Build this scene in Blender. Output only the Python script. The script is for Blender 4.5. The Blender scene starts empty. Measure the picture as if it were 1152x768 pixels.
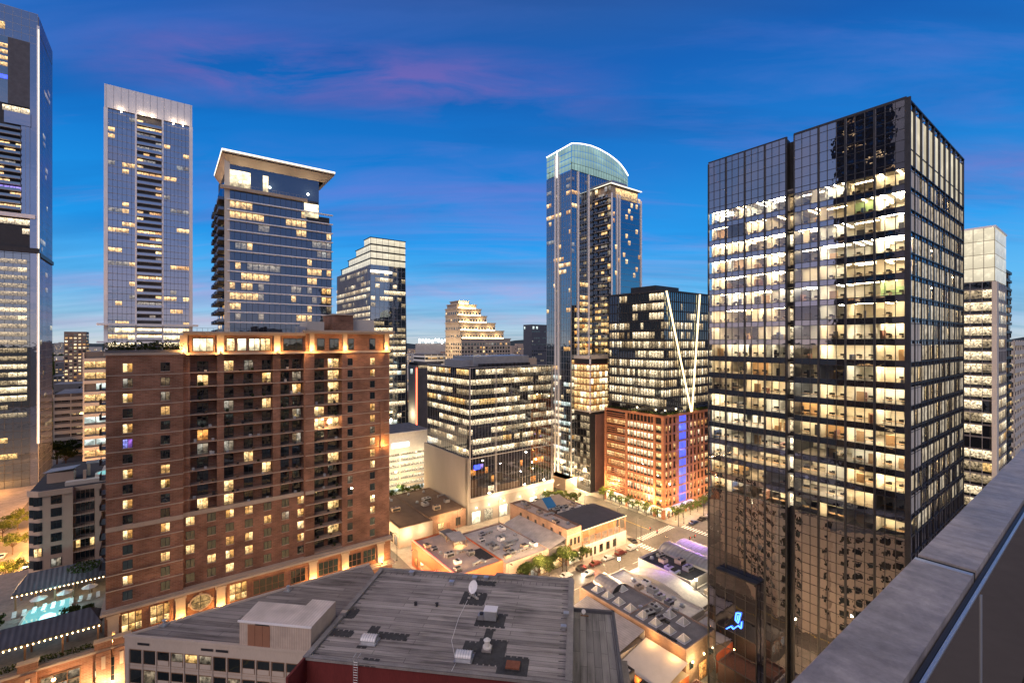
import bpy, bmesh, math, random
from mathutils import Vector, Matrix
R = random.Random(7)
SC = bpy.context.scene
COL = SC.collection
H = 76.0; F = 520.0; CU = 576.0; CV = 384.0        # camera height, focal length in photo pixels, photo centre
AX = (0.8, 0.6); BX = (-0.6, 0.8)                  # the two directions of the street grid
ROT = math.atan2(0.6, 0.8)
def G(s, t): return (AX[0]*s + BX[0]*t, AX[1]*s + BX[1]*t)
def toG(x, y): return (AX[0]*x + AX[1]*y, BX[0]*x + BX[1]*y)
def proj(x, y, z):
    if y < 0.3: return None
    return (CU + F*x/y, CV - F*(z-H)/y)

# ---------------------------------------------------------------- materials
MATS = {}
def new_mat(name):
    m = bpy.data.materials.new(name); m.use_nodes = True
    nt = m.node_tree; nt.nodes.clear()
    out = nt.nodes.new('ShaderNodeOutputMaterial')
    MATS[name] = m
    return m, nt, out
def N(nt, typ, **kw):
    n = nt.nodes.new(typ)
    for k, v in kw.items():
        if k.startswith('i_'):
            key = k[2:]
            key = int(key) if key.isdigit() else key.replace('_', ' ')
            n.inputs[key].default_value = v
        else: setattr(n, k, v)
    return n
def L(nt, a, b): nt.links.new(a, b)
def rgba(c, k=1.0): return (c[0]*k, c[1]*k, c[2]*k, 1)
def ramp(nt, fac, stops, interp='LINEAR'):
    r = N(nt, 'ShaderNodeValToRGB'); cr = r.color_ramp; cr.interpolation = interp
    while len(cr.elements) > 1: cr.elements.remove(cr.elements[-1])
    for i, (p, c) in enumerate(stops):
        e = cr.elements[0] if i == 0 else cr.elements.new(p)
        e.position = p; e.color = (c, c, c, 1) if isinstance(c, (int, float)) else rgba(c)
    if fac is not None: L(nt, fac, r.inputs[0])
    return r
def coords(nt, scale=(1, 1, 1), kind='Object', rotz=0):
    tc = N(nt, 'ShaderNodeTexCoord')
    mp = N(nt, 'ShaderNodeMapping'); mp.inputs['Scale'].default_value = scale; mp.inputs['Rotation'].default_value = (0, 0, rotz)
    L(nt, tc.outputs[kind], mp.inputs['Vector'])
    return mp.outputs[0]
def math_n(nt, op, a, b=None, clamp=False):
    n = N(nt, 'ShaderNodeMath', operation=op); n.use_clamp = clamp
    for i, v in enumerate((a, b)):
        if v is None: continue
        if isinstance(v, (int, float)): n.inputs[i].default_value = v
        else: L(nt, v, n.inputs[i])
    return n.outputs[0]
def mixc(nt, fac, a, b, blend='MIX'):
    n = N(nt, 'ShaderNodeMix', data_type='RGBA', blend_type=blend)
    for sock, v in ((n.inputs[0], fac), (n.inputs[6], a), (n.inputs[7], b)):
        if isinstance(v, (int, float)): sock.default_value = v
        elif isinstance(v, tuple): sock.default_value = rgba(v)
        else: L(nt, v, sock)
    return n.outputs[2]

def rough_mat(name, col, var=0.25, scale=0.5, rough=0.8, metallic=0.0, bump=0.0, scale2=6.0, stretch=(1, 1, 1), spec=0.3):
    """weathered plain surface: two scales of noise over one base colour"""
    m, nt, out = new_mat(name)
    co = coords(nt, stretch)
    n1 = N(nt, 'ShaderNodeTexNoise', i_Scale=scale, i_Detail=6.0, i_Roughness=0.6); L(nt, co, n1.inputs['Vector'])
    n2 = N(nt, 'ShaderNodeTexNoise', i_Scale=scale2, i_Detail=4.0); L(nt, co, n2.inputs['Vector'])
    s = math_n(nt, 'ADD', math_n(nt, 'MULTIPLY', n1.outputs[0], 0.65), math_n(nt, 'MULTIPLY', n2.outputs[0], 0.35))
    r = ramp(nt, s, [(0.3, tuple(c*(1-var) for c in col)), (0.52, col), (0.72, tuple(min(1, c*(1+var)) for c in col))])
    b = N(nt, 'ShaderNodeBsdfPrincipled', i_Roughness=rough, i_Metallic=metallic)
    b.inputs['Specular IOR Level'].default_value = spec
    L(nt, r.outputs[0], b.inputs['Base Color'])
    if bump:
        bp = N(nt, 'ShaderNodeBump', i_Strength=bump, i_Distance=0.05); L(nt, s, bp.inputs['Height']); L(nt, bp.outputs[0], b.inputs['Normal'])
    L(nt, b.outputs[0], out.inputs[0])
    return m

def brick_mat(name, c1, c2, mortar, bw=0.6, bh=0.2, msize=0.012, var=0.3, rough=0.85):
    """masonry on vertical walls of any heading: u = x + y, v = z"""
    m, nt, out = new_mat(name)
    tc = N(nt, 'ShaderNodeTexCoord'); sep = N(nt, 'ShaderNodeSeparateXYZ'); L(nt, tc.outputs['Object'], sep.inputs[0])
    comb = N(nt, 'ShaderNodeCombineXYZ'); L(nt, math_n(nt, 'ADD', sep.outputs[0], sep.outputs[1]), comb.inputs[0]); L(nt, sep.outputs[2], comb.inputs[1])
    br = N(nt, 'ShaderNodeTexBrick', i_Scale=1.0); br.inputs['Brick Width'].default_value = bw; br.inputs['Row Height'].default_value = bh
    br.inputs['Mortar Size'].default_value = msize
    br.inputs['Color1'].default_value = rgba(c1); br.inputs['Color2'].default_value = rgba(c2); br.inputs['Mortar'].default_value = rgba(mortar)
    L(nt, comb.outputs[0], br.inputs['Vector'])
    n1 = N(nt, 'ShaderNodeTexNoise', i_Scale=0.25, i_Detail=7.0); L(nt, tc.outputs['Object'], n1.inputs['Vector'])
    r = ramp(nt, n1.outputs[0], [(0.3, 1-var), (0.7, 1+var*0.6)])
    c = mixc(nt, 1.0, br.outputs[0], r.outputs[0], 'MULTIPLY')
    b = N(nt, 'ShaderNodeBsdfPrincipled', i_Roughness=rough); L(nt, c, b.inputs['Base Color']); b.inputs['Specular IOR Level'].default_value = 0.25
    L(nt, b.outputs[0], out.inputs[0])
    return m

def strip_mat(name, base, dark, along=(1, 0), length=14.0, width=0.9, stain=0.6, rotz=0.0, light=None):
    """rolled roofing felt laid in long overlapping strips, some newer, with dark weathered laps"""
    light = light or tuple(c*1.35 for c in base)
    m, nt, out = new_mat(name)
    co = coords(nt, (1, 1, 1), 'Object', rotz)
    br = N(nt, 'ShaderNodeTexBrick', i_Scale=1.0); br.offset = 0.37; br.inputs['Brick Width'].default_value = length; br.inputs['Row Height'].default_value = width
    br.inputs['Mortar Size'].default_value = 0.03; br.inputs['Bias'].default_value = -0.1
    br.inputs['Color1'].default_value = rgba(base); br.inputs['Color2'].default_value = rgba(light); br.inputs['Mortar'].default_value = rgba(dark)
    L(nt, co, br.inputs['Vector'])
    mp = N(nt, 'ShaderNodeMapping'); mp.inputs['Scale'].default_value = (0.09, 1.15, 1); L(nt, co, mp.inputs[0])
    n1 = N(nt, 'ShaderNodeTexNoise', i_Scale=1.0, i_Detail=8.0, i_Roughness=0.62); L(nt, mp.outputs[0], n1.inputs['Vector'])
    r1 = ramp(nt, n1.outputs[0], [(0.40, 0.0), (0.62, 1.0)])
    n2 = N(nt, 'ShaderNodeTexNoise', i_Scale=0.16, i_Detail=5.0); L(nt, co, n2.inputs['Vector'])
    r2 = ramp(nt, n2.outputs[0], [(0.3, 0.15), (0.7, 1.0)])
    f = math_n(nt, 'MULTIPLY', math_n(nt, 'MULTIPLY', r1.outputs[0], r2.outputs[0]), stain)
    c = mixc(nt, f, br.outputs[0], dark)
    n3 = N(nt, 'ShaderNodeTexNoise', i_Scale=9.0, i_Detail=4.0); L(nt, co, n3.inputs['Vector'])
    c = mixc(nt, 1.0, c, ramp(nt, n3.outputs[0], [(0.3, 0.82), (0.7, 1.12)]).outputs[0], 'MULTIPLY')
    b = N(nt, 'ShaderNodeBsdfPrincipled', i_Roughness=0.75); L(nt, c, b.inputs['Base Color']); b.inputs['Specular IOR Level'].default_value = 0.25
    bp = N(nt, 'ShaderNodeBump', i_Strength=0.4, i_Distance=0.03); L(nt, br.outputs[1], bp.inputs['Height']); bp.invert = True; L(nt, bp.outputs[0], b.inputs['Normal'])
    L(nt, b.outputs[0], out.inputs[0])
    return m

def wave_mat(name, col, period=0.4, axis='X', rough=0.45, metallic=0.6, var=0.2, bump=0.6, rotz=0.0):
    """ribbed / standing-seam / corrugated sheet"""
    m, nt, out = new_mat(name)
    co = coords(nt, (1, 1, 1), 'Object', rotz)
    w = N(nt, 'ShaderNodeTexWave', wave_type='BANDS', bands_direction=axis, wave_profile='SIN', i_Scale=2*math.pi/period/20.0*1.0)
    L(nt, co, w.inputs['Vector'])
    n1 = N(nt, 'ShaderNodeTexNoise', i_Scale=0.5, i_Detail=6.0); L(nt, co, n1.inputs['Vector'])
    r = ramp(nt, n1.outputs[0], [(0.3, tuple(c*(1-var) for c in col)), (0.7, tuple(min(1, c*(1+var)) for c in col))])
    c = mixc(nt, math_n(nt, 'MULTIPLY', w.outputs[1], 0.35), r.outputs[0], tuple(c*0.55 for c in col))
    b = N(nt, 'ShaderNodeBsdfPrincipled', i_Roughness=rough, i_Metallic=metallic); L(nt, c, b.inputs['Base Color'])
    bp = N(nt, 'ShaderNodeBump', i_Strength=bump, i_Distance=0.05); L(nt, w.outputs[1], bp.inputs['Height']); L(nt, bp.outputs[0], b.inputs['Normal'])
    L(nt, b.outputs[0], out.inputs[0])
    return m

def glass_mat(name, body=(0.01, 0.013, 0.018), tint=(0.75, 0.82, 0.9), base=0.28, rough=0.015, wob=0.02, wscale=0.35, see=False):
    """coated facade glass: a mirror share that grows at grazing angles over a dark (or clear) body, with slightly bowed panes"""
    m, nt, out = new_mat(name)
    lw = N(nt, 'ShaderNodeLayerWeight', i_Blend=0.35)
    fac = math_n(nt, 'ADD', math_n(nt, 'MULTIPLY', lw.outputs[0], 1.0-base), base, True)
    gl = N(nt, 'ShaderNodeBsdfGlossy', i_Roughness=rough); gl.inputs['Color'].default_value = rgba(tint)
    co = coords(nt)
    n1 = N(nt, 'ShaderNodeTexNoise', i_Scale=wscale, i_Detail=2.0); L(nt, co, n1.inputs['Vector'])
    bp = N(nt, 'ShaderNodeBump', i_Strength=1.0, i_Distance=wob); L(nt, n1.outputs[0], bp.inputs['Height']); L(nt, bp.outputs[0], gl.inputs['Normal'])
    if see:
        b = N(nt, 'ShaderNodeBsdfTransparent'); b.inputs[0].default_value = rgba(body)
    else:
        b = N(nt, 'ShaderNodeBsdfDiffuse'); b.inputs[0].default_value = rgba(body)
    mx = N(nt, 'ShaderNodeMixShader'); L(nt, fac, mx.inputs[0]); L(nt, b.outputs[0], mx.inputs[1]); L(nt, gl.outputs[0], mx.inputs[2])
    L(nt, mx.outputs[0], out.inputs[0])
    return m

def lit_mat(name, c1, c2, strength, blotch=1.4, dark=0.25, refl=0.12, hi=1.3):
    strength *= 1.75
    """a lit room seen behind its pane: furniture and people low down, ceiling lamps above, every pane its own brightness (emits: lit window)"""
    m, nt, out = new_mat(name)
    geo = N(nt, 'ShaderNodeNewGeometry'); tc = N(nt, 'ShaderNodeTexCoord')
    sep = N(nt, 'ShaderNodeSeparateXYZ'); L(nt, tc.outputs['UV'], sep.inputs[0])
    n1 = N(nt, 'ShaderNodeTexNoise', i_Scale=blotch, i_Detail=3.0, i_Roughness=0.65); L(nt, tc.outputs['Object'], n1.inputs['Vector'])
    n2 = N(nt, 'ShaderNodeTexVoronoi', i_Scale=blotch*0.9); L(nt, tc.outputs['Object'], n2.inputs['Vector'])
    low = ramp(nt, sep.outputs[1], [(0.0, 0.25), (0.45, 0.62), (0.8, 1.0), (1.0, 1.15)] if hi > 1.1 else [(0.0, 0.8), (1.0, 1.0)])
    blot = ramp(nt, n1.outputs[0], [(0.36, dark), (0.5, 0.5+hi*.25), (0.66, hi)])
    cell = N(nt, 'ShaderNodeSeparateColor'); L(nt, n2.outputs[1], cell.inputs[0])
    cellv = math_n(nt, 'ADD', math_n(nt, 'MULTIPLY', cell.outputs[0], 0.7 if hi > 1.1 else .1), 0.6 if hi > 1.1 else .9)
    rnd = math_n(nt, 'ADD', math_n(nt, 'MULTIPLY', geo.outputs['Random Per Island'], 1.0 if hi > 1.1 else .25), 0.45 if hi > 1.1 else .85)
    s = math_n(nt, 'MULTIPLY', math_n(nt, 'MULTIPLY', low.outputs[0], blot.outputs[0]), math_n(nt, 'MULTIPLY', cellv, rnd))
    s = math_n(nt, 'MULTIPLY', s, strength)
    c = mixc(nt, geo.outputs['Random Per Island'], c1, c2)
    em = N(nt, 'ShaderNodeEmission'); L(nt, c, em.inputs[0]); L(nt, s, em.inputs[1])
    gl = N(nt, 'ShaderNodeBsdfGlossy', i_Roughness=0.02); gl.inputs[0].default_value = (.8, .85, .9, 1)
    lw = N(nt, 'ShaderNodeLayerWeight', i_Blend=0.3)
    mx = N(nt, 'ShaderNodeMixShader'); L(nt, math_n(nt, 'ADD', math_n(nt, 'MULTIPLY', lw.outputs[0], 0.6), refl, True), mx.inputs[0]); L(nt, em.outputs[0], mx.inputs[1]); L(nt, gl.outputs[0], mx.inputs[2])
    L(nt, mx.outputs[0], out.inputs[0])
    m.cycles.emission_sampling = 'NONE'
    return m

def emit_mat(name, col, strength, sample=False):
    m, nt, out = new_mat(name)
    e = N(nt, 'ShaderNodeEmission', i_Strength=strength); e.inputs[0].default_value = rgba(col)
    L(nt, e.outputs[0], out.inputs[0])
    m.cycles.emission_sampling = 'AUTO' if sample else 'NONE'
    return m

rough_mat('asphalt', (0.10, 0.092, 0.085), 0.55, 0.12, 0.6, scale2=1.1)
rough_mat('pavement', (0.27, 0.24, 0.205), 0.4, 0.3, 0.8, scale2=1.5)
rough_mat('earth', (0.045, 0.05, 0.035), 0.5, 0.004, 0.95, scale2=0.03)
rough_mat('paint_white', (0.75, 0.74, 0.70), 0.15, 0.8, 0.6)
rough_mat('paint_yellow', (0.6, 0.42, 0.06), 0.15, 0.8, 0.6)
rough_mat('limestone', (0.40, 0.32, 0.25), 0.18, 0.2, 0.8)
rough_mat('tan_stucco', (0.42, 0.31, 0.24), 0.15, 0.25, 0.85)
rough_mat('cream_panel', (0.47, 0.39, 0.325), 0.14, 0.22, 0.8, stretch=(1, 1, .35))
rough_mat('concrete', (0.36, 0.33, 0.30), 0.2, 0.2, 0.8, bump=0.1)
rough_mat('pale_concrete', (0.52, 0.47, 0.41), 0.14, 0.15, 0.75, stretch=(1, 1, .3))
rough_mat('dark_concrete', (0.13, 0.12, 0.12), 0.25, 0.3, 0.8)
rough_mat('white_metal', (0.76, 0.74, 0.75), 0.08, 0.4, 0.45, 0.1)
rough_mat('grey_metal', (0.33, 0.33, 0.35), 0.2, 0.7, 0.4, 0.5)
rough_mat('dark_metal', (0.045, 0.045, 0.05), 0.3, 0.7, 0.45, 0.4)
rough_mat('galvanised', (0.50, 0.52, 0.55), 0.2, 1.2, 0.35, 0.7)
rough_mat('rust', (0.20, 0.075, 0.045), 0.35, 2.0, 0.9)
rough_mat('felt_dark', (0.05, 0.05, 0.053), 0.45, 1.2, 0.85)
rough_mat('felt_grey', (0.22, 0.205, 0.20), 0.35, 0.5, 0.85)
rough_mat('felt_brown', (0.17, 0.115, 0.08), 0.3, 0.3, 0.9)
rough_mat('roof_white', (0.66, 0.59, 0.52), 0.28, 0.35, 0.8, scale2=2.0)
rough_mat('roof_pinkish', (0.60, 0.47, 0.39), 0.25, 0.35, 0.85, scale2=2.0)
rough_mat('red_wall', (0.13, 0.022, 0.022), 0.3, 0.4, 0.8, stretch=(1, 1, .3))
rough_mat('terracotta', (0.38, 0.15, 0.075), 0.2, 0.3, 0.75)
rough_mat('orange_wall', (0.42, 0.12, 0.05), 0.2, 0.3, 0.8)
rough_mat('brown_door', (0.27, 0.13, 0.08), 0.12, 0.5, 0.6)
rough_mat('wood', (0.20, 0.11, 0.06), 0.3, 0.8, 0.7, stretch=(1, 6, 1))
rough_mat('canvas_white', (0.62, 0.60, 0.57), 0.1, 0.4, 0.9)
rough_mat('canvas_tan', (0.42, 0.33, 0.25), 0.15, 0.4, 0.9)
rough_mat('tarp_blue', (0.03, 0.17, 0.36), 0.15, 0.5, 0.6)
rough_mat('black_rubber', (0.02, 0.02, 0.02), 0.2, 2.0, 0.8)
rough_mat('bark', (0.09, 0.06, 0.04), 0.3, 3.0, 0.95)
rough_mat('awning_slate', (0.085, 0.085, 0.10), 0.3, 0.5, 0.6)
rough_mat('plum_brick', (0.2, 0.1, 0.08), 0.2, 0.3, 0.8)
brick_mat('brick_red', (0.205, 0.092, 0.056), (0.295, 0.138, 0.086), (0.27, 0.185, 0.135), 0.9, 0.32, 0.03, var=.42)
brick_mat('brick_terracotta', (0.36, 0.145, 0.075), (0.44, 0.19, 0.10), (0.30, 0.15, 0.09), 1.2, 0.45, 0.03)
brick_mat('brick_old', (0.26, 0.15, 0.10), (0.33, 0.20, 0.14), (0.28, 0.22, 0.18), 0.5, 0.2, 0.02, var=0.35)
brick_mat('stone_pink', (0.36, 0.25, 0.20), (0.42, 0.31, 0.25), (0.24, 0.18, 0.15), 0.9, 0.4, 0.03, var=0.3)
strip_mat('felt_strips', (0.29, 0.262, 0.25), (0.055, 0.050, 0.050), length=13.0, width=0.95, stain=1.0, light=(0.44, 0.40, 0.375))
strip_mat('felt_strips_old', (0.25, 0.222, 0.205), (0.045, 0.038, 0.036), length=12.0, width=1.0, stain=1.0, light=(0.36, 0.325, 0.30))
strip_mat('felt_annex', (0.21, 0.20, 0.198), (0.055, 0.052, 0.052), length=8.0, width=1.0, stain=0.9, light=(0.29, 0.275, 0.265), rotz=math.pi/2)
wave_mat('ribbed_white', (0.62, 0.55, 0.50), 0.45, 'X', 0.5, 0.1)
wave_mat('seam_slate', (0.10, 0.10, 0.12), 0.9, 'X', 0.5, 0.3, bump=0.9)
wave_mat('seam_white', (0.50, 0.47, 0.46), 0.6, 'X', 0.5, 0.2)
wave_mat('barrel_tin', (0.45, 0.43, 0.42), 1.1, 'Y', 0.4, 0.5, bump=1.0)
wave_mat('ribbed_tan', (0.45, 0.36, 0.30), 0.35, 'X', 0.6, 0.0)

glass_mat('glass_blue', (0.03, 0.04, 0.05), (0.56, 0.66, 0.76), 0.42)
glass_mat('glass_navy', (0.010, 0.016, 0.026), (0.26, 0.36, 0.52), 0.34)
glass_mat('glass_pale', (0.045, 0.055, 0.08), (0.60, 0.70, 0.90), 0.44)
glass_mat('glass_dark', (0.006, 0.007, 0.009), (0.62, 0.66, 0.75), 0.22)
glass_mat('glass_near', (0.86, 0.88, 0.86), (0.78, 0.82, 0.96), 0.13, 0.006, 0.007, 0.5, see=True)
glass_mat('glass_spandrel', (0.010, 0.010, 0.013), (0.82, 0.84, 0.98), 0.36, 0.008, 0.010, 0.6)
glass_mat('glass_window', (0.010, 0.014, 0.016), (0.55, 0.65, 0.68), 0.16, 0.02)
glass_mat('glass_green', (0.02, 0.035, 0.035), (0.55, 0.70, 0.72), 0.25, 0.02)
glass_mat('glass_rail', (0.13, 0.105, 0.08), (0.7, 0.64, 0.60), 0.26, 0.02)
rough_mat('skylight_glass', (0.42, 0.43, 0.42), 0.2, 1.5, 0.25, spec=0.8)
W1, W2 = (1.0, 0.74, 0.42), (1.0, 0.86, 0.62)
lit_mat('lit_warm', (1.0, 0.47, 0.12), (1.0, 0.70, 0.33), 1.15)
lit_mat('lit_amber', (1.0, 0.50, 0.13), (1.0, 0.70, 0.30), 1.0, dark=0.15)
lit_mat('lit_dim', (0.9, 0.62, 0.34), (0.75, 0.72, 0.60), 0.30, dark=0.1, refl=0.2)
lit_mat('lit_office', (1.0, 0.68, 0.34), (1.0, 0.86, 0.60), 1.15, blotch=1.7, dark=0.10, refl=.10)
lit_mat('lit_office_low', (1.0, 0.64, 0.32), (0.95, 0.80, 0.52), 0.42, blotch=1.5, dark=0.06, refl=0.16)
lit_mat('lit_cool', (0.75, 0.95, 0.85), (0.9, 1.0, 0.95), 0.9, blotch=0.5, dark=0.5)
lit_mat('lit_crown', (1.0, 0.86, 0.60), (1.0, 0.90, 0.68), 0.72, blotch=0.3, dark=0.75, refl=0.06, hi=1.0)
lit_mat('lit_crown_green', (0.50, 0.80, 0.68), (0.62, 0.88, 0.76), 0.42, blotch=0.12, dark=0.7, refl=0.10, hi=1.0)
lit_mat('lit_orange', (1.0, 0.30, 0.05), (1.0, 0.45, 0.12), 0.9)
lit_mat('lit_purple', (0.55, 0.2, 1.0), (0.3, 0.35, 1.0), 0.8)
lit_mat('lit_blue', (0.03, 0.05, 1.0), (0.06, 0.10, 1.0), 2.4, blotch=0.5, dark=0.7, refl=0.03, hi=1.0)
lit_mat('lit_shop', (1.0, 0.74, 0.38), (1.0, 0.86, 0.56), 1.7, blotch=0.6, dark=0.4, refl=0.05)
emit_mat('bulb', (1.0, 0.66, 0.28), 14.0)
emit_mat('lamp_warm', (1.0, 0.70, 0.34), 22.0)
emit_mat('lamp_star', (1.0, 0.72, 0.38), 60.0)
emit_mat('led_white', (1.0, 0.93, 0.78), 3.0)
emit_mat('led_soft', (1.0, 0.90, 0.70), 1.6)
emit_mat('led_gold', (1.0, 0.74, 0.36), 3.2)
emit_mat('neon_red', (1.0, 0.12, 0.06), 5.0)
emit_mat('blue_sign', (0.05, 0.16, 1.0), 6.0)
emit_mat('tail_red', (1.0, 0.04, 0.02), 5.0)
emit_mat('head_white', (1.0, 0.92, 0.78), 12.0)
emit_mat('purple_glow', (0.5, 0.2, 1.0), 2.5)
emit_mat('ceiling_lamp', (1.0, 0.76, 0.44), 70.0, True)
emit_mat('ceiling_lamp_white', (1.0, 0.90, 0.70), 75.0, True)
lit_mat('glow_pane', (1.0, 0.78, 0.50), (1.0, 0.86, 0.66), 0.56, blotch=0.8, dark=0.30, refl=0.10, hi=1.0)  # pane emits by itself, in place of room light lost at grazing view

def foliage_mat(name, c1, c2):
    m, nt, out = new_mat(name)
    geo = N(nt, 'ShaderNodeNewGeometry')
    n1 = N(nt, 'ShaderNodeTexNoise', i_Scale=0.6, i_Detail=3.0); L(nt, geo.outputs['Position'], n1.inputs['Vector'])
    f = math_n(nt, 'ADD', math_n(nt, 'MULTIPLY', n1.outputs[0], 0.6), math_n(nt, 'MULTIPLY', geo.outputs['Random Per Island'], 0.4))
    c = mixc(nt, f, c1, c2)
    d = N(nt, 'ShaderNodeBsdfDiffuse'); L(nt, c, d.inputs[0])
    t = N(nt, 'ShaderNodeBsdfTranslucent'); L(nt, c, t.inputs[0])
    mx = N(nt, 'ShaderNodeMixShader', i_0=0.35); L(nt, d.outputs[0], mx.inputs[1]); L(nt, t.outputs[0], mx.inputs[2])
    L(nt, mx.outputs[0], out.inputs[0])
foliage_mat('leaf_dark', (0.022, 0.036, 0.010), (0.06, 0.08, 0.025))
foliage_mat('leaf_green', (0.035, 0.052, 0.014), (0.08, 0.10, 0.03))
foliage_mat('leaf_bright', (0.07, 0.10, 0.02), (0.14, 0.17, 0.045))

def pool_mat():
    m, nt, out = new_mat('pool_water')
    co = coords(nt)
    n1 = N(nt, 'ShaderNodeTexNoise', i_Scale=0.45, i_Detail=3.0); L(nt, co, n1.inputs['Vector'])
    c = mixc(nt, n1.outputs[0], (0.10, 0.55, 0.62), (0.35, 0.85, 0.85))
    em = N(nt, 'ShaderNodeEmission', i_Strength=0.85); L(nt, c, em.inputs[0])
    gl = N(nt, 'ShaderNodeBsdfGlossy', i_Roughness=0.03)
    n2 = N(nt, 'ShaderNodeTexNoise', i_Scale=2.5, i_Detail=2.0); L(nt, co, n2.inputs['Vector'])
    bp = N(nt, 'ShaderNodeBump', i_Strength=0.3, i_Distance=0.05); L(nt, n2.outputs[0], bp.inputs['Height']); L(nt, bp.outputs[0], gl.inputs['Normal'])
    mx = N(nt, 'ShaderNodeMixShader', i_0=0.15); L(nt, em.outputs[0], mx.inputs[1]); L(nt, gl.outputs[0], mx.inputs[2])
    L(nt, mx.outputs[0], out.inputs[0])
pool_mat()

def car_paint(name, col):
    m, nt, out = new_mat(name)
    b = N(nt, 'ShaderNodeBsdfPrincipled', i_Roughness=0.3, i_Metallic=0.2); b.inputs['Base Color'].default_value = rgba(col)
    b.inputs['Coat Weight'].default_value = 0.6
    L(nt, b.outputs[0], out.inputs[0])
def coping_mat():
    m, nt, out = new_mat('coping_stone')
    co = coords(nt); n1 = N(nt, 'ShaderNodeTexNoise', i_Scale=2.2, i_Detail=8.0, i_Roughness=0.68, i_Distortion=0.6); L(nt, co, n1.inputs[0])
    n2 = N(nt, 'ShaderNodeTexNoise', i_Scale=14.0, i_Detail=6.0, i_Roughness=0.7); L(nt, co, n2.inputs[0])
    mp = N(nt, 'ShaderNodeMapping'); mp.inputs['Scale'].default_value = (14, 2.0, 1); L(nt, co, mp.inputs[0])
    n3 = N(nt, 'ShaderNodeTexNoise', i_Scale=1.0, i_Detail=5.0); L(nt, mp.outputs[0], n3.inputs[0])
    n4 = N(nt, 'ShaderNodeTexVoronoi', i_Scale=7.0); L(nt, co, n4.inputs[0])
    base = ramp(nt, n1.outputs[0], [(0.32, (0.21, 0.178, 0.16)), (0.5, (0.36, 0.305, 0.272)), (0.68, (0.52, 0.435, 0.365))])
    c = mixc(nt, 1.0, base.outputs[0], ramp(nt, n2.outputs[0], [(0.3, 0.72), (0.7, 1.2)]).outputs[0], 'MULTIPLY')
    c = mixc(nt, 1.0, c, ramp(nt, n3.outputs[0], [(0.35, 0.78), (0.6, 1.06)]).outputs[0], 'MULTIPLY')
    c = mixc(nt, ramp(nt, n4.outputs[0], [(0.03, 0.7), (0.055, 0.0)]).outputs[0], c, (0.07, 0.055, 0.05))
    b = N(nt, 'ShaderNodeBsdfPrincipled'); L(nt, c, b.inputs['Base Color']); L(nt, ramp(nt, n1.outputs[0], [(0.3, 0.32), (0.7, 0.62)]).outputs[0], b.inputs['Roughness'])
    bp = N(nt, 'ShaderNodeBump', i_Strength=0.25, i_Distance=0.01); L(nt, n2.outputs[0], bp.inputs['Height']); L(nt, bp.outputs[0], b.inputs['Normal']); L(nt, b.outputs[0], out.inputs[0])
coping_mat()
rough_mat('flank_concrete', (0.25, 0.232, 0.212), 0.14, 0.12, 0.85, stretch=(1, 1, .3))
car_paint('car_white', (0.55, 0.55, 0.54)); car_paint('car_black', (0.02, 0.02, 0.024)); car_paint('car_red', (0.10, 0.012, 0.012))
car_paint('car_silver', (0.42, 0.43, 0.45)); car_paint('car_blue', (0.04, 0.07, 0.18))

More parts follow.
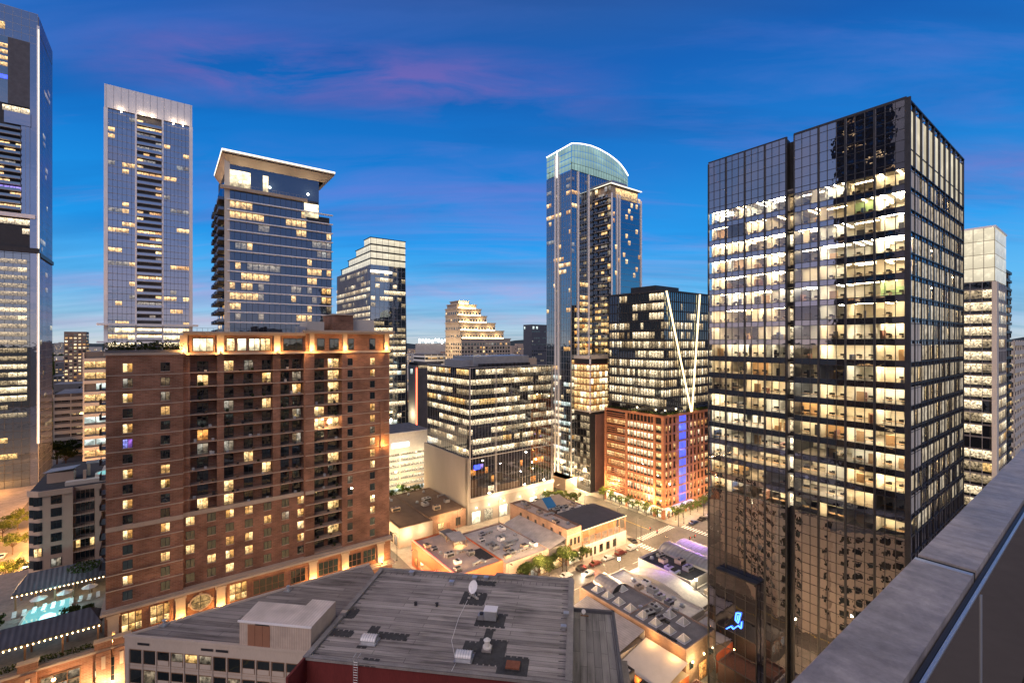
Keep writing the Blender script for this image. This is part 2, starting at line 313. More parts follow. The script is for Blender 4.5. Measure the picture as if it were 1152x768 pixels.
# ---------------------------------------------------------------- mesh building
class MB:
    """collects faces (with one material name each) and links them as ONE mesh object"""
    def __init__(self): self.v = []; self.f = []; self.m = []; self.uv = []
    def face(self, pts, mat, uv=None):
        i = len(self.v); self.v.extend(pts); self.f.append(tuple(range(i, i+len(pts)))); self.m.append(mat)
        self.uv.append(uv or [(0, 0)]*len(pts)); return self
    def quad(self, a, b, c, d, mat): return self.face([a, b, c, d], mat, [(0, 0), (1, 0), (1, 1), (0, 1)])
    def box(self, x0, x1, y0, y1, z0, z1, mat, top=None, skip=''):
        t = top or mat
        p = [(x0,y0,z0),(x1,y0,z0),(x1,y1,z0),(x0,y1,z0),(x0,y0,z1),(x1,y0,z1),(x1,y1,z1),(x0,y1,z1)]
        for key, idx, mm in (('S',(0,1,5,4),mat),('E',(1,2,6,5),mat),('N',(2,3,7,6),mat),('W',(3,0,4,7),mat),('T',(4,5,6,7),t),('B',(3,2,1,0),mat)):
            if key not in skip: self.quad(*[p[i] for i in idx], mm)
        return self
    def prism(self, poly, z0, z1, mat, top=None):
        n = len(poly); zs = z1 if isinstance(z1, (list, tuple)) else [z1]*n
        for i in range(n):
            a, b = poly[i], poly[(i+1) % n]
            self.quad((a[0],a[1],z0),(b[0],b[1],z0),(b[0],b[1],zs[(i+1)%n]),(a[0],a[1],zs[i]), mat)
        self.face([(p[0],p[1],zs[i]) for i, p in enumerate(poly)], top or mat)
        self.face([(p[0],p[1],z0) for p in reversed(poly)], mat)
        return self
    def cyl(self, cx, cy, r, z0, z1, mat, n=12, r2=None, cap=None):
        r2 = r if r2 is None else r2
        for i in range(n):
            a, b = 2*math.pi*i/n, 2*math.pi*(i+1)/n
            self.quad((cx+r*math.cos(a),cy+r*math.sin(a),z0),(cx+r*math.cos(b),cy+r*math.sin(b),z0),(cx+r2*math.cos(b),cy+r2*math.sin(b),z1),(cx+r2*math.cos(a),cy+r2*math.sin(a),z1), mat)
        if r2 > 0.001: self.face([(cx+r2*math.cos(2*math.pi*i/n),cy+r2*math.sin(2*math.pi*i/n),z1) for i in range(n)], cap or mat)
        return self
    def tube(self, pts, r, mat, n=6, r2=None):
        r2 = r if r2 is None else r2; rings = []; P = [Vector(p) for p in pts]
        for i, p in enumerate(P):
            d = (P[min(i+1, len(P)-1)] - P[max(i-1, 0)]).normalized()
            a = d.cross(Vector((0,0,1)))
            if a.length < 0.05: a = d.cross(Vector((1,0,0)))
            a.normalize(); b = d.cross(a); rr = r + (r2-r)*i/max(1, len(P)-1)
            rings.append([tuple(p + (a*math.cos(2*math.pi*k/n) + b*math.sin(2*math.pi*k/n))*rr) for k in range(n)])
        for i in range(len(rings)-1):
            for k in range(n): self.quad(rings[i][k], rings[i][(k+1)%n], rings[i+1][(k+1)%n], rings[i+1][k], mat)
        self.face(rings[-1], mat); self.face(list(reversed(rings[0])), mat)
        return self
    def bar(self, a, b, w, h, mat):
        """rectangular bar from a to b"""
        a, b = Vector(a), Vector(b); d = (b-a).normalized(); s = d.cross(Vector((0,0,1)))
        if s.length < 0.05: s = Vector((1,0,0))
        s.normalize(); u = s.cross(d)
        q = lambda p, i, j: tuple(p + s*(w/2*i) + u*(h/2*j))
        A_ = [q(a,-1,-1), q(a,1,-1), q(a,1,1), q(a,-1,1)]; B_ = [q(b,-1,-1), q(b,1,-1), q(b,1,1), q(b,-1,1)]
        for k in range(4): self.quad(A_[k], A_[(k+1)%4], B_[(k+1)%4], B_[k], mat)
        self.face(B_, mat); self.face(list(reversed(A_)), mat); return self
    def build(self, name, parent=None, smooth=False):
        if not self.f: return None
        me = bpy.data.meshes.new(name); me.from_pydata(self.v, [], self.f)
        names = list(dict.fromkeys(self.m))
        for n in names: me.materials.append(MATS[n])
        idx = {n: i for i, n in enumerate(names)}
        me.polygons.foreach_set('material_index', [idx[x] for x in self.m])
        uvl = me.uv_layers.new(name='UVMap'); flat = []
        for u in self.uv:
            for p in u: flat.extend(p)
        uvl.data.foreach_set('uv', flat)
        if smooth: me.polygons.foreach_set('use_smooth', [True]*len(me.polygons))
        me.update()
        o = bpy.data.objects.new(name, me); COL.objects.link(o)
        if parent is not None: o.parent = parent
        return o

def tag(o, label=None, cat=None, group=None, kind=None):
    if label: o['label'] = label
    if cat: o['category'] = cat
    if group: o['group'] = group
    if kind: o['kind'] = kind
    return o
def thing(name, label, cat, x, y, z=0.0, rz=0.0, group=None):
    o = bpy.data.objects.new(name, None); COL.objects.link(o); o.empty_display_size = 1
    o.location = (x, y, z); o.rotation_euler = (0, 0, rz)
    return tag(o, label, cat, group)
def gthing(name, label, cat, s, t, z=0.0, group=None, rz=0.0):
    x, y = G(s, t); return thing(name, label, cat, x, y, z, ROT+rz, group)
def struct(mb, name): return tag(mb.build(name), kind='structure')
def copy_tree(o, parent=None):
    c = o.copy(); COL.objects.link(c); c.parent = parent
    for ch in list(o.children): copy_tree(ch, c)
    return c
def light(kind, name, x, y, z, energy, col, size=0.3, parent=None, rot=None, spot=None):
    d = bpy.data.lights.new(name, kind); d.energy = energy; d.color = col
    if kind in ('POINT', 'SPOT'): d.shadow_soft_size = size
    if kind == 'SPOT': d.spot_size = spot or 1.4; d.spot_blend = 0.5
    o = bpy.data.objects.new(name, d); COL.objects.link(o); o.location = (x, y, z)
    if rot: o.rotation_euler = rot
    if parent is not None: o.parent = parent
    return o

class Cells:
    """gathers windows; the ones that show largest become parts of their own, the rest one stuff part"""
    def __init__(self, root, name='window'):
        self.root = root; self.name = name; self.items = []
        self.c, self.s = math.cos(root.rotation_euler[2]), math.sin(root.rotation_euler[2]); self.o = root.location
    def add(self, mb, sub=None):
        area = 0
        f = mb.f[-1]; pts = [mb.v[i] for i in f]
        pr = []
        for (x, y, z) in pts:
            q = proj(self.o[0] + self.c*x - self.s*y, self.o[1] + self.s*x + self.c*y, self.o[2] + z)
            if q is None: pr = None; break
            pr.append(q)
        if pr:
            inside = any(0 <= p[0] <= 1152 and 0 <= p[1] <= 768 for p in pr)
            a = 0
            for i in range(len(pr)):
                a += pr[i][0]*pr[(i+1) % len(pr)][1] - pr[(i+1) % len(pr)][0]*pr[i][1]
            area = abs(a)/2 if inside else 0
        self.items.append((area, len(self.items), mb))
    def flush(self, cap=100):
        self.items.sort(key=lambda q: (-q[0], q[1]))
        keep = [q for q in self.items[:cap] if q[0] > 0]; rest = self.items[len(keep):]
        for _, _, mb in keep: mb.build(self.name, self.root)
        if rest:
            R_ = MB()
            for _, _, mb in rest:
                off = len(R_.v); R_.v.extend(mb.v); R_.f.extend(tuple(i+off for i in f) for f in mb.f); R_.m.extend(mb.m); R_.uv.extend(mb.uv)
            tag(R_.build(self.name, self.root), kind='stuff')

def fp(face, W, D, a, z, off=0.0):
    """point on a building face: S is y=0, W is x=0, E is x=W, N is y=D; a runs along the face, off stands proud"""
    if face == 'S': return (a, -off, z)
    if face == 'W': return (-off, a, z)
    if face == 'E': return (W+off, a, z)
    return (a, D+off, z)
def pane(face, W, D, a0, a1, z0, z1, mat, off=0.04, mb=None):
    mb = mb or MB(); P = lambda a, z: fp(face, W, D, a, z, off)
    if face in 'SE': mb.quad(P(a0,z0), P(a1,z0), P(a1,z1), P(a0,z1), mat)
    else: mb.quad(P(a1,z0), P(a0,z0), P(a0,z1), P(a1,z1), mat)
    return mb
def fbox(face, W, D, a0, a1, z0, z1, o0, o1, mat, mb, top=None):
    """box on a face between offsets o0..o1 (proud positive)"""
    if face == 'S': mb.box(a0, a1, -o1, -o0, z0, z1, mat, top)
    elif face == 'W': mb.box(-o1, -o0, a0, a1, z0, z1, mat, top)
    elif face == 'E': mb.box(W+o0, W+o1, a0, a1, z0, z1, mat, top)
    else: mb.box(a0, a1, D+o0, D+o1, z0, z1, mat, top)
    return mb
def pick(table, rnd=R):
    r = rnd.random(); acc = 0
    for p, m in table:
        acc += p
        if r < acc: return m
    return None
def glazing(cells, face, W, D, z0, z1, fh, bay, lit, a0=0.0, a1=None, wh=0.62, run=0.55, off=0.05, rnd=R, margin=0.08, floor_rule=None):
    """lit rooms on a glass face: per floor, in runs; lit(frac along, z) -> table of (chance, material)"""
    if a1 is None: a1 = W if face in 'SN' else D
    n = max(1, round((a1-a0)/bay)); b = (a1-a0)/n; z = z0
    while z + fh*0.9 < z1:
        cur = None
        fmood = rnd.random()
        for i in range(n):
            if cur is None or rnd.random() > run: cur = (pick(lit((i+0.5)/n, (z-z0)/(z1-z0), fmood), rnd),)
            if cur[0]:
                cells.add(pane(face, W, D, a0+b*i+margin, a0+b*(i+1)-margin, z+fh*(1-wh)*0.6, z+fh*(1-wh)*0.6+fh*wh, cur[0], off))
        z += fh
def grid_lines(mb, face, W, D, z0, z1, fh, bay, mat, a0=0.0, a1=None, w=0.12, hw=0.18, depth=0.12, horiz=True, vert=True, hmat=None, hoff=None):
    if a1 is None: a1 = W if face in 'SN' else D
    n = max(1, round((a1-a0)/bay)); b = (a1-a0)/n
    if vert:
        for i in range(n+1): fbox(face, W, D, a0+b*i-w/2, a0+b*i+w/2, z0, z1, -0.02, depth, mat, mb)
    if horiz:
        z = z0
        while z <= z1+0.01:
            fbox(face, W, D, a0, a1, z-hw/2, z+hw/2, -0.02, (hoff or depth*0.8), hmat or mat, mb); z += fh
    return mb
# ================================================================ SKY, SUN, CAMERA
w = bpy.data.worlds.new('World'); SC.world = w; w.use_nodes = True; nt = w.node_tree; nt.nodes.clear()
wo = N(nt, 'ShaderNodeOutputWorld'); bg = N(nt, 'ShaderNodeBackground'); L(nt, bg.outputs[0], wo.inputs[0])
tc = N(nt, 'ShaderNodeTexCoord'); sep = N(nt, 'ShaderNodeSeparateXYZ'); L(nt, tc.outputs['Generated'], sep.inputs[0])
front = ramp(nt, sep.outputs[2], [(0.0, (0.52, 0.58, 0.62)), (0.035, (0.30, 0.52, 0.70)), (0.10, (0.085, 0.41, 0.78)), (0.20, (0.003, 0.275, 0.74)), (0.34, (0.0, 0.165, 0.56)), (0.50, (0.0, 0.10, 0.42)), (0.62, (0.02, 0.08, 0.30)), (0.85, (0.14, 0.14, 0.20))])
west = ramp(nt, sep.outputs[2], [(0.0, (0.95, 0.72, 0.62)), (0.06, (0.68, 0.58, 0.66)), (0.20, (0.36, 0.43, 0.68)), (0.45, (0.20, 0.29, 0.54)), (0.7, (0.15, 0.19, 0.34)), (1.0, (0.14, 0.14, 0.20))])
d1 = N(nt, 'ShaderNodeVectorMath', operation='DOT_PRODUCT'); L(nt, tc.outputs['Generated'], d1.inputs[0]); d1.inputs[1].default_value = (-0.25, -0.97, 0)
wf = ramp(nt, math_n(nt, 'ADD', math_n(nt, 'MULTIPLY', d1.outputs['Value'], 0.5), 0.5), [(0.47, 0.0), (0.70, 1.0)])
base = mixc(nt, wf.outputs[0], front.outputs[0], west.outputs[0])
# thin dusk clouds, stretched along the horizon
dv = N(nt, 'ShaderNodeVectorMath', operation='DIVIDE'); L(nt, tc.outputs['Generated'], dv.inputs[0])
zz = math_n(nt, 'ADD', math_n(nt, 'MAXIMUM', sep.outputs[2], 0.0), 0.14)
cx = N(nt, 'ShaderNodeCombineXYZ'); [L(nt, zz, cx.inputs[i]) for i in range(3)]; L(nt, cx.outputs[0], dv.inputs[1])
mp = N(nt, 'ShaderNodeMapping'); mp.inputs['Scale'].default_value = (0.38, 2.3, 1.0); mp.inputs['Rotation'].default_value = (0, 0, math.radians(9)); mp.inputs['Location'].default_value = (1.95, 0.75, 0); L(nt, dv.outputs[0], mp.inputs[0])
cn = N(nt, 'ShaderNodeTexNoise', i_Scale=1.3, i_Detail=9.0, i_Roughness=0.62, i_Distortion=0.7); L(nt, mp.outputs[0], cn.inputs[0])
cl = ramp(nt, cn.outputs[0], [(0.50, 0.0), (0.74, 1.0)])
cfade = ramp(nt, sep.outputs[2], [(0.0, 0.35), (0.06, 0.65), (0.30, 0.85), (0.52, 0.45), (0.62, 0.15)])
pink = mixc(nt, wf.outputs[0], (0.13, 0.17, 0.56), (0.75, 0.50, 0.50))
lowp = mixc(nt, ramp(nt, sep.outputs[2], [(0.04, 1.0), (0.28, 0.0)]).outputs[0], pink, (0.38, 0.40, 0.68))
c = mixc(nt, math_n(nt, 'MULTIPLY', cl.outputs[0], math_n(nt, 'MULTIPLY', cfade.outputs[0], 0.62)), base, lowp)
cn2 = N(nt, 'ShaderNodeTexNoise', i_Scale=1.1, i_Detail=9.0, i_Roughness=0.55); mp2 = N(nt, 'ShaderNodeMapping'); mp2.inputs['Scale'].default_value = (0.45, 2.4, 1); mp2.inputs['Location'].default_value = (7, 3, 0); L(nt, dv.outputs[0], mp2.inputs[0]); L(nt, mp2.outputs[0], cn2.inputs[0])
c = mixc(nt, ramp(nt, cn2.outputs[0], [(0.44, 0.0), (0.66, 0.8)]).outputs[0], c, mixc(nt, 1.0, c, (0.55, 0.72, 0.80), 'MULTIPLY'))
# one rosy streak high in the north, and thin ones near the horizon
fx = math_n(nt, 'DIVIDE', sep.outputs[0], math_n(nt, 'MAXIMUM', sep.outputs[1], 0.05)); fz = math_n(nt, 'DIVIDE', sep.outputs[2], math_n(nt, 'MAXIMUM', sep.outputs[1], 0.05))
fv = N(nt, 'ShaderNodeCombineXYZ'); L(nt, fx, fv.inputs[0]); L(nt, math_n(nt, 'MULTIPLY', fz, 4.5), fv.inputs[1])
sn = N(nt, 'ShaderNodeTexNoise', i_Scale=2.6, i_Detail=7.0, i_Roughness=0.6, i_Distortion=0.5); L(nt, fv.outputs[0], sn.inputs[0])
def streak(c0, slope, wid, x0, x1, x2, x3, amp, col, c):
    d = math_n(nt, 'ABSOLUTE', math_n(nt, 'SUBTRACT', fz, math_n(nt, 'ADD', math_n(nt, 'MULTIPLY', fx, slope), c0)))
    band = ramp(nt, math_n(nt, 'DIVIDE', d, wid), [(0.0, 1.0), (0.35, .75), (1.0, 0.0)])
    xr = ramp(nt, math_n(nt, 'ADD', math_n(nt, 'MULTIPLY', fx, 0.25), 0.5), [(x0, 0), (x1, 1), (x2, 1), (x3, 0)])
    f = math_n(nt, 'MULTIPLY', math_n(nt, 'MULTIPLY', band.outputs[0], xr.outputs[0]), ramp(nt, sn.outputs[0], [(0.38, 0.0), (0.62, 1.0)]).outputs[0])
    return mixc(nt, math_n(nt, 'MULTIPLY', f, amp), c, col)
c = streak(0.545, -0.085, 0.10, .25, .33, .47, .58, .85, (0.15, 0.11, 0.40), c)
c = streak(0.30, -0.06, 0.13, .30, .36, .50, .60, .45, (0.13, 0.17, 0.60), c)
c = streak(0.30, 0.05, 0.10, .62, .72, .80, .95, .75, (0.17, 0.15, 0.48), c)
c = streak(0.105, -0.01, 0.045, .2, .3, .6, .75, .7, (0.40, 0.33, 0.60), c)
c = streak(0.045, 0.0, 0.02, .2, .3, .6, .75, .6, (0.55, 0.42, 0.58), c)
sky = N(nt, 'ShaderNodeTexSky', sky_type='NISHITA'); sky.sun_disc = False; sky.sun_elevation = math.radians(2); sky.sun_rotation = math.radians(218)
sk = N(nt, 'ShaderNodeMix', data_type='RGBA', blend_type='ADD'); sk.inputs[0].default_value = 0.012; L(nt, c, sk.inputs[6]); L(nt, sky.outputs[0], sk.inputs[7])
L(nt, sk.outputs[2], bg.inputs[0]); bg.inputs[1].default_value = 1.0
sd = bpy.data.lights.new('sun', 'SUN'); sd.energy = 1.5; sd.angle = math.radians(45); sd.color = (1.0, 0.82, 0.77)
so = bpy.data.objects.new('sun', sd); COL.objects.link(so)
so.rotation_euler = Vector((0.26, 0.74, -0.62)).to_track_quat('-Z', 'Y').to_euler()
cd = bpy.data.cameras.new('camera'); co = bpy.data.objects.new('camera', cd); COL.objects.link(co)
co.location = (0, 0, H); co.rotation_euler = (math.pi/2, 0, 0); cd.sensor_width = 36; cd.lens = 36*F/1152
cd.clip_start = 0.05; cd.clip_end = 30000; SC.camera = co
SC.view_settings.view_transform = 'Standard'; SC.view_settings.look = 'None'; SC.view_settings.exposure = 0.2; SC.view_settings.gamma = 1.0
SC.render.engine = 'CYCLES'; cy = SC.cycles
cy.use_denoising = True; cy.max_bounces = 6; cy.diffuse_bounces = 3; cy.glossy_bounces = 3; cy.transparent_max_bounces = 12; cy.transmission_bounces = 2
cy.sample_clamp_indirect = 4.0; cy.caustics_reflective = False; cy.caustics_refractive = False; cy.use_light_tree = True

# ================================================================ GROUND, STREETS, BLOCKS
g = MB(); n = 16; S_ = 9000
g.quad((-S_, -S_, 0), (S_, -S_, 0), (S_, S_, 0), (-S_, S_, 0), 'earth'); struct(g, 'ground')
g = MB(); P = [G(-160, -60), G(420, -60), G(420, 430), G(-160, 430)]
g.face([(x, y, 0.01) for x, y in P], 'asphalt'); struct(g, 'road')
SB = [(-52, -31), (50, 66), (145, 168), (240, 262)]       # streets running away to the left
SA = [(1.5, 20.5), (93.5, 110.2), (246, 266)]             # streets running away to the right
def gaps(st, lo, hi):
    out = []; a = lo
    for b, c_ in st: out.append((a, b)); a = c_
    out.append((a, hi)); return out
for (s0, s1) in gaps(SB, -150, 400):
    for (t0, t1) in gaps(SA, -50, 420):
        if t1-t0 < 3: continue
        g = MB(); r = 3.0; poly = []
        for (cx_, cy_, a0) in ((s1-r, t0+r, -90), (s1-r, t1-r, 0), (s0+r, t1-r, 90), (s0+r, t0+r, 180)):
            for k in range(5):
                a = math.radians(a0 + k*22.5); poly.append(G(cx_+r*math.cos(a), cy_+r*math.sin(a)))
        g.prism(poly, 0.0, 0.14, 'concrete', 'pavement'); struct(g, 'pavement')
def gbox(mb, s0, s1, t0, t1, z, mat):
    mb.face([G(s0, t0)+(z,), G(s1, t0)+(z,), G(s1, t1)+(z,), G(s0, t1)+(z,)], mat)
g = MB()
for (a, b) in ((50, 66), (145, 168)):                     # zebra crossings and stop lines
    for (t0, t1) in ((89.5, 92.5), (111.2, 114.2)):
        k = a + 1.0
        while k < b-1: gbox(g, k, k+0.6, t0, t1, 0.016, 'paint_white'); k += 1.25
    for (s0, s1) in ((a-4.2, a-1.2), (b+1.2, b+4.2)):
        k = 94.5
        while k < 109.6: gbox(g, s0, s1, k, k+0.6, 0.016, 'paint_white'); k += 1.25
struct(g, 'road_markings')
g = MB()
for (s0, s1) in ((-28, 44), (72, 139), (174, 236)):
    k = s0
    while k < s1: gbox(g, k, k+3, 101.7, 101.85, 0.016, 'paint_white'); gbox(g, k, k+3, 98.3, 98.42, 0.016, 'paint_white'); k += 7
for sc_ in (58.0, 156.5, -41.5):
    for (t0, t1) in ((116, 240), (24, 88), (270, 400)):
        gbox(g, sc_-0.25, sc_-0.12, t0, t1, 0.016, 'paint_yellow'); gbox(g, sc_+0.12, sc_+0.25, t0, t1, 0.016, 'paint_yellow')
struct(g, 'road_markings')
# far hills on the horizon
g = MB(); pts = []
for i in range(121):
    a = math.radians(-62 + i*1.04); d = 7000 + 600*math.sin(i*0.31)
    h = 70 + 25*math.sin(i*0.23) + 14*math.sin(i*0.71+1) + 6*math.sin(i*1.9)
    if i > 100: h += 70*max(0, 1-abs(i-106)/5)
    pts.append((d*math.sin(a), d*math.cos(a), h))
for i in range(120):
    a, b = pts[i], pts[i+1]
    g.quad((a[0]*0.75, a[1]*0.75, 0), (b[0]*0.75, b[1]*0.75, 0), (b[0], b[1], b[2]), (a[0], a[1], a[2]), 'earth')
    g.quad((a[0], a[1], a[2]), (b[0], b[1], b[2]), (b[0]*1.15, b[1]*1.15, 0), (a[0]*1.15, a[1]*1.15, 0), 'earth')
struct(g, 'hills')

# ================================================================ NEAR GLASS OFFICE TOWER (right)
def near_tower():
    W, D = 42.4, 34.2; s0, t0 = 96.2, 21.6
    r = gthing('office_tower', 'tall dark glass office tower with lit floors and glowing slatted crown, nearest on the right', 'office tower', s0, t0)
    rr = random.Random(11)
    ZT = 115.5; ZC = 105.0; FH = 3.6; NF = 17; Z0 = ZC - FH*NF
    # body below the offices: parking floors behind dark glass, then the crown walls
    m = MB(); m.box(0.25, W-.2, 0.25, 16.8, 0, Z0, 'dark_metal'); m.box(1.6, W-.2, 16.8, 18.1, 0, ZT-.6, 'dark_metal'); m.box(0.25, W-.2, 18.1, D, 0, Z0, 'dark_metal')
    m.build('garage_body', r)
    m = MB(); m.box(0.25, W-.2, 1.9, D, ZC+.02, ZC+.3, 'felt_grey'); m.box(0.3, 1.0, 2, 16.8, ZC+.3, ZT-.3, 'dark_metal'); m.box(0.3, 1.0, 18.1, D, ZC+.3, ZT-.3, 'dark_metal')
    m.box(W-1, W-.2, 2, D, ZC+.3, ZT-.3, 'dark_metal'); m.box(1, W-1, D-.7, D, ZC+.3, ZT-.3, 'dark_metal'); m.box(8, 34, 9, 26, ZC+.3, ZT-3, 'dark_concrete')
    m.build('roof', r)
    # crown screen on the right face
    m = MB(); m.box(0.3, W-.4, .12, .5, ZC+.1, ZT-1.0, 'dark_metal')
    for i in range(20): pane('S', W, D, .3+i*2.1, .3+(i+1)*2.1-.12, ZC+.3, ZT-1.2, 'lit_crown', -.06, m)
    m.build('crown_screen', r)
    m = MB()
    for i in range(11): m.box(i*4.22-.17 if i else 0, i*4.22+.17, -.26, .2, ZC-.1, ZT, 'dark_metal')
    m.box(0, W, -.30, .1, ZT-.25, ZT, 'dark_metal'); m.box(-.05, .25, 0, 16.8, ZT-.2, ZT+.25, 'dark_metal'); m.box(-.05, .25, 18.1, D, ZT-.2, ZT+.1, 'dark_metal')
    for i in range(21): m.box(i*2.1, i*2.1+.5, -.1, .3, ZT-.8, ZT-.5, 'galvanised')
    m.build('crown_fins', r)
    bays = [(i*4.2, (i+1)*4.2) for i in range(4)] + [(18.1+i*4.025, 18.1+(i+1)*4.025) for i in range(4)]
    WB = 10; sb = W/WB
    # storeys
    for k in range(NF):
        z = Z0 + FH*k
        m = MB(); m.box(.3, W-.3, .3, 16.7, z-.55, z, 'dark_metal', 'carpet'); m.box(1.8, W-.3, 16.7, 18.2, z-.55, z, 'dark_metal', 'carpet'); m.box(.3, W-.3, 18.2, D-.3, z-.55, z, 'dark_metal', 'carpet')
        m.face([(.35, .35, z-.6), (.35, D-.4, z-.6), (W-.4, D-.4, z-.6), (.35+W-.75, .35, z-.6)], 'ceiling_white') if k else None
        m.build('floor_slab', r)
        if k == NF-1:
            m = MB(); m.face([(.35, .35, ZC-.6), (.35, D-.4, ZC-.6), (W-.4, D-.4, ZC-.6), (W-.4, .35, ZC-.6)], 'ceiling_white'); m.box(.3, W-.3, .3, D-.3, ZC-.55, ZC, 'dark_metal'); m.build('floor_slab', r)
        m = MB(); m.box(W-.3, W-.25, .5, D-.5, z, z+FH-.6, 'office_wall'); m.box(1, W-.4, D-.3, D-.25, z, z+FH-.6, 'office_wall'); cx0 = 7.5 + rr.random()*2; m.box(cx0, 34, 7, 27, z, z+FH-.6, 'office_wall')
        # partitions and rooms along the two visible faces
        on = []
        for (a, b) in bays:
            on.append(rr.random() < (0.985 if k > 3 else 0.90))
        if k == 12-5: on[2] = False
        for i, (a, b) in enumerate(bays):
            if rr.random() < 0.55 or (i and on[i] != on[i-1]): m.box(.7, cx0, a-.06, a+.06, z, z+FH-.6, 'office_wall')
            if not on[i]: m.box(4.0, 4.1, a, b, z, z+FH-.6, 'office_wall')
            elif rr.random() < .3: m.box(3.2, 3.3, a+.8, b, z, z+FH-.6, rr.choice(['office_wall']*16+['office_green']+['office_tan']*2))
        son = [rr.random() < (0.80 if k > 1 else .35) for _ in range(WB)]
        for i in range(2, WB):
            if rr.random() < .5 or son[i] != son[i-1]: m.box(i*sb-.06+.7, i*sb+.06+.7, .6, 7, z, z+FH-.6, 'office_wall')
        m.build('partition', r)
        m = MB()
        for i, (a, b) in enumerate(bays):
            if not on[i]: continue
            style = rr.random(); zc = z+FH-.66; lm_ = rr.choice(['ceiling_lamp', 'ceiling_lamp', 'ceiling_lamp_white']); nl_ = rr.choice([1, 2, 3, 3])
            if style < .6:
                for x in (3.4, 1.3, 5.5)[:nl_]: m.box(x, x+.22, a+.3, b-.3, zc, zc+.05, lm_)
            else:
                for yy in (a+1.9, a+.6, a+3.2)[:nl_]: m.box(1.0, 6.0, yy, yy+.2, zc, zc+.05, lm_)
        for i in range(WB):
            if son[i]:
                zc = z+FH-.66
                m.box(i*sb+.9, i*sb+3.8, 1.2, 1.42, zc, zc+.05, 'ceiling_lamp'); m.box(i*sb+.9, i*sb+3.8, 3.6, 3.82, zc, zc+.05, 'ceiling_lamp')
        m.build('ceiling_lamp', r)
        m = MB()
        for i, (a, b) in enumerate(bays):
            y = a+.4
            while y < b-1.4:
                q = rr.random()
                if q < .75:
                    m.box(1.3, 2.1, y, y+1.4, z+.70, z+.75, 'office_wood'); m.box(1.35, 1.4, y+.1, y+.15, z, z+.7, 'dark_metal'); m.box(1.35, 1.4, y+1.2, y+1.25, z, z+.7, 'dark_metal')
                    m.box(1.75, 1.8, y+.35, y+.95, z+.85, z+1.2, 'black_rubber')
                    m.box(2.4, 2.85, y+.4, y+.85, z+.42, z+.5, 'black_rubber'); m.box(2.8, 2.87, y+.4, y+.85, z+.5, z+1.1, 'black_rubber')
                elif q < .9: m.box(2.6, 3.0, y, y+1.2, z, z+1.5+rr.random()*.6, rr.choice(['office_wood', 'dark_metal', 'office_tan']))
                y += 1.75
        m.build('office_furniture', r)
    # glass: every bay of every storey a window of three panes; panes sit a touch out of plane, so their reflections break
    cw = Cells(r, 'window')
    VB, VT = .22, 2.78                                  # vision glass between these heights of a storey
    jit = lambda: rr.uniform(-.0035, .0035)
    def jpane(face, a0, a1, z0, z1, mat, mb):
        pts = [(a0, z0), (a1, z0), (a1, z1), (a0, z1)]
        if face == 'W': pts = [pts[1], pts[0], pts[3], pts[2]]
        b1, b2, b3 = jit(), jit(), jit()
        q = []
        for (a, z) in pts:
            o = b1 + (a-a0)/(a1-a0)*b2 + (z-z0)/(z1-z0)*b3
            q.append(fp(face, W, D, a, z, .02+o))
        mb.quad(*q, mat)
    def facade(face, a, b, n3):
        st = (b-a)/n3
        for k in range(NF):
            z = Z0+FH*k; m = MB()
            for j in range(n3): jpane(face, a+st*j+.03, a+st*(j+1)-.03, z+VB, z+VT, 'glow_pane' if face == 'S' and rr.random() < (.74 if k > 2 else .35) else 'glass_near', m)
            cw.add(m)
    for (a, b) in bays: facade('W', a, b, 3)
    for i in range(WB): facade('S', i*sb, (i+1)*sb, 2)
    cw.flush(100)
    m = MB()
    for (a, b) in bays:
        for j in range(3):
            st = (b-a)/3
            for k in range(NF):
                z = Z0+FH*k; jpane('W', a+st*j+.03, a+st*(j+1)-.03, z+VT, z+FH+VB, 'glass_spandrel', m)
            z = 0.3
            while z < Z0+VB-.1:
                z1 = min(z+1.8, Z0+VB); jpane('W', a+st*j+.03, a+st*(j+1)-.03, z, z1, 'glass_spandrel', m); z = z1
            z = ZC+VB
            while z < ZT-.3:
                z1 = min(z+1.8, ZT-.2); jpane('W', a+st*j+.03, a+st*(j+1)-.03, z, z1, 'glass_spandrel', m); z = z1
    for i in range(WB*2):
        st = W/WB/2
        for k in range(NF):
            z = Z0+FH*k; jpane('S', st*i+.03, st*(i+1)-.03, z+VT, z+FH+(VB if k < NF-1 else 0), 'glass_spandrel', m)
        z = .3
        while z < Z0+VB-.1:
            z1 = min(z+1.8, Z0+VB); jpane('S', st*i+.03, st*(i+1)-.03, z, z1, 'glass_spandrel', m); z = z1
    m.build('spandrel_glass', r)
    m = MB()                                            # blinds half drawn behind the right face
    for k in range(NF):
        z = Z0+FH*k
        for i in range(WB*2):
            if rr.random() < .45: m.quad((i*2.12+.15, .35, z+VB+rr.choice([0, 0, .8])), (i*2.12+1.95, .35, z+VB+.1), (i*2.12+1.95, .35, z+VT), (i*2.12+.15, .35, z+VT), 'blind')
        for (a, b) in bays:
            for j in range(3):
                st = (b-a)/3
                if rr.random() < .10: h0 = rr.choice([VB, 1.2, 1.7]); m.quad((.4, a+st*(j+1)-.1, z+h0), (.4, a+st*j+.1, z+h0), (.4, a+st*j+.1, z+VT), (.4, a+st*(j+1)-.1, z+VT), 'blind')
                if rr.random() < .12: q = a+st*j+rr.uniform(.3, .9); m.box(1.0+rr.random()*2, 1.5+rr.random()*2+.6, q, q+.35, z, z+rr.choice([1.1, 1.65, 1.7]), rr.choice(['black_rubber', 'dark_metal', 'car_blue', 'plum_brick']))
    m.build('blind', r)
    m = MB()
